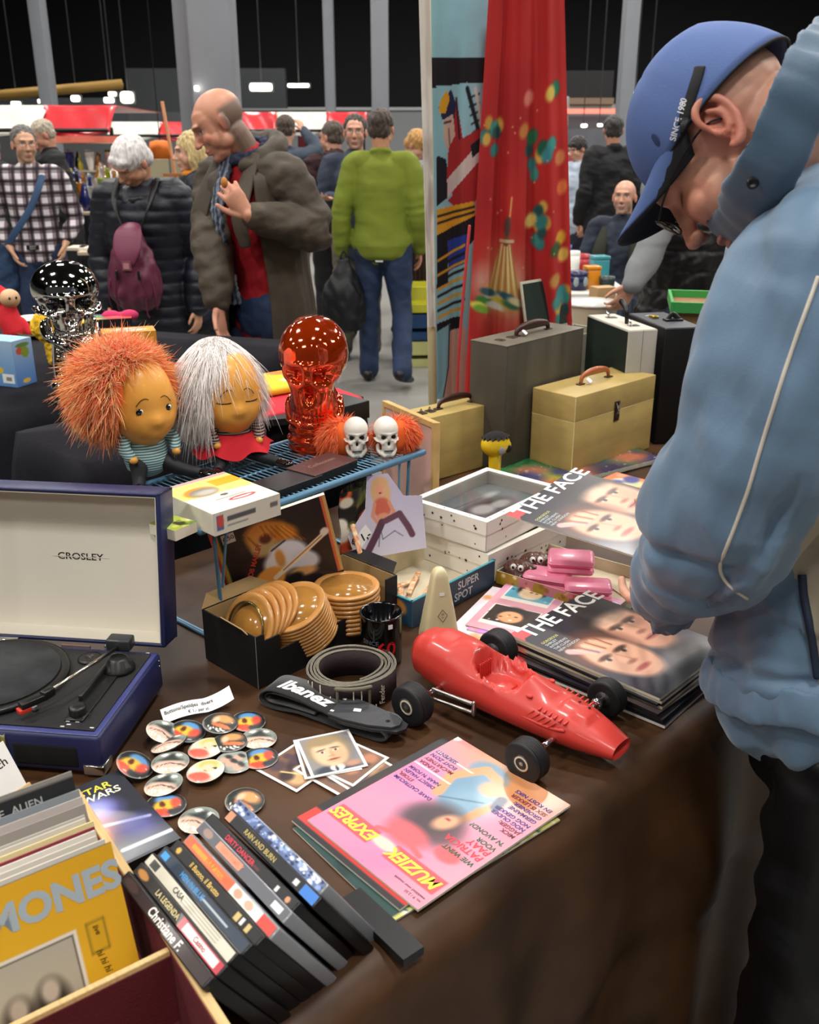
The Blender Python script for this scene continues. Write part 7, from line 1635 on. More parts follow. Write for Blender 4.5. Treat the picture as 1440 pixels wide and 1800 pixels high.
p=Person('man in burgundy and white plaid shirt with a blue shoulder bag',x,y,math.radians(12),1.70,pose=dict(eL=(.27,.06,1.14),wL=(.19,-.07,.97),eR=(-.27,.05,1.15),wR=(-.17,-.11,.95)),head=(.05,0,.35),build=.93)
p.body('#c99a7c',hands=(((-.3,-.2,-1),(-1,0,0),.4),((.35,-.2,-.9),(1,0,0),.4)),brow='#4a3c34',stubble='#5a4a44').top(plaid(),'shirt',.018,.93,.004,seed=4,cuff=.25).trousers(JEAN).shoes(SHO).hair('short','#5f5a54').glasses()
STP=cloth_m('blue_strap','#2f4a6a',.7,var=.05)
MB().sweep([(.10,-.02,1.43),(.075,-.135,1.33),(-.0,-.165,1.18),(-.10,-.16,1.05),(-.19,-.10,.94)],[(.022,.004)]*5,STP,n=10,up=(0,1,0)).build('shoulder_strap',p.t)
blob(MB().sweep([(-.24,-.07,.93),(-.25,-.08,.80),(-.25,-.08,.66)],[(.06,.03),(.11,.06),(.10,.06)],STP,n=20,up=(0,1,0)),'messenger_bag',p.t,.008,3,mat=cloth_m('navy_bag','#1c3350'),post=folds(.006,7,3.))
MB().box(-.06,.02,-.135,-.12,.915,.945,M('dark_metal')).box(-.04,.0,-.14,-.132,.918,.942,STEEL,bev=.002).build('belt',p.t)
# ---- white haired woman with burgundy backpack in front
x,y=at(262,400,5.15)
p=Person('white-haired woman in navy padded jacket with burgundy backpack on her chest',x,y,math.radians(-6),1.66,lean=math.radians(6),head=(math.radians(42),math.radians(10),math.radians(-28)),headoff=(-.01,-.045,-.02),pose=dict(eL=(.265,.02,1.13),wL=(.262,-.07,.86),eR=(-.265,.0,1.13),wR=(-.24,-.07,.88)),build=1.08)
NV=cloth_m('navy_puffer','#10131f',.5,var=.12,bump=.1,bs=60)
p.body('#cf9878',hands=('rest','rest'),brow='#a09890',closed=True,lips='#a8604c').top(NV,'padded_jacket',.042,.74,.004,puff=.008,seed=6,shoulder=1.12).trousers(DJEAN).shoes(SHO).hair('cap','#dcd6d4',.0025).glasses('#6a4a30')
blob(MB().sweep([(.06,.06,1.40),(.11,.0,1.40),(.08,-.10,1.36),(0,-.15,1.33),(-.08,-.10,1.36),(-.11,0,1.40),(-.06,.07,1.40)],[.035,.04,.04,.036,.04,.04,.035],NV,n=14,closed=True),'hood_collar',p.t,.008,3,mat=cloth_m('black_hood','#101116',.5),post=folds(.006,14,2.))
BG=cloth_m('burgundy_nylon','#5c2238',.5,var=.15,bump=.1,bs=90)
def bpf(co,no): return co+no*(.008*vnoise(co,(9,9,5),2.)*np.clip((1.22-co[:,2])/.1,0,1))[:,None]
bp_=blob(MB().sweep([(0,-.235,1.20),(0,-.25,1.13),(0,-.262,1.03),(0,-.262,.93),(0,-.255,.88)],[(.045,.04),(.085,.062),(.125,.075),(.135,.08),(.115,.065)],BG,n=28,up=(0,1,0)),'backpack',p.t,.008,3,mat=BG,post=bpf)
blob(MB().sweep([(0,-.23,1.235),(0,-.285,1.20),(0,-.325,1.12),(0,-.338,1.055)],[(.045,.014),(.072,.014),(.072,.012),(.04,.010)],BG,n=20,up=(0,1,0)),'flap',bp_,.007,3,mat=cloth_m('burgundy_flap','#6e2d46',.5)); MB().box(-.022,.022,-.352,-.342,1.03,1.075,C('#7e4a54')).box(-.014,.014,-.3545,-.35,1.038,1.066,C('#b0787c')).build('buckle',bp_)
for q in (-1,1):
    MB().sweep([(q*.06,-.335,1.0),(q*.075,-.335,.93),(q*.072,-.325,.83),(q*.078,-.32,.80)],.0035,BG,n=8).build('drawstring',bp_); MB().sweep([(q*.105,-.31,.98),(q*.12,-.315,.9),(q*.116,-.30,.84)],.0035,BG,n=8).build('drawstring',bp_)
    MB().box(q*.055-.006,q*.055+.006,-.352,-.34,.985,1.03,BLACKP,bev=.002).build('toggle',bp_)
    MB().sweep([(q*.045,-.225,1.22),(q*.09,-.20,1.34),(q*.10,-.09,1.445)],[(.014,.004)]*3,M('black_cord','#0c0c0e',.5),n=8).build('shoulder_strap',bp_)
# ---- tall bald man in olive coat
x,y=at(462,420,4.15); rzp=math.radians(-34); hh=1.84
L_=lambda px,py,Y: LQ(x,y,rzp,hh,px,py,Y)
wq=L_(437,378,3.78); eq=L_(553,405,4.00)
p=Person('tall balding man in olive coat and red sweater, raising food to his mouth',x,y,rzp,hh,lean=math.radians(7),head=(math.radians(30),math.radians(-4),math.radians(-40)),headoff=(-.05,-.05,-.02),pose=dict(wL=wq,eL=eq,wR=L_(385,540,3.9),eR=L_(372,420,4.05)),build=1.02)
OL=cloth_m('olive_coat','#463c30',.7,var=.2,bump=.12,bs=90)
hd_=(Vector((-.45,-.35,.75)),Vector((-.6,.6,0)),.55,1)
p.body('#c98e74',hands=(hd_,'rest'),brow='#6a5848',voxel=.005,blush=.4,hairc='#6e5e54',hair_line=lambda x,y,z: np.clip((y-.0)/.02,0,1)*np.clip((.055-z)/.02,0,1))
RSW=cloth_m('red_sweater','#a81420',.8,var=.08)
J=p.J; k=p.k; b=p.b
mb=MB(); mb.sweep([Vector((J['pelvis'].x,J['pelvis'].y,.86*k)),J['waist'],J['chest'],J['top'],J['neck']],[(.15*k,.118*k),(.142*k,.112*k),(.158*k,.118*k),(.14*k,.085*k),(.07*k,.066*k)],RSW,n=28,up=(0,1,0)); blob(mb,'sweater',p.t,.009,2,mat=RSW,post=folds(.003,8,2.))
# open coat: torso shell with the front cut away
def coat(p,mat,t,hem,gap,off,flare=1.12):
    J,k=p.J,p.k; low=Vector(J['pelvis']); low.z=hem*k; path=[low,low.lerp(J['pelvis'],.5),J['pelvis'],J['waist'],J['chest'],J['top'],J['neck']+Vector((0,.015,-.02))*k]
    rad=[((.19+t)*flare,(.15+t)*flare),(.185+t,.145+t),(.175+t,.135+t),(.16+t,.125+t),(.178+t,.135+t),(.160+t,.10+t),(.075+t*.5,.07+t*.5)]
    mb=MB(); n=60; rows=34; pts=[]
    for j in range(rows):
        u=j/(rows-1)*(len(path)-1); i=min(int(u),len(path)-2); f=u-i; c=path[i].lerp(path[i+1],f); ra=rad[i][0]*(1-f)+rad[i+1][0]*f; rb=rad[i][1]*(1-f)+rad[i+1][1]*f
        g=gap[0]*(1-j/(rows-1))+gap[1]*(j/(rows-1))
        for q in range(n+1):
            a=-math.pi/2+off+g+(2*math.pi-2*g)*q/n
            w=1+.035*math.sin(q*.9+j*.05)*(1-j/rows)+.02*math.sin(q*2.1+j*.3)
            pts.append((c.x+ra*k*w*math.cos(a),c.y+rb*k*w*math.sin(a),c.z+.004*math.sin(q*.7)))
    inn=[]
    N_=len(pts); fs=[[j*(n+1)+q,j*(n+1)+q+1,(j+1)*(n+1)+q+1,(j+1)*(n+1)+q] for j in range(rows-1) for q in range(n)]
    mb.add(pts,fs,mat,True); me=mb.mesh('coat_body',False); o=bpy.data.objects.new('coat',me); COL.objects.link(o); o.parent=p.t
    sm=o.modifiers.new('s','SOLIDIFY'); sm.thickness=.012; sm.offset=-1
    return o
coat(p,OL,.036,.56,(.55,.42),.22)
mb=MB()
for sd in 'LR':
    mb.sweep([J['top'].lerp(J['s'+sd],.5),J['s'+sd],J['s'+sd].lerp(J['e'+sd],.5),J['e'+sd],J['e'+sd].lerp(J['w'+sd],.5),J['e'+sd].lerp(J['w'+sd],.86)],[.085*k,.088*k,.084*k,.082*k,.072*k,.056*k],OL,n=22)
blob(mb,'coat_sleeves',p.t,.008,3,mat=OL,post=folds(.005,(4,4,6),5.))
DK=cloth_m('dark_lining','#14120f',.7)
blob(MB().sweep([Vector((math.cos(a)*.105,math.sin(a)*.095+.015,.012+.045*math.sin(a)))*k+J['neck'] for a in np.linspace(-1.05,math.pi+1.05,11)],[.030*k,.038*k]+[.042*k]*7+[.038*k,.030*k],OL,n=14),'hood',p.t,.007,3,mat=OL,post=folds(.005,5,9.))
for q in (-1,1): MB().sweep([J['neck']+Vector((q*.085,-.055,.01))*k,J['chest']+Vector((q*.10-.02,-.165,.04))*k,J['chest']+Vector((q*.12-.02,-.165,-.09))*k],[(.03,.008),(.045,.008),(.03,.006)],OL,n=10,up=(0,1,0)).build('lapel',p.t)
SCF=stripes('scarf_weave',('#39414e','#6e7684'),46,'X',.9,.5,wob=.8)
blob(MB().sweep([J['neck']+Vector((math.cos(a)*.072,math.sin(a)*.070,.018+.03*math.sin(a)))*k for a in np.linspace(0,2*math.pi,12)[:-1]],[.026*k]*11,SCF,n=12,closed=True),'scarf_loop',p.t,.006,2,mat=cloth_m('scarf_dark','#252c44'),post=folds(.005,16,3.))
blob(MB().sweep([J['neck']+Vector((-.03,-.075,.0))*k,J['chest']+Vector((-.035,-.165,.03))*k,J['waist']+Vector((-.03,-.165,.0))*k,J['pelvis']+Vector((-.02,-.16,.0))*k],[(.03,.02),(.032,.014),(.036,.012),(.04,.008)],SCF,n=14,up=(0,1,0)),'scarf_tail',p.t,.006,2,mat=SCF,post=folds(.004,20,4.))
p.trousers(JEAN).shoes(SHO)
MB().ell(J['wL']+Vector((-.05,-.06,.11))*k,(.014,.012,.02),M('biscuit','#b87838',.8,bump=.3,bs=80)).build('snack',p.t)
# ---- man in green sweater seen from behind, black bag in hand
x,y=at(672,420,6.85); rzp=math.radians(174)
p=Person('man in bright green sweater seen from behind, walking with a black bag',x,y,rzp,1.80,pose=dict(aL=(.10,.02,.09),aR=(-.17,.33,.15),kR=(-.13,.02,.49),eL=(.262,.04,1.13),wL=(.275,-.01,.87)),build=1.08,head=(.05,0,-.15))
GRN=cloth_m('green_knit','#727e24',.85,var=.06,bump=.1,bs=300)
p.body('#c08a6c',hands=('rest','rest')).top(GRN,'sweater',.024,.92,.003,(2.5,2.5,5),seed=11).trousers(JEAN)
p.toe={'L':(0,-1,0),'R':(-.2,-.9,-.3)}; p.shoes(SHO).hair('short','#3a2c22')
MB().box(-.02,.03,.115,.128,.84,.85,WHITEP,X=None).build('pocket_paper',p.t)
x2,y2=at(606,530,6.75); t=thing('carrier_bag','black cloth bag hanging from the hand of the man in green','bag',(x2,y2,.42),0)
BGB=M('bag_black','#0d0e12',.55,var=.2,vs=8,bump=.15,bs=60)
blob(MB().sweep([(0,0,.42),(0,0,.33),(0,0,.18),(0,0,.03)],[(.045,.03),(.09,.06),(.15,.09),(.145,.09)],BGB,n=24,up=(0,1,0)),'sack',t,.01,3,mat=BGB,post=folds(.012,(4,4,2.5),7.)); 
for q in (-1,1): MB().sweep([(q*.03,0,.42),(q*.012,0,.47),(0,0,.49)],.007,BGB,n=8).build('strap',t)
# ---- man with glasses and goatee behind him
x,y=at(628,420,7.6)
p=Person('man with glasses and grey goatee facing us, behind the man in green',x,y,math.radians(2),1.78,pose=dict(eR=(-.25,-.03,1.15),wR=(-.16,-.26,1.19)),head=(0,0,-.05))
p.body('#c8937a',hands=('rest',((-.6,-.8,.1),(0,0,1),.3)),brow='#3a302a',stubble='#7a7470').top(cloth_m('slate_shirt','#2d3546'),'shirt',.02,.85,.006,seed=12).trousers(cloth_m('khaki','#5c5648')).shoes(SHO).hair('short','#33291f').glasses('#55585c')
# ---- maroon hoodie
x,y=at(588,420,8.3)
p=Person('person in a dark maroon hooded top with back turned, left of the man with glasses',x,y,math.radians(200),1.74,head=(.1,0,.6))
MR=cloth_m('maroon_hoodie','#2e1016',.85)
p.body('#c49078').top(MR,'hooded_top',.03,.86,.008,seed=13).trousers(BLKT).shoes(SHO).hair('short','#4a3c30')
blob(MB().ell((0,.07,1.47),(.10,.07,.07),MR),'hood',p.t,.009,2,mat=MR,post=folds(.008,12,3.))
# ---- person with hand on the head
x,y=at(510,420,9.4)
p=Person('person in grey-blue top far back, hand raised to the side of the head',x,y,math.radians(165),1.80,pose=dict(eR=(-.30,-.05,1.46),wR=(-.14,-.10,1.62)),head=(.15,0,.2))
p.body('#c8977e',hands=('rest',((.4,-.1,.7),(.8,-.3,0),.5))).top(cloth_m('bluegrey','#3c4654'),'sweater',.02,.86,.006,seed=14).trousers(DJEAN).shoes(SHO).hair('short','#3e3026')
# ---- blonde behind green man right
x,y=at(716,420,8.6)
p=Person('woman with short blonde hair looking down, right behind the man in green',x,y,math.radians(60),1.68,lean=.12,head=(.6,0,0))
p.body('#cf9f84',closed=True).top(cloth_m('grey_pattern','#8c8a88'),'top',.02,.85,.006,seed=15).trousers(DJEAN).shoes(SHO).hair('cap','#b5874a')
# ---- blond head with orange scarf between the woman and the tall man
x,y=at(352,420,6.2)
p=Person('fair-haired person in a dark coat with an orange scarf, half hidden by the tall man',x,y,math.radians(-70),1.66,head=(.1,0,0))
p.body('#cf9f84').top(cloth_m('ink_coat','#151826'),'coat',.04,.6,.008,seed=16).trousers(BLKT).shoes(SHO).hair('long','#c8ae78')
MB().sweep([p.J['neck']+Vector((math.cos(a)*.075,math.sin(a)*.072,.01)) for a in np.linspace(0,6.28,12)[:-1]],[.022]*11,cloth_m('orange_scarf','#d8841e'),n=10,closed=True).build('scarf',p.t)
# ---- black coat man behind plaid shirt
x,y=at(116,420,8.9)
p=Person('grey-haired man in a black coat looking down, behind the plaid shirt',x,y,math.radians(-60),1.76,lean=.1,head=(.45,0,0))
p.body('#c08a70').top(cloth_m('black_coat','#0e0e11'),'coat',.04,.6,.008,seed=17).trousers(BLKT).shoes(SHO).hair('short','#a89c88')
x,y=at(18,420,8.4)
p=Person('dark-clothed person cut off by the left edge of the photo',x,y,math.radians(-50),1.66,lean=.1,head=(.4,0,0))
p.body('#b9866c').top(cloth_m('black_coat'  ,'#0e0e11'),'coat',.04,.6,.008,seed=18).trousers(BLKT).shoes(SHO).hair('short','#4a443e')
# ---- right side people
x,y=at(1066,420,9.2)
p=Person('man in a black jacket seen from behind above the seated man',x,y,math.radians(192),1.80,build=1.15,head=(0,0,-.3))
p.body('#c08a70').top(cloth_m('black_coat'),'jacket',.035,.84,.007,seed=19).trousers(JEAN).shoes(SHO).hair('short','#2e2a26')
x,y=at(1008,420,10.2)
p=Person('dark-haired person in pale clothes just right of the red curtain',x,y,math.radians(-60),1.62,head=(.3,0,0))
p.body('#c9957a').top(cloth_m('pale_blue_top','#a9b4c4'),'top',.025,.84,.006,seed=20).trousers(DJEAN).shoes(SHO).hair('cap','#1c1614')
x,y=at(1122,420,12.)
p=Person('white-haired person far back between the black jacket and the blue cap',x,y,math.radians(160),1.72)
p.body('#c08a70').top(cloth_m('beige_top','#b0a48c'),'jacket',.03,.84,.006,seed=21).trousers(DJEAN).shoes(SHO).hair('cap','#c9c4b8')
x,y=at(1135,420,10.3)
p=Person('grey-haired person in dark clothes half hidden by the blue cap',x,y,math.radians(150),1.66)
p.body('#c08a70').top(cloth_m('black_coat'),'jacket',.03,.84,.006,seed=22).trousers(DJEAN).shoes(SHO).hair('short','#6a6660')
# seated man
x,y=at(1085,500,7.3)
sit=dict(pelvis=(0,0,.50),waist=(0,.03,.64),chest=(0,.04,.84),top=(0,.05,.99),neck=(0,.05,1.06),head=(0,.02,1.2),sL=(.18,.05,.985),sR=(-.18,.05,.985),eL=(.24,-.02,.74),eR=(-.24,-.02,.74),wL=(.16,-.2,.62),wR=(-.16,-.2,.62),hL=(.09,-.02,.47),hR=(-.09,-.02,.47),kL=(.13,-.43,.50),kR=(-.13,-.43,.50),aL=(.13,-.42,.09),aR=(-.13,-.42,.09))
p=Person('smiling bald man with grey beard, seated, in a dark blue shirt and open vest',x,y,math.radians(-22),1.78,pose=sit,head=(-.05,0,.0))
p.body('#c9957c',brow='#4a4440',stubble='#8a8580').top(cloth_m('navy_tee','#232a38'),'shirt',.02,.47,.006,seed=23,cuff=.6).trousers(DJEAN).shoes(SHO)
mbv=MB(); [mbv.sweep([Vector((q*.10,.0,1.03)),Vector((q*.13,-.10,.85)),Vector((q*.15,-.12,.6))],[(.035,.02),(.05,.02),(.05,.02)],cloth_m('green_vest','#26281e'),n=12,up=(0,1,0)) for q in (-1,1)]; mbv.build('open_vest',p.t)
t=thing('folding_chair','dark folding chair under the seated bald man','chair',(x,y,0),math.radians(-22))
for q in (-.2,.2):
    for yy in (-.2,.22): MB().sweep([(q,yy,0),(q,yy*.8,.42)],.012,M('dark_metal'),n=8,sub=1).build('leg',t)
    
MB().box(-.22,.22,-.22,.22,.40,.425,M('chair_seat','#1b1b1e',.6),bev=.01).build('seat',t); MB().box(-.22,.22,.235,.26,.6,.9,M('chair_seat'),bev=.01).build('backrest',t)
# person in grey sleeves and black vest bending behind the blue man
x,y=at(1205,420,4.35); rzp=math.radians(-72); hh=1.74
L_=lambda px,py,Y: LQ(x,y,rzp,hh,px,py,Y)
p=Person('person in grey sleeves and black padded vest bending over the cases, behind the blue cap',x,y,rzp,hh,head=(.7,0,0),pose=dict(head=L_(1205,225,4.35),neck=L_(1215,300,4.42),top=L_(1218,330,4.42),chest=L_(1205,420,4.4),waist=L_(1200,500,4.4),pelvis=L_(1190,575,4.4),sL=L_(1160,320,4.25),eL=L_(1150,425,4.15),wL=L_(1112,500,4.05),wR=L_(1230,540,4.6),eR=L_(1240,440,4.6),sR=L_(1250,330,4.6)),build=1.1)
GSW=cloth_m('grey_marl','#7c7e80',.9,var=.1); BV=cloth_m('black_puffer','#0b0b0d',.5,bump=.06)
p.body('#c8937a',voxel=.006,hands=(((-.25,-.35,-.8),(-1,0,.2),.5),'rest')).top(GSW,'sweatshirt',.018,.86,.004,seed=24)
J,k=p.J,p.k; mb=MB().sweep([J['pelvis'],J['waist'],J['chest'],J['top']],[(.225,.18),(.215,.17),(.225,.18),(.17,.12)],BV,n=30,up=(0,1,0))
blob(mb,'padded_vest',p.t,.009,3,mat=BV,post=merge([lambda co,no: co+no*(.012*(np.abs(np.sin(co[:,2]*math.pi/.085))**.5-.6))[:,None],folds(.006,7,4.)])); p.trousers(DJEAN).shoes(SHO).hair('short','#4a443e')
MB().sweep([J['sL'].lerp(J['eL'],.72)+Vector((0,0,.012)),J['sL'].lerp(J['eL'],.80)],[.075]*2,C('#191a14'),n=18,sub=1,cap='flat').build('armband',p.t)
# ================================================================ man in the blue jacket, right foreground
t=thing('person','man in a blue cap and light blue jacket bending over the table, holding a magazine','person',(.62,1.22,0),0)
def add_child(o):  # geometry below is written in hall coordinates
    o.parent=t; o.matrix_parent_inverse=Matrix.Translation((.62,1.22,0)).inverted(); return o
u_=Vector((-.70,.56,.44)).normalized(); f_=Vector((-.22,.0,-.97)); f_=(f_-u_*f_.dot(u_)).normalized(); X_=(-f_).cross(u_).normalized()
R4=Matrix((X_,-f_,u_)).transposed().to_4x4()
earp=Q(1264,232,1.215)
hc=earp-(R4.to_3x3()@Vector((.079,.012,-.006)))
HM=headM(hc,R4); HS=1.02
J=dict(neck=Vector((.555,1.285,1.60)),top=Vector((.62,1.27,1.50)),chest=Vector((.665,1.24,1.32)),waist=Vector((.665,1.23,1.08)),pelvis=Vector((.64,1.22,.92)),
 sL=Q(1432,440,1.10),eL=Q(1300,960,1.13),wL=Q(1160,1068,1.35),sR=Q(1400,440,1.50),eR=Q(1280,780,1.55),wR=Vector((.555,1.66,.945)))
mb=MB(); head_pieces(mb,HM,SKIN,HS,fine=True)
XH=HM@Matrix.Scale(HS,4)
# ears: rim, inner fold, lobe
for sg in (1,-1):
    e=XH@Matrix.Translation((sg*.074,.016,-.004))@Euler((0,0,sg*.42)).to_matrix().to_4x4()
    rim=[(sg*.006,-.010,.004),(sg*.012,-.012,.022),(sg*.015,-.002,.033),(sg*.016,.014,.031),(sg*.016,.021,.014),(sg*.014,.018,-.006),(sg*.010,.008,-.022),(sg*.006,-.004,-.030),(sg*.002,-.010,-.024)]
    mb.sweep(rim,[.0038,.0048,.0052,.0054,.0052,.005,.0056,.0066,.004],SKIN,n=12,X=e,up=(1,0,0))
    mb.sweep([(sg*.010,.004,.022),(sg*.012,.010,.010),(sg*.011,.007,-.004),(sg*.008,-.002,-.014)],[.003,.0045,.0042,.003],SKIN,n=10,X=e,up=(1,0,0))
    mb.ell((sg*.003,.004,.0),(.0035,.016,.026),SKIN,e); mb.ell((sg*.007,-.009,-.004),(.0045,.0045,.007),SKIN,e)
nk=HM@Vector((0,.045,-.045)); nk2=HM@Vector((0,.062,-.10))
mb.sweep([J['top'],J['neck'],nk2.lerp(J['neck'],.4),nk],[(.085,.08),(.076,.074),(.072,.068),(.066,.064)],SKIN,n=30,up=(0,1,0))
mb.sweep([J['pelvis'],J['waist'],J['chest'],J['top']],[.09,.09,.10,.07],SKIN,n=16,up=(0,1,0))
for q in 'LR': mb.sweep([J['top'],J['s'+q],J['e'+q],J['w'+q]],[.04,.042,.036,.027],SKIN,n=14)
hold=Q(1100,1012,1.478)
dL=(Q(1118,1032,1.50)+Vector((0,0,-.02))-J['wL']).normalized()
hand(mb,J['wL'],dL,(.2,-.1,.95),1,SKIN,(.2,.2,.25,.3),.98,thumb=.9)
dR=(HELD[0]+HELD[1]*.20+HELD[2]*.06+Vector((0,0,-.02))-J['wR']).normalized()
hand(mb,J['wR'],dR,(0,0,1),-1,SKIN,(.15,.15,.2,.25),1.)
def man_post(co,no):
    co=head_post(HM,HS)(co,no)
    inv=np.array(HM.inverted()); h=(co@inv[:3,:3].T+inv[:3,3])/HS; x,y,z=h.T
    k=.0006*vnoise(co,20,3.)
    return co+no*k[:,None]
hcx=head_col(HM,'#d39a80',HS,blush=.5,closed=True,brow='#4a3a30',lips='#a8645a',stubble='#7a645c',hairc='#8a7468',hair_line=lambda x,y,z: np.clip((y-.0)/.03,0,1)*np.clip((.06-z)/.03,0,1)*.3*(np.abs(z+.02)<.09))
def man_col(co):
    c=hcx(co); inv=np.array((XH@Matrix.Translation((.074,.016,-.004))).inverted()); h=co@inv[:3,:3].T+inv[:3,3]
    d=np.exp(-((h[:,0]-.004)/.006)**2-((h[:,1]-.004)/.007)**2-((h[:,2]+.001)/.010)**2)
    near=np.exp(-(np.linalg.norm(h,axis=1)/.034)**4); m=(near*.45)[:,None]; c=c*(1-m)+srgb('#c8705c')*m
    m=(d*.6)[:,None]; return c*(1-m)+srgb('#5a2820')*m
body=blob(mb,'body',None,.0022,7,post=man_post,mat=SKIN,colfn=man_col); add_child(body)
# ---- jacket
JB=M('jacket_blue','#66819a',.5,var=.05,vs=3,bump=.05,bs=260,sheen=.25,spec=.35)
jb=MB()
low=Vector((.662,1.235,.905))
jb.sweep([low,Vector((.660,1.235,.95)),J['waist'],J['chest'],J['top'],J['neck']+Vector((.03,0,-.02))],[(.208,.19),(.212,.192),(.20,.18),(.215,.20),(.185,.16),(.10,.095)],JB,n=44,up=(0,1,0))
sR=[J['top'].lerp(J['sR'],.5),J['sR'],J['sR'].lerp(J['eR'],.5),J['eR'],J['eR'].lerp(J['wR'],.6),J['wR']]
jb.sweep(sR,[.10,.10,.092,.085,.07,.045],JB,n=26)
# left sleeve: wide and puffed
pts=[J['top'].lerp(J['sL'],.5),Q(1455,480,1.10),Q(1395,610,1.09),Q(1335,790,1.10),Q(1285,915,1.14),Q(1235,985,1.20),Q(1190,1030,1.28),Q(1160,1060,1.345)]
jb.sweep(pts,[(.115,.11),(.104,.104),(.106,.102),(.105,.100),(.102,.098),(.084,.080),(.062,.058),(.040,.038)],JB,n=36)
SL=[np.array(p) for p in pts]
def jpost(co,no):
    # drag folds running down the upper arm, gathers at the cuff, crease in the elbow
    e=np.array(pts[4]); a=np.array(pts[1]); ax=(e-a)/np.linalg.norm(e-a); rel=co-a; s=rel@ax; rad=rel-np.outer(s,ax); L=np.linalg.norm(e-a)
    arm=(np.linalg.norm(rad,axis=1)<.17)&(s>-.12)&(s<L+.12)
    ang_=np.arctan2(rad[:,2],rad[:,0])
    k=np.zeros(len(co)); f=np.clip((s/L),0,1)
    w=np.sin(ang_*3+s*16)*.6+np.sin(ang_*5-s*23+1)*.4; k+=arm*.0085*np.sign(w)*np.abs(w)**.8*f*(.4+.6*f)
    c=np.array(pts[7]); dc=np.linalg.norm(co-c,axis=1); d2=np.array(pts[6])-c; d2/=np.linalg.norm(d2); r2=co-c; s2=r2@d2; rr=r2-np.outer(s2,d2); a2=np.arctan2(rr@np.array([0,0,1.]),rr@np.array([1,0,0.]))
    g=np.exp(-((s2-.004)/.018)**2)*(np.linalg.norm(rr,axis=1)<.07); k+=g*(.0035*np.sin(a2*16+3*np.sin(a2*3)))
    k-=np.exp(-((s2+.0)/.006)**2)*(np.linalg.norm(rr,axis=1)<.06)*.004
    cr=np.array(Q(1200,962,1.13)); dd=co-cr; k-=.020*np.exp(-(dd[:,2]/.013)**2-((dd[:,0])/.085)**2-((dd[:,1])/.09)**2)
    n=vnoise(co,(4.5,4.5,3.5),31.); n=np.sign(n)*np.abs(np.clip(n,-1,1))**.8; k+=.0075*n+.003*vnoise(co,(11,11,8),32.)
    co=co.copy(); co[:,2]+=np.clip((1.02-co[:,2])/.12,0,1)*(1.235-co[:,1])*.30*(np.linalg.norm(co[:,:2]-np.array([.66,1.235]),axis=1)<.3)
    # hem: pulled in, then a band
    z=co[:,2]; k-=.010*np.exp(-((z-.935-(1.235-co[:,1])*.30)/.010)**2)*(co[:,2]<1.0)*(np.linalg.norm(co[:,:2]-np.array([.655,1.235]),axis=1)<.3)
    return co+no*k[:,None]
bgc=np.array([.80,1.13])
BGE=M('beige_panel','#a89c88',.8,var=.06,vs=8,bump=.08,bs=160)
jk=blob(jb,'jacket',None,.0055,3,post=jpost,mats=[JB,BGE],mat=JB); add_child(jk)
bm=bmesh.new(); bm.from_mesh(jk.data); BV_=BVHTree.FromBMesh(bm); bm.free()
CAMO=Vector((0,0,CZ))
def hit(bv,px,py,off=.001):
    h=bv.ray_cast(CAMO,ray(px,py).normalized())
    return (h[0]+h[1]*off) if h[0] else None
def pipe(path,name,mat,r=.0022,off=.0012,bv=None,rr=None):
    out=[]
    for (x0,y0),(x1,y1) in zip(path,path[1:]):
        m=max(2,int(math.hypot(x1-x0,y1-y0)/9))
        for q in range(m):
            h=hit(bv or BV_,x0+(x1-x0)*q/m,y0+(y1-y0)*q/m,off)
            if h: out.append(h)
    h=hit(bv or BV_,*path[-1],off); 
    if h: out.append(h)
    keep=[out[0]]
    for p in out[1:]:
        if (p-keep[-1]).length<.05: keep.append(p)
    # smooth
    for _ in range(3): keep=[keep[0]]+[(keep[i-1]+keep[i]*2+keep[i+1])/4 for i in range(1,len(keep)-1)]+[keep[-1]]
    o=MB().sweep(keep,rr or r,mat,n=8,sub=2,cap='flat').build(name); o.parent=jk; o.matrix_parent_inverse=jk.matrix_parent_inverse.copy() if False else Matrix.Identity(4)
    o.parent=jk; o.matrix_parent_inverse=Matrix.Identity(4); return o
q_=[hit(BV_,a_,b_) for a_,b_ in ((1436,905),(1407,960),(1412,1040),(1428,1130),(1440,1200))]
if all(q_):
    zz=[-q.z for q in q_]; xx=[q.x for q in q_]
    for pg in jk.data.polygons:
        c=pg.center
        if q_[-1].z-.03<c.z<q_[0].z and c.y<1.2 and c.x>np.interp(-c.z,zz,xx) and c.x>.4: pg.material_index=1
pipe([(1411,1010),(1413,1045),(1422,1090),(1430,1135),(1438,1190)],'pocket_zip',M('dark_navy_trim','#1d2a3e',.6),.0055)
PIP=M('cream_piping','#d8cfc0',.6)
pipe([(1438,486),(1412,560),(1378,660),(1345,765),(1316,860),(1290,930),(1262,1000),(1280,1028),(1314,1051)],'piping',PIP)
NVT=M('dark_navy_trim','#1d2a3e',.6)
# hem band and snap
def ringpts(z,rx,ry,n=40): return [Vector((.662+rx*math.cos(a),1.235+ry*math.sin(a),z-ry*math.sin(a)*.30+.005*math.sin(a*5))) for a in np.linspace(0,2*math.pi,n+1)[:-1]]
hb=MB().sweep(ringpts(.895,.214,.196),[(.009,.030)]*40,JB,n=12,closed=True,sub=1,up=(0,0,1)); ho=blob(hb,'hem_band',None,.0045,2,post=folds(.004,(10,10,3),5.),mat=JB); add_child(ho)
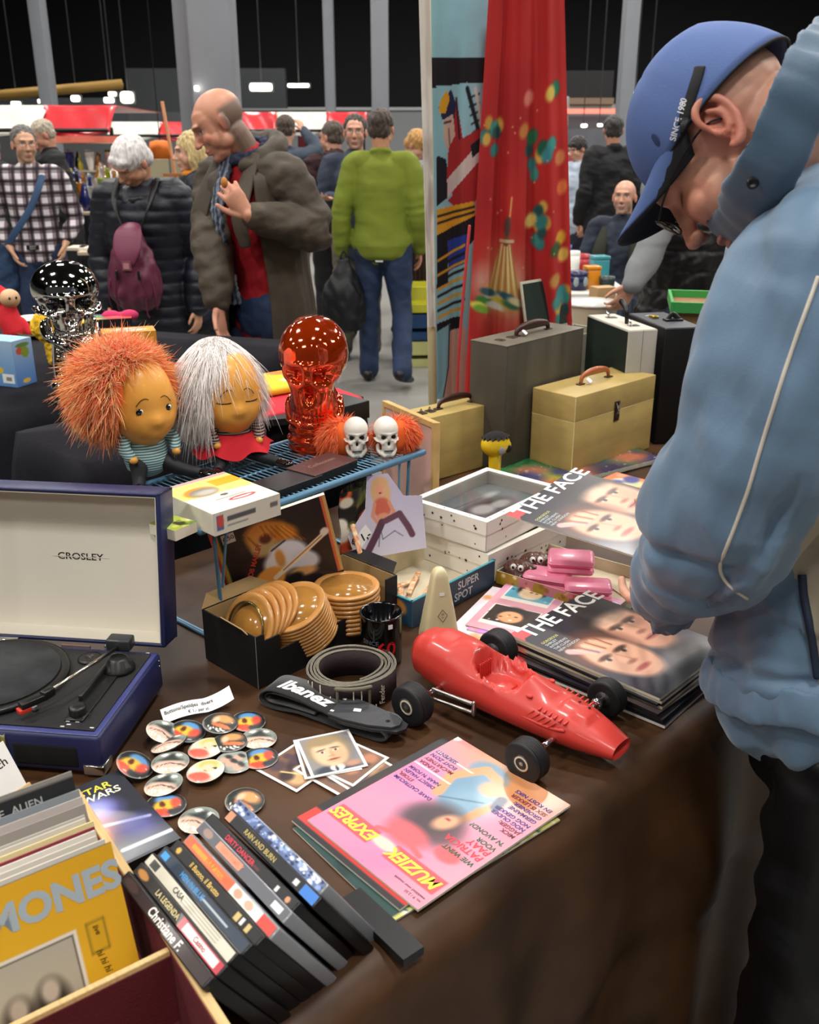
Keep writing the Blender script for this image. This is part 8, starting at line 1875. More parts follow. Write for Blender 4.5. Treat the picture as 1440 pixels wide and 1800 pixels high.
# stand-up collar with ribs
cpts=[]; n0=J['neck']+Vector((.005,0,-.005)); axn=(nk-J['neck']).normalized()
e1=Vector((0,-1,0)); e1=(e1-axn*e1.dot(axn)).normalized(); e2=axn.cross(e1)
cb_=MB()
cpts=[Q(1428,120,1.10),Q(1388,215,1.085),Q(1345,305,1.10),Q(1308,375,1.17),Q(1292,420,1.28),Q(1310,410,1.40),Q(1370,310,1.48),Q(1440,190,1.46),Q(1500,90,1.34),Q(1480,70,1.20)]
cax=(Q(1440,330,1.15)-Q(1330,250,1.15)).normalized()
cb_.sweep(cpts,[(.010,.036)]*10,JB,n=16,closed=True,sub=5,up=tuple(cax))
JBD=M('jacket_blue_dark','#4a637a',.55,var=.08,vs=5,bump=.06,bs=260,sheen=.2)
def cpost(co,no):
    rel=co-np.array(n0); a=np.arctan2(rel@np.array(e2),rel@np.array(e1)); return co+no*((.0009*np.sin(a*22)+.003*vnoise(co,7,3.))[:,None])
co_=blob(cb_,'collar',None,.004,2,post=cpost,mat=JBD); add_child(co_)
bm=bmesh.new(); bm.from_mesh(co_.data); BVC=BVHTree.FromBMesh(bm); bm.free()
h=hit(BVC,1325,320,.002) or hit(BV_,1325,320,.002)
if h:
    sn=MB().lathe([(.0,.0),(.0045,.0),(.0065,.001),(.0065,.003),(.004,.0045),(.003,.002),(0,.002)],M('black_snap','#15181c',.3),20,None); nrm=(CAMO-h).normalized(); so=sn.build('snap_button'); so.matrix_world=Matrix.Translation(h)@nrm.to_track_quat('Z','Y').to_matrix().to_4x4(); mw_=so.matrix_world.copy(); so.parent=t; so.matrix_parent_inverse=Matrix.Translation((.62,1.22,0)).inverted(); so.matrix_basis=mw_
# ---- trousers
TR=M('black_track_trousers','#08080a',.45,bump=.05,bs=120)
tbm=MB().sweep([Vector((.66,1.235,.93)),Vector((.66,1.235,.80))],[(.14,.12),(.15,.13)],TR,n=30,up=(0,1,0),sub=1)
for (hx,hy,kx,ky,ax,ay) in ((.625,1.15,.61,1.13,.60,1.13),(.705,1.30,.72,1.28,.74,1.27)):
    tbm.sweep([(hx,hy,.80),(hx,hy,.65),(kx,ky,.47),(ax,ay,.25),(ax,ay,.07)],[(.098,.098),(.100,.098),(.088,.088),(.078,.08),(.075,.078)],TR,n=28,up=(0,1,0))
def tpost(co,no):
    z=co[:,2]; w=np.sin(z*52+3.2*co[:,0]*8+2.4*np.sin(co[:,1]*14+z*5)); return co+no*((.0045*np.sign(w)*np.abs(w)**1.5*np.clip((.80-z)/.2,0,1)+.004*vnoise(co,5,9.))[:,None])
add_child(blob(tbm,'trousers',None,.006,3,post=tpost,mat=TR))
for ax,ay in ((.60,1.13),(.74,1.27)):
    s=MB().sweep([(ax+.06,ay-.02,.045),(ax-.04,ay+.03,.045),(ax-.10,ay+.055,.035)],[(.045,.045),(.05,.04),(.04,.028)],SHO,n=16,up=(0,0,1)); add_child(blob(s,'shoe',None,.006,2,mat=SHO))
# ---- cap
CAPM=M('cap_blue','#4d6498',.75,var=.06,vs=5,bump=.1,bs=400); XB=M('cap_black','#0c0c10',.7); GUN=M('brim_grey','#5a5c60',.7)
ct=XH
vs=[]; nA,nB=56,22; tilt=math.radians(16)
for j in range(nB+1):
    th=math.pi/2*j/nB
    for i in range(nA):
        a=2*math.pi*i/nA; r=math.sin(th) if j else 0
        x=.0865*math.sin(th)*math.cos(a); y=.020+.107*math.sin(th)*math.sin(a); z=.052+.086*math.cos(th)
        drop=.012*(j/nB)**3
        v=Vector((x,y,z-drop)); 
        seam=.0012*abs(math.sin(a*3))**.3; v+=Vector((x,y-.02,z-.036)).normalized()*seam
        # tilt: low at the nape, high at the brow
        if j>nB*.55: v.z-= (math.sin(a)*.5+.5)*.030*((j/nB-.55)/.45)
        vs.append(v)
fs=[[j*nA+i,(j+1)*nA+i,(j+1)*nA+(i+1)%nA,j*nA+(i+1)%nA] for j in range(nB) for i in range(nA)]
mb=MB().add(vs,fs,CAPM,True,ct); crown=mb.build('cap_crown'); sm=crown.modifiers.new('s','SOLIDIFY'); sm.thickness=.002; sm.offset=1; add_child(crown)
edge=[ct@vs[nB*nA+i] for i in range(nA)]
add_child(MB().sweep(edge,.0022,XB,n=8,sub=1,closed=True).build('cap_edge_binding'))
add_child(MB().ell((0,.02,.136),(.007,.007,.004),CAPM,ct).build('cap_button'))
# brim: curved plate
def brim(mat,dz,name,sc_=1.,th=.0022):
    vs=[]; n=30; m=12
    for j in range(m+1):
        q=j/m
        for i in range(n+1):
            a=math.radians(-172+164*i/n) ; bx=.0845*math.cos(a); by=.020+.105*math.sin(a)
            ox=.083*math.cos(a)*(1-.10*q); oy=by+(-.080*sc_)*q*max(0,-math.sin(a))**.55
            z=.040+.006*q-.024*(bx/.085)**2*q-.0*q+(-.010)*(1-q)*0+.014*(-math.sin(a)) -.020*(ox/.085)**2*q + dz
            vs.append(((1-q)*bx+q*ox,oy,z-.004))
    fs=[[j*(n+1)+i,j*(n+1)+i+1,(j+1)*(n+1)+i+1,(j+1)*(n+1)+i] for j in range(m) for i in range(n)]
    o=MB().add(vs,fs,mat,True,ct).build(name); s=o.modifiers.new('s','SOLIDIFY'); s.thickness=th; s.offset=0; add_child(o); return vs
bv1=brim(CAPM,.0035,'brim_top'); bv2=brim(XB,.0005,'brim_underside'); 
bm=bmesh.new(); bm.from_mesh(crown.data); BVK=BVHTree.FromBMesh(bm); bm.free()
# black tape with lettering over the crown
tape=[]
for (x0,y0) in [(1232,120),(1228,135),(1222,155),(1214,180),(1209,195),(1205,210),(1201,225),(1197,240),(1194,254),(1191,268),(1187,284)]:
    h=hit(BVK,x0,y0,.0035)
    if h: tape.append(h)
if len(tape)>3: add_child(MB().sweep(tape,[(.0068,.0016)]*len(tape),XB,n=10,up=tuple(X_),cap='flat').build('cap_tape'))
def decal(bv,txt,p0,p1,size,mat,off=.0056,bold=.02):
    vs_,fs_=text_mesh(txt,0,bold,'CENTER',0); d=Vector((p1[0]-p0[0],p1[1]-p0[1])); L=d.length; d/=L; nn=Vector((d.y,-d.x)); out=[]
    for x,y,_ in vs_:
        px=(p0[0]+p1[0])/2+d.x*x*size+nn.x*y*size; py=(p0[1]+p1[1])/2+d.y*x*size+nn.y*y*size
        h=hit(bv,px,py,off); out.append(h if h else Vector((0,0,-5)))
    if all(v.z>0 for v in out): return MB().add(out,fs_,mat)
m_=decal(BVK,'SINCE 1980',(1188,243),(1206,178),15,M('tape_lettering','#d8d8d8',.6))
if m_: add_child(m_.build('cap_lettering'))
for px,py,r in ((1152,252,.0095),):
    h=hit(BVK,px,py,.0004)
    if h: 
        o=MB().ell((0,0,0),(r,r*1.3,.0015),M('sweat_mark','#2c3a66',.8),seg=20,rings=8).build('eyelet_patch'); q_=(h-(XH@Vector((0,.02,.036)))).normalized().to_track_quat('Z','Y').to_matrix().to_4x4(); o.parent=t; o.matrix_parent_inverse=Matrix.Translation((.62,1.22,0)).inverted(); o.matrix_basis=Matrix.Translation(h)@q_
# ---- glasses
GL=M('glasses_dark_metal','#2a2624',.25,metal=.7); mb=MB()
for q in (-1,1):
    mb.sweep([(q*.033+.024*math.cos(a),-.112+.006*abs(math.cos(a)),.002+.017*math.sin(a)) for a in np.linspace(0,2*math.pi,20)[:-1]],.0011,GL,n=6,closed=True,sub=1,X=XH,up=(0,1,0))
    mb.sweep([(q*.057,-.106,.008),(q*.074,-.075,.012),(q*.0835,-.02,.014),(q*.083,.012,.010),(q*.080,.028,-.004)],.0014,GL,n=8,X=XH)
mb.sweep([(-.010,-.114,.006),(0,-.117,.009),(.010,-.114,.006)],.0011,GL,n=6,X=XH); add_child(mb.build('glasses_frame'))
mb=MB(); 
for q in (-1,1): mb.ell((q*.033,-.111,.002),(.0225,.0012,.0158),M('lens_glass','#ffffff',.02,trans=1,ior=1.1),XH,seg=20,rings=12)
add_child(mb.build('glasses_lens'))
# ================================================================ stalls and clutter behind the visitors
CAN_W=M('white_canvas','#d9d5c8',.6,var=.05,vs=3); CAN_R=M('red_canvas','#c22a30',.35,var=.1,vs=3,coat=.15)
def awning(label,segs,Y,ytop,ybot,depth=1.6,poles=()):
    """segs: list of (x0,x1,material); front roof edge strip seen from below the horizon line"""
    t=thing('market_awning',label,'awning',(Q((segs[0][0]+segs[-1][1])/2,240,Y).x,Y,0))
    ox=t.location.x
    for (x0,x1,m) in segs:
        a=Q(x0,ybot,Y); b=Q(x1,ytop,Y); n=14; vs=[]
        for j in range(6):
            v=j/5
            for i in range(n):
                u=i/(n-1); x=a.x+(b.x-a.x)*u; yy=Y-.35*(1-v)+.12*math.sin(u*9+v*4)*.3; z=a.z+(b.z-a.z)*v-.05*math.sin(math.pi*u)*(1-v); vs.append((x-ox,yy-Y,z))
        mb=MB(); k=len(vs)
        for i in range(n): u=i/(n-1); vs.append((a.x+(b.x-a.x)*u-ox,depth,b.z-.03))
        fs=[[j*n+i,j*n+i+1,(j+1)*n+i+1,(j+1)*n+i] for j in range(6) for i in range(n-1)]
        mb.add(vs,fs,m,True); o=mb.build('canvas_panel',t,fix=False); s=o.modifiers.new('s','SOLIDIFY'); s.thickness=.008
    a=Q(segs[0][0],ybot,Y); b=Q(segs[-1][1],ybot,Y)
    MB().sweep([(a.x-ox,-.34,a.z+.01),(b.x-ox,-.34,a.z+.01)],.018,M('dark_metal'),n=8,sub=1).build('front_bar',t)
    for px in poles:
        p=Q(px,ybot,Y); MB().sweep([(p.x-ox,-.1,0),(p.x-ox,-.1,p.z+.02)],.02,M('dark_metal'),n=8,sub=1).build('pole',t)
awning('white and red awning at the upper left, nearest of the stalls',[(-160,85,CAN_W),(85,205,CAN_R)],10.3,185,231,1.8,(-100,201))
p=Q(40,243,9.4); 
awning('white and red awning just left of the big grey column',[(200,285,CAN_W),(285,353,CAN_R)],13.5,214,240,1.6,(206,350))
awning('red and white awning behind the tall man and the green sweater',[(425,488,CAN_R),(488,575,CAN_W),(575,645,CAN_R)],14.5,197,231,1.8,(436,640))
# valance strip under the first awning
a=Q(88,240,9.92); b=Q(215,240,9.92)
MBv=MB(); grid_mesh(MBv,20,3,lambda i,j:(a.x+(b.x-a.x)*i,9.9+.03*math.sin(i*14),a.z-.055+.06*j),M('orange_red_valance','#d8705c',.5)); o=MBv.build('valance',fix=False); tag(o,'pale red valance strip hanging below the nearest red awning','valance'); 
# glassware stall
def table(label,x0,x1,Y,z,depth,mat,legs=True,front=None):
    a=Q(x0,300,Y).x; b=Q(x1,300,Y).x; t=thing('stall_table',label,'table',((a+b)/2,Y,0)); w=(b-a)/2
    MB().box(-w,w,0,depth,z-.03,z,mat,bev=.004,seg=1).build('tabletop',t)
    for x in (-w+.06,w-.06):
        for y in (.06,depth-.06): MB().sweep([(x,y,0),(x,y,z-.03)],.018,M('dark_metal'),n=8,sub=1).build('leg',t)
    if front:
        mb=MB(); grid_mesh(mb,40,4,lambda i,j:(-w-.01+(2*w+.02)*i,-.012-.012*math.sin(i*60),z-.03-(z-.08)*j),front); mb.build('cloth_front',t,fix=False)
    return t
table('long glassware table with dark cloth behind the plaid shirt',100,240,9.3,.98,.7,M('pale_table','#c9b8a0',.6),front=M('dark_table_cloth','#15161c',.8))
table('pale table with dark front between the plaid shirt and the woman',118,182,7.7,.80,.5,M('pale_table'),front=M('dark_table_cloth'))
rg=random.Random(11)
GLS=[('clear','#e6ecec',.85),('amber','#c07a18',.6),('green','#8a9a20',.5),('cobalt','#20286a',.3),('yellow','#d8c830',.4),('white','#e8e4dc',0),('brown','#4a2818',.2),('pink','#d8a8a0',.2),('black','#141416',0)]
def vase(kind,x,y,z,h,col,lab):
    nm,c,tr=col; m=M('glass_'+nm,c,.12,trans=tr,coat=.4)
    prof={'bottle':[(0,0),(.05,0),(.052,.02),(.05,.5),(.018,.68),(.016,.95),(.02,1.)],'goblet':[(.04,0),(.038,.02),(.006,.06),(.006,.45),(.035,.6),(.042,.95),(.04,1.)],'bowl':[(.03,0),(.04,.05),(.07,.6),(.075,1.)],'jar':[(0,0),(.045,0),(.06,.3),(.05,.75),(.03,.85),(.034,1.)]}[kind]
    t=thing('glass_'+kind,lab,kind,(x,y,z),0,'glassware on the stall table'); s=h/.30
    MB().lathe([(r*s*1.1,q*h) for r,q in prof],m,18).build('vessel',t)
    if kind in('bottle','jar'): MB().lathe([(.019*s,h),(.022*s,h+.01),(.0,h+.03)],m,14).build('stopper',t)
ords=['first','second','third','fourth','fifth','sixth','seventh','eighth','ninth','tenth','eleventh','twelfth','thirteenth','fourteenth','fifteenth','sixteenth']
for row,Yk in (('front',9.38),('middle',9.6),('back',9.82)):
    for k in range(12):
        kd=('bottle','jar','goblet','bottle','bowl','jar')[(k*3+len(row))%6]; cn=('clear','amber','yellow','cobalt','green','white','amber','clear','pink','black')[(k*7+len(row)*3)%10]; col=[g for g in GLS if g[0]==cn][0]
        x=Q(104+11*k,330,Yk).x; vase(kd,x,Yk,.98,{'bottle':.36,'jar':.27,'goblet':.28,'bowl':.14}[kd]*(.8+.07*((k*5)%6))*(1.25 if row=='back' else .9),col,'%s glass %s in the %s row of the glassware table, %s from the left'%(cn,kd,row,ords[k]))
# upper shelf with hanging glass
t=thing('display_shelf','wire display shelf full of glass ornaments under the nearest awning','shelf',(Q(165,300,10.2).x,10.2,0))
wS=.36
for x in (-wS,wS): MB().sweep([(x,0,0),(x,0,1.58)],.012,M('dark_metal'),n=8,sub=1).build('post',t)
for z in (1.30,1.56): MB().box(-wS,wS,-.12,.12,z,z+.012,M('pale_table')).build('board',t)
for k in range(14):
    cn=GLS[(k*5+2)%9]; kd=('bottle','goblet','bowl','jar')[k%4]; x=Q(165,300,10.2).x-wS+.05+.05*k; vase(kd,x,10.2-.05+.1*(k%2),1.312,.13+.06*((k*7)%4)/3,cn,'%s glass %s on the upper display shelf, place %s from the left'%(cn[0],kd,ords[k]))
# small pale things on the lower pale table
for k,(px,c) in enumerate(((128,'#d8cdb8'),(146,'#e6e0d2'),(163,'#c8a890'))):
    q=Q(px,385,7.8); t=thing('flat_parcel','small %s parcel on the pale table beside the plaid shirt'%('beige','white','tan')[k],'parcel',(q.x,7.85,.80),.2*k); MB().box(-.07,.07,-.09,.09,0,.025,M('parcel'+c[1:],c,.7),bev=.003).build('wrap',t)
# easel
q=Q(310,300,8.2); t=thing('easel','wooden painter easel standing behind the white-haired woman','easel',(q.x,8.2,0))
EW_=M('easel_wood','#9a5f30',.5,var=.1,vs=12)
top=Q(285,178,8.2); b1=Q(318,420,8.2); 
MB().sweep([(top.x-q.x,0,top.z),(.12,.02,.0)],[(.022,.014)]*2,EW_,n=6,sub=1,cap='flat').build('leg',t)
MB().sweep([(-.02,-.02,1.35),(-.22,-.1,.0)],[(.02,.012)]*2,EW_,n=6,sub=1,cap='flat').build('leg',t); MB().sweep([(-.02,-.02,1.35),(.28,-.1,.0)],[(.02,.012)]*2,EW_,n=6,sub=1,cap='flat').build('leg',t)
MB().box(-.13,.20,-.06,-.03,1.12,1.15,EW_).build('ledge',t); MB().box(-.10,.17,-.04,-.01,1.33,1.355,EW_).build('crossbar',t)
for (px,py,c,lb) in ((282,262,'#e87820','orange hanging lampshade at the far stall behind the woman'),):
    q=Q(px,py,12.5); t=thing('lampshade',lb,'lampshade',(q.x,12.5,q.z-.12)); MB().lathe([(.16,0),(.12,.2),(.05,.22)],M('orange_shade',c,.6),22).build('shade',t); MB().sweep([(0,0,.2),(0,0,7.38-t.location.z)],.006,BLACKP,n=6,sub=1).build('cord',t)
q=Q(345,310,10.); t=thing('folding_screen','beige folding screen behind the easel','screen',(q.x-.1,10.,0)); [MB().box(-.45+.3*i,-.16+.3*i,.03*(i%2),.03*(i%2)+.03,0,1.42,M('beige_screen','#8f866e',.8),bev=.004,seg=1).build('panel',t) for i in range(3)]
# far stall behind the tall man: red goods and shelf
t=thing('stall_backdrop','red patterned backdrop cloth at the stall behind the tall man','backdrop',(Q(560,260,13.8).x,13.8,0))
cv=CV(60,30,'#6a1a20'); cv.speck(20,['#a8343a','#c8b8b0','#3a1418'],.06,.16,random.Random(8)); cv.ell(.5,.5,.16,.3,'#b09a9a',0,.1); cv.ell(.5,.5,.13,.24,'#6a1a20',0,.1)
a=Q(535,330,13.8); b=Q(600,240,13.8); MB().canvas(cv,b.x-a.x,b.z-.6,TX(-(b.x-a.x)/2,0,.6,rx=math.pi/2),FABP).build('cloth',t)
MB().sweep([(-(b.x-a.x)/2,0.02,0),(-(b.x-a.x)/2,.02,b.z)],.015,M('dark_metal'),n=6,sub=1).build('pole',t)
# crates under the curtain side
for k,(px,py,Y,c,lb) in enumerate(((738,560,7.45,'#c9c63a','yellow-green plastic crate behind the curtain pole, topmost'),(742,610,7.42,'#20406a','blue plastic crate behind the curtain pole, middle'),(742,660,7.4,'#b8b878','pale green crate behind the curtain pole, lowest'))):
    q=Q(px,py,Y); z=(.40,.20,0)[k]; t=thing('plastic_crate',lb,'crate',(q.x+.06,Y,z),.1)
    m=M('crate'+c[1:],c,.5); mb=MB().box(-.2,.2,-.15,.15,0,.01,m)
    for b_ in ((-.2,.2,-.15,-.14),(-.2,.2,.14,.15),(-.2,-.19,-.14,.14),(.19,.2,-.14,.14)): mb.box(*b_,.01,.06,m).box(*b_,.09,.19,m)
    for x in (-.19,.18): mb.box(x,x+.01,-.15,.15,.06,.09,m)
    mb.build('crate_body',t)
table('brown trestle table behind the curtain pole, carrying pale goods',730,800,8.0,.86,.6,M('brown_top','#5a3a28',.6),front=M('brown_skirt','#3a2418',.8))
for k,(px,h,c) in enumerate(((736,.16,'#d8d8dc'),(746,.22,'#b8bcc4'),(756,.12,'#e4e0d8'))):
    q=Q(px,430,8.1); t=thing('paper_bundle','crumpled %s bundle on the table behind the curtain pole'%('white','grey','cream')[k],'bundle',(q.x,8.15,.86),0)
    blob(MB().ell((0,0,h*.5),(.09,.08,h*.5),M('bundle'+c[1:],c,.7)),'bundle_body',t,.012,1,post=folds(.02,(9,9,9),k+1.),mat=M('bundle'+c[1:],c,.7))
# ---------------------------------------------------------------- right hand stall: tins, enamel, boxes
ZT=.80
table('white topped stall table between the red curtain and the blue cap',975,1130,5.6,.80,.75,M('white_table','#d8d4cc',.5),front=M('grey_blue_skirt','#3c4656',.8))
def tin(px,Y,r,h,c,lb,art=None,sq=False):
    q=Q(px,430,Y); t=thing('tin',lb,'tin',(q.x,Y,ZT),.2); m=M('tin'+c[1:],c,.35,coat=.2)
    if sq: MB().box(-r,r,-r,r,0,h,m,bev=.008).build('body',t); MB().box(-r-.002,r+.002,-r-.002,r+.002,h,h+.02,m,bev=.004).build('lid',t)
    else: MB().lathe([(0,0),(r,0),(r,h),(r*.97,h)],m,28).build('body',t); MB().lathe([(r*1.02,h-.02),(r*1.02,h+.006),(0,h+.008)],m,28,cap=False).build('lid',t)
    if art: [MB().ell((s*r*.5,-r*.86,h*.5),(r*.3,.012,h*.28),M('tin_art'+art[1:],art,.5),seg=16,rings=8).build('printed_oval',t) for s in (-1,1)]
tin(1020,5.75,.055,.10,'#1c1c4a','dark blue tin with two pale ovals on the white stall table','#8a9a9a')
tin(1044,5.8,.042,.11,'#d8871e','orange square tin beside the dark blue tin',sq=True)
tin(1056,6.05,.05,.14,'#3a8a94','teal square tin behind the orange one',sq=True)
tin(1072,5.75,.045,.07,'#20302c','small dark green tin right of the orange tin')
tin(1000,5.9,.05,.07,'#c8dcc0','pale green bowl-like tin left of the dark blue tin')
tin(1008,6.15,.045,.17,'#e4e0da','white round jar behind the blue tin')
tin(1022,6.25,.06,.14,'#b02028','red tin at the back of the white stall table')
tin(993,6.2,.045,.2,'#4a4a8a','blue-violet tin at the back left of the white stall table')
# enamel bucket with a printed picture
q=Q(1047,440,4.6); t=thing('enamel_bucket','cream enamel bucket with a picture of a red boat and mushroom','bucket',(q.x,4.62,.62),0)
EN=M('cream_enamel','#cfc6ae',.35,coat=.3,var=.04,vs=9)
MB().lathe([(0,0),(.085,0),(.098,.02),(.125,.27),(.13,.28),(.126,.285),(.118,.27),(.092,.02),(0,.01)],EN,40).build('bucket_body',t)
MB().lathe([(0,.282),(.137,.282),(.14,.292),(0,.305)],M('white_enamel','#e8e6e0',.3,coat=.3),40).build('lid',t)
mb=MB(); 
def onb(a,z): r=.098+.027*(z-.02)/.25+.0006; return Vector((r*math.sin(a),-r*math.cos(a),z))
def patch(mb,a,z,wa,hz,mat):
    n=14; vs=[onb(a,z)]+[onb(a+wa*math.cos(q),z+hz*math.sin(q)) for q in np.linspace(0,2*math.pi,n+1)[:-1]]; mb.add(vs,[[0,i+1,(i+1)%n+1] for i in range(n)],mat)
patch(mb,-.05,.095,.42,.022,C('#b8242c')); patch(mb,-.40,.13,.10,.028,C('#b8242c')); patch(mb,-.1,.14,.07,.03,C('#1c5a34')); patch(mb,-.06,.195,.14,.016,C('#c8644a')); patch(mb,-.08,.17,.03,.02,C('#c8644a')); patch(mb,-.35,.17,.06,.012,C('#2a2c30')); patch(mb,.35,.225,.06,.014,C('#2a2c30')); patch(mb,.1,.07,.5,.01,C('#6a6c6a'))
mb.build('printed_picture',t)
t2=thing('stool','grey-blue draped stool under the enamel bucket','stool',(q.x,4.62,0)); MB().lathe([(.20,0),(.17,.3),(.15,.6),(.14,.615),(0,.615)],M('greyblue_drape','#57647a',.8,bump=.1,bs=30),30).build('drape',t2)
# cardboard box with bananas lettering
q=Q(998,560,4.2); t=thing('cardboard_box','brown cardboard fruit box with printed letters behind the tall case','box',(q.x-.05,4.3,.42),.25)
KB=M('brown_cardboard','#a87848',.8,var=.06,vs=9)
mb=MB().box(-.13,.13,-.1,.1,0,.25,KB,bev=.002,seg=1); mb.text('BANANAS',.062,C('#4a2c1a'),X=TX(.0,-.1008,.19,rx=math.pi/2),bold=.02); mb.text('DOLE',.02,C('#a83a2a'),X=TX(.07,-.1008,.05,rx=math.pi/2)); mb.build('carton',t)
for n_ in range(1):
    t3=thing('stool','low wooden stand holding the cardboard fruit box','stool',(q.x-.05,4.3,0),.25); MB().box(-.16,.16,-.13,.13,.39,.418,WOOD).build('top',t3); [MB().box(x-.02,x+.02,y-.02,y+.02,0,.39,WOOD).build('leg',t3) for x in (-.13,.13) for y in (-.1,.1)]
# paper bag and glassware to the right
q=Q(1085,470,4.7); t=thing('paper_bag','tan paper bag standing between the bucket and the grey sleeve','bag',(q.x-.02,4.9,.60),.3)
MB().prism([(-.05,-.04),(.05,-.04),(.055,.04),(-.055,.04)],0,.34,M('tan_paper','#b89468',.8,bump=.15,bs=30)).build('bag_body',t)
t3=thing('stool','dark crate under the tan paper bag','stand',(q.x-.02,4.9,0),.3); MB().box(-.1,.1,-.08,.08,0,.598,M('dark_table_cloth'),bev=.004).build('crate_body',t3)
table('green-grey glass cabinet table at the far right behind the green edged tray',1170,1300,5.4,.92,.5,M('glass_green_top','#5a7a68',.3),front=M('greengrey_front','#6f8278',.4))
for k,px in enumerate((1188,1206,1222,1238,1254)):
    q=Q(px,470,5.5); vase(('jar','bottle','goblet','jar','goblet')[k],q.x,5.55,.92,.16+.04*(k%3),GLS[(0,1,0,5,0)[k]],'%s vessel on the glass table right of the black vest, %s from the left'%(('clear','amber','clear','white','clear')[k],ords[k]))
# far right stalls in the upper strip
t=thing('far_stall','far pale stall frame with a warm red light strip, right of the red curtain','stall',(Q(1038,260,20.5).x,20.5,0))
for x in (-.5,.5): MB().sweep([(x,0,0),(x,0,2.3)],.03,M('light_grey_wall'),n=8,sub=1).build('post',t)
MB().box(-.52,.52,-.1,.1,2.02,2.10,M('red_strip_light','#f07060',.5,emit=1.2)).build('light_strip',t); MB().box(-.52,.52,-.2,.6,.9,.94,M('white_table')).build('counter',t); MB().box(-.5,.5,.3,.34,.94,2.0,M('far_backboard','#5a6068',.7)).build('backboard',t)
for k,(px,c) in enumerate(((1000,'#8a2a34'),(1060,'#c83a3a'))):
    q=Q(px,300,16); t=thing('display_cabinet','%s far display cabinet standing right of the red curtain'%('dark red','white and red')[k],'cabinet',(q.x,16+1.2*k,0)); MB().box(-.35,.35,0,.4,0,1.35,M('cab'+c[1:],c if k==0 else '#c8c4bc',.6),bev=.01).build('cabinet_body',t); MB().box(-.3,.3,-.01,0,.9,1.2,M('cab_red','#b03034',.6)).build('door',t)
# ---------------------------------------------------------------- things on the rear left black table
zt=ZA
q=P(30,680,zt); 
aL=P(-60,672,zt); bL=P(32,682,zt); cL=P(60,674,zt)
r=ang(aL,bL); w=(bL-aL).length
t=thing('blue_carton','light blue carton with small printed toys and barcode on the left table','carton',(aL.x,aL.y,zt+.001),r)
hB=.135; cv=CV(60,60,'#7fa8d4'); cv.grad('#5f90c8','#a9c4de',90); cv.ell(.62,.7,.06,.16,'#d8c83a',20,.2); cv.ell(.66,.5,.05,.1,'#3a6a34',0,.2); cv.ell(.72,.35,.05,.07,'#e0c040'); cv.rect(.74,.08,.95,.28,'#f0f0ee'); cv.rect(.8,.12,.9,.22,'#8a8a88'); cv.ell(.2,.85,.1,.05,'#4a9a5a')
cv2=CV(30,60,'#7494bc'); cv2.grad('#4a74b0','#9ab0cc',90); cv2.ell(.35,.76,.2,.08,'#b84a34'); cv2.ell(.6,.72,.2,.12,'#7a8a2a'); cv2.ell(.5,.88,.35,.05,'#5a7a3a'); cv2.ell(.5,.1,.2,.05,'#d8a83a')
mb=MB().box(0,w,0,.08,0,hB,M('blue_carton_card','#8fb0d8',.5),bev=.001,seg=1); mb.canvas(cv,w,hB,TX(0,-.0004,0,rx=math.pi/2)); mb.canvas(cv2,.08,hB,TX(w+.0004,0,0,rz=math.pi/2)@TX(rx=math.pi/2)); mb.build('carton_body',t)
q=P(84,652,zt); YF=M('yellow_foam','#e0b01e',.8,bump=.3,bs=60); t=thing('yellow_toy_bird','plain yellow soft toy with round head beside the chrome skull','toy',(q.x-.005,q.y+.08,zt),.3)
blob(MB().ell((-.012,0,.125),(.045,.038,.05),YF,seg=24,rings=16).sweep([(0,0,.085),(.008,0,.05),(.006,0,.022)],[.026,.03,.026],YF,n=18).sweep([(.0,-.02,.022),(.03,-.03,.012)],[.015,.01],YF,n=12),'body',t,.0035,2,mat=YF,post=folds(.003,30,2.)); MB().ell((-.045,-.02,.118),(.012,.006,.006),YF).build('beak',t)
q=P(22,590,zt); t=thing('red_elf_doll','small doll in a red hood and suit on the left table','doll',(q.x,q.y,zt+.0),math.radians(40))
RF=M('elf_red','#d0222c',.85); blob(MB().sweep([(0,0,.10),(0,.0,.06),(.01,-.01,.015)],[.03,.04,.045],RF,n=18).sweep([(.03,-.02,.05),(.045,-.06,.015)],[.02,.016],RF,n=12).sweep([(0,.015,.135),(-.01,.03,.17)],[.038,.012],RF,n=16),'suit',t,.004,2,mat=RF); MB().ell((.006,-.014,.137),(.036,.034,.034),M('wooden_face','#dcae84',.5),seg=22,rings=16).build('head',t)
for s in (-1,1): MB().ell((.006+s*.012,-.047,.142),(.004,.002,.005),M('eye_black')).build('eye',t)
for k,(px,py,r_,c,lb) in enumerate(((58,572,.07,'#e2ddd2','white printed plate lying on the left rear table'),(75,590,.09,'#3a5a44','dark green plate partly under the white plate'))):
    q=P(px,py,zt); t=thing('plate',lb,'plate',(q.x,q.y,zt+(.016 if k==0 else .002)),0); MB().lathe([(0,0),(r_*.6,0),(r_*.72,.006),(r_,.012),(r_,.015),(r_*.7,.009),(0,.004)],M('plate'+c[1:],c,.25,coat=.3,var=.2,vs=25),36).build('dish',t)
q=P(228,605,zt); t=thing('orange_carton','small orange printed carton behind the orange-haired doll','carton',(q.x,q.y,zt+.001),.35)
cv=CV(40,24,'#e0982c'); cv.ell(.5,.5,.35,.3,'#e8e0d0',0,.2); cv.line([(.2,.3),(.8,.7)],.08,'#3a3430'); MB().box(-.09,.09,-.05,.05,0,.05,M('orange_card','#d8902a',.6)).canvas(cv,.18,.10,TX(-.09,-.05,.0505)).build('carton_body',t)
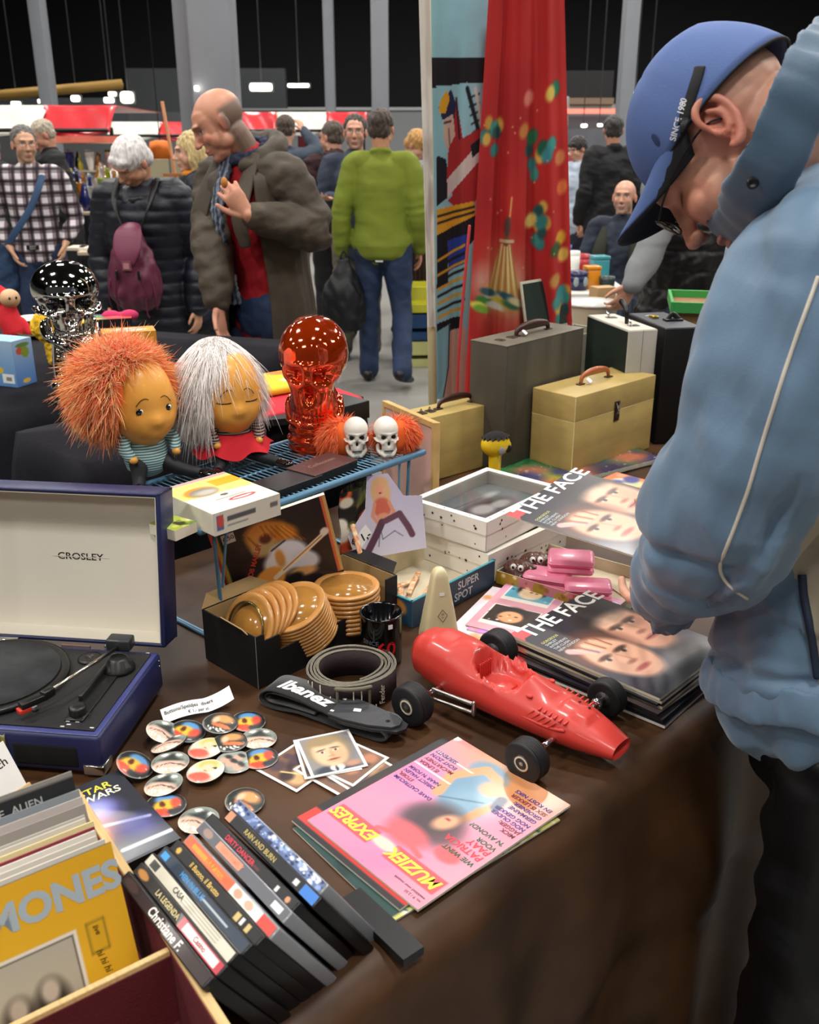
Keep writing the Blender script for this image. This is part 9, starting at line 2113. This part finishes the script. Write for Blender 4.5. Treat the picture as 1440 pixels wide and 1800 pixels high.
q=P(225,560,zt); t=thing('pink_bow_toy','small pink plush bow behind the orange carton','toy',(q.x,q.y-.1,zt),.2); PKF=M('pink_plush','#d23a6a',.9); blob(MB().ell((-.035,0,.03),(.036,.02,.022),PKF).ell((.035,0,.03),(.036,.02,.022),PKF).ell((0,0,.03),(.014,.016,.014),PKF),'bow',t,.004,2,mat=PKF)
q=P(195,570,zt); t=thing('flat_book','flat comic with bright cover at the back of the left table','book',(q.x,q.y,zt),.3); cv=CV(30,30,'#b83a34'); cv.speck(10,['#e8c83a','#3a9a5a','#e8e4d8','#2a3a6a'],.1,.2,random.Random(5)); MB().box(-.08,.08,-.06,.06,0,.03,M('book_black','#15151a',.5)).canvas(cv,.16,.12,TX(-.08,-.06,.0305)).build('cover',t)
# folded red and yellow shirts on the black bench
for k,(px,py,w,c,lb) in enumerate(((520,712,.30,'#c82434','folded red cloth on the black bench behind the glass skull'),(490,690,.22,'#e0bc28','yellow printed cloth on top of the red cloth behind the glass skull'))):
    q=P(px,py,ZB+.015); t=thing('folded_cloth',lb,'cloth',(q.x,q.y+.03,ZB+.004+.022*k),.65)
    mm=M('cloth'+c[1:],c,.85,var=.1,vs=9); mb=MB().box(-w/2,w/2,-.09,.09,0,.02,mm,bev=.008,seg=3)
    if k: cv=CV(40,30,'#e6c22c'); cv.speck(9,['#c83a34','#e8783a','#f0ead8'],.08,.2,random.Random(3)); mb.canvas(cv,w-.02,.16,TX(-w/2+.01,-.08,.0203),FABP)
    mb.build('fold',t)
q=P(575,705,ZB+.05); t=thing('black_carton','small black carton at the right end of the black bench','carton',(q.x+.02,q.y,ZB+.003),.8); MB().box(-.07,.07,-.05,.05,0,.045,M('case_black'),bev=.002).build('carton_body',t)
q=P(455,735,ZB); t=thing('white_edged_book','black book with pale page edge lying on the black bench','book',(q.x,q.y+.02,ZB+.003),1.9); MB().box(-.11,.11,-.06,.06,0,.016,M('case_black')).box(-.108,.108,-.061,-.0602,.003,.013,WHITEP).build('volume',t)
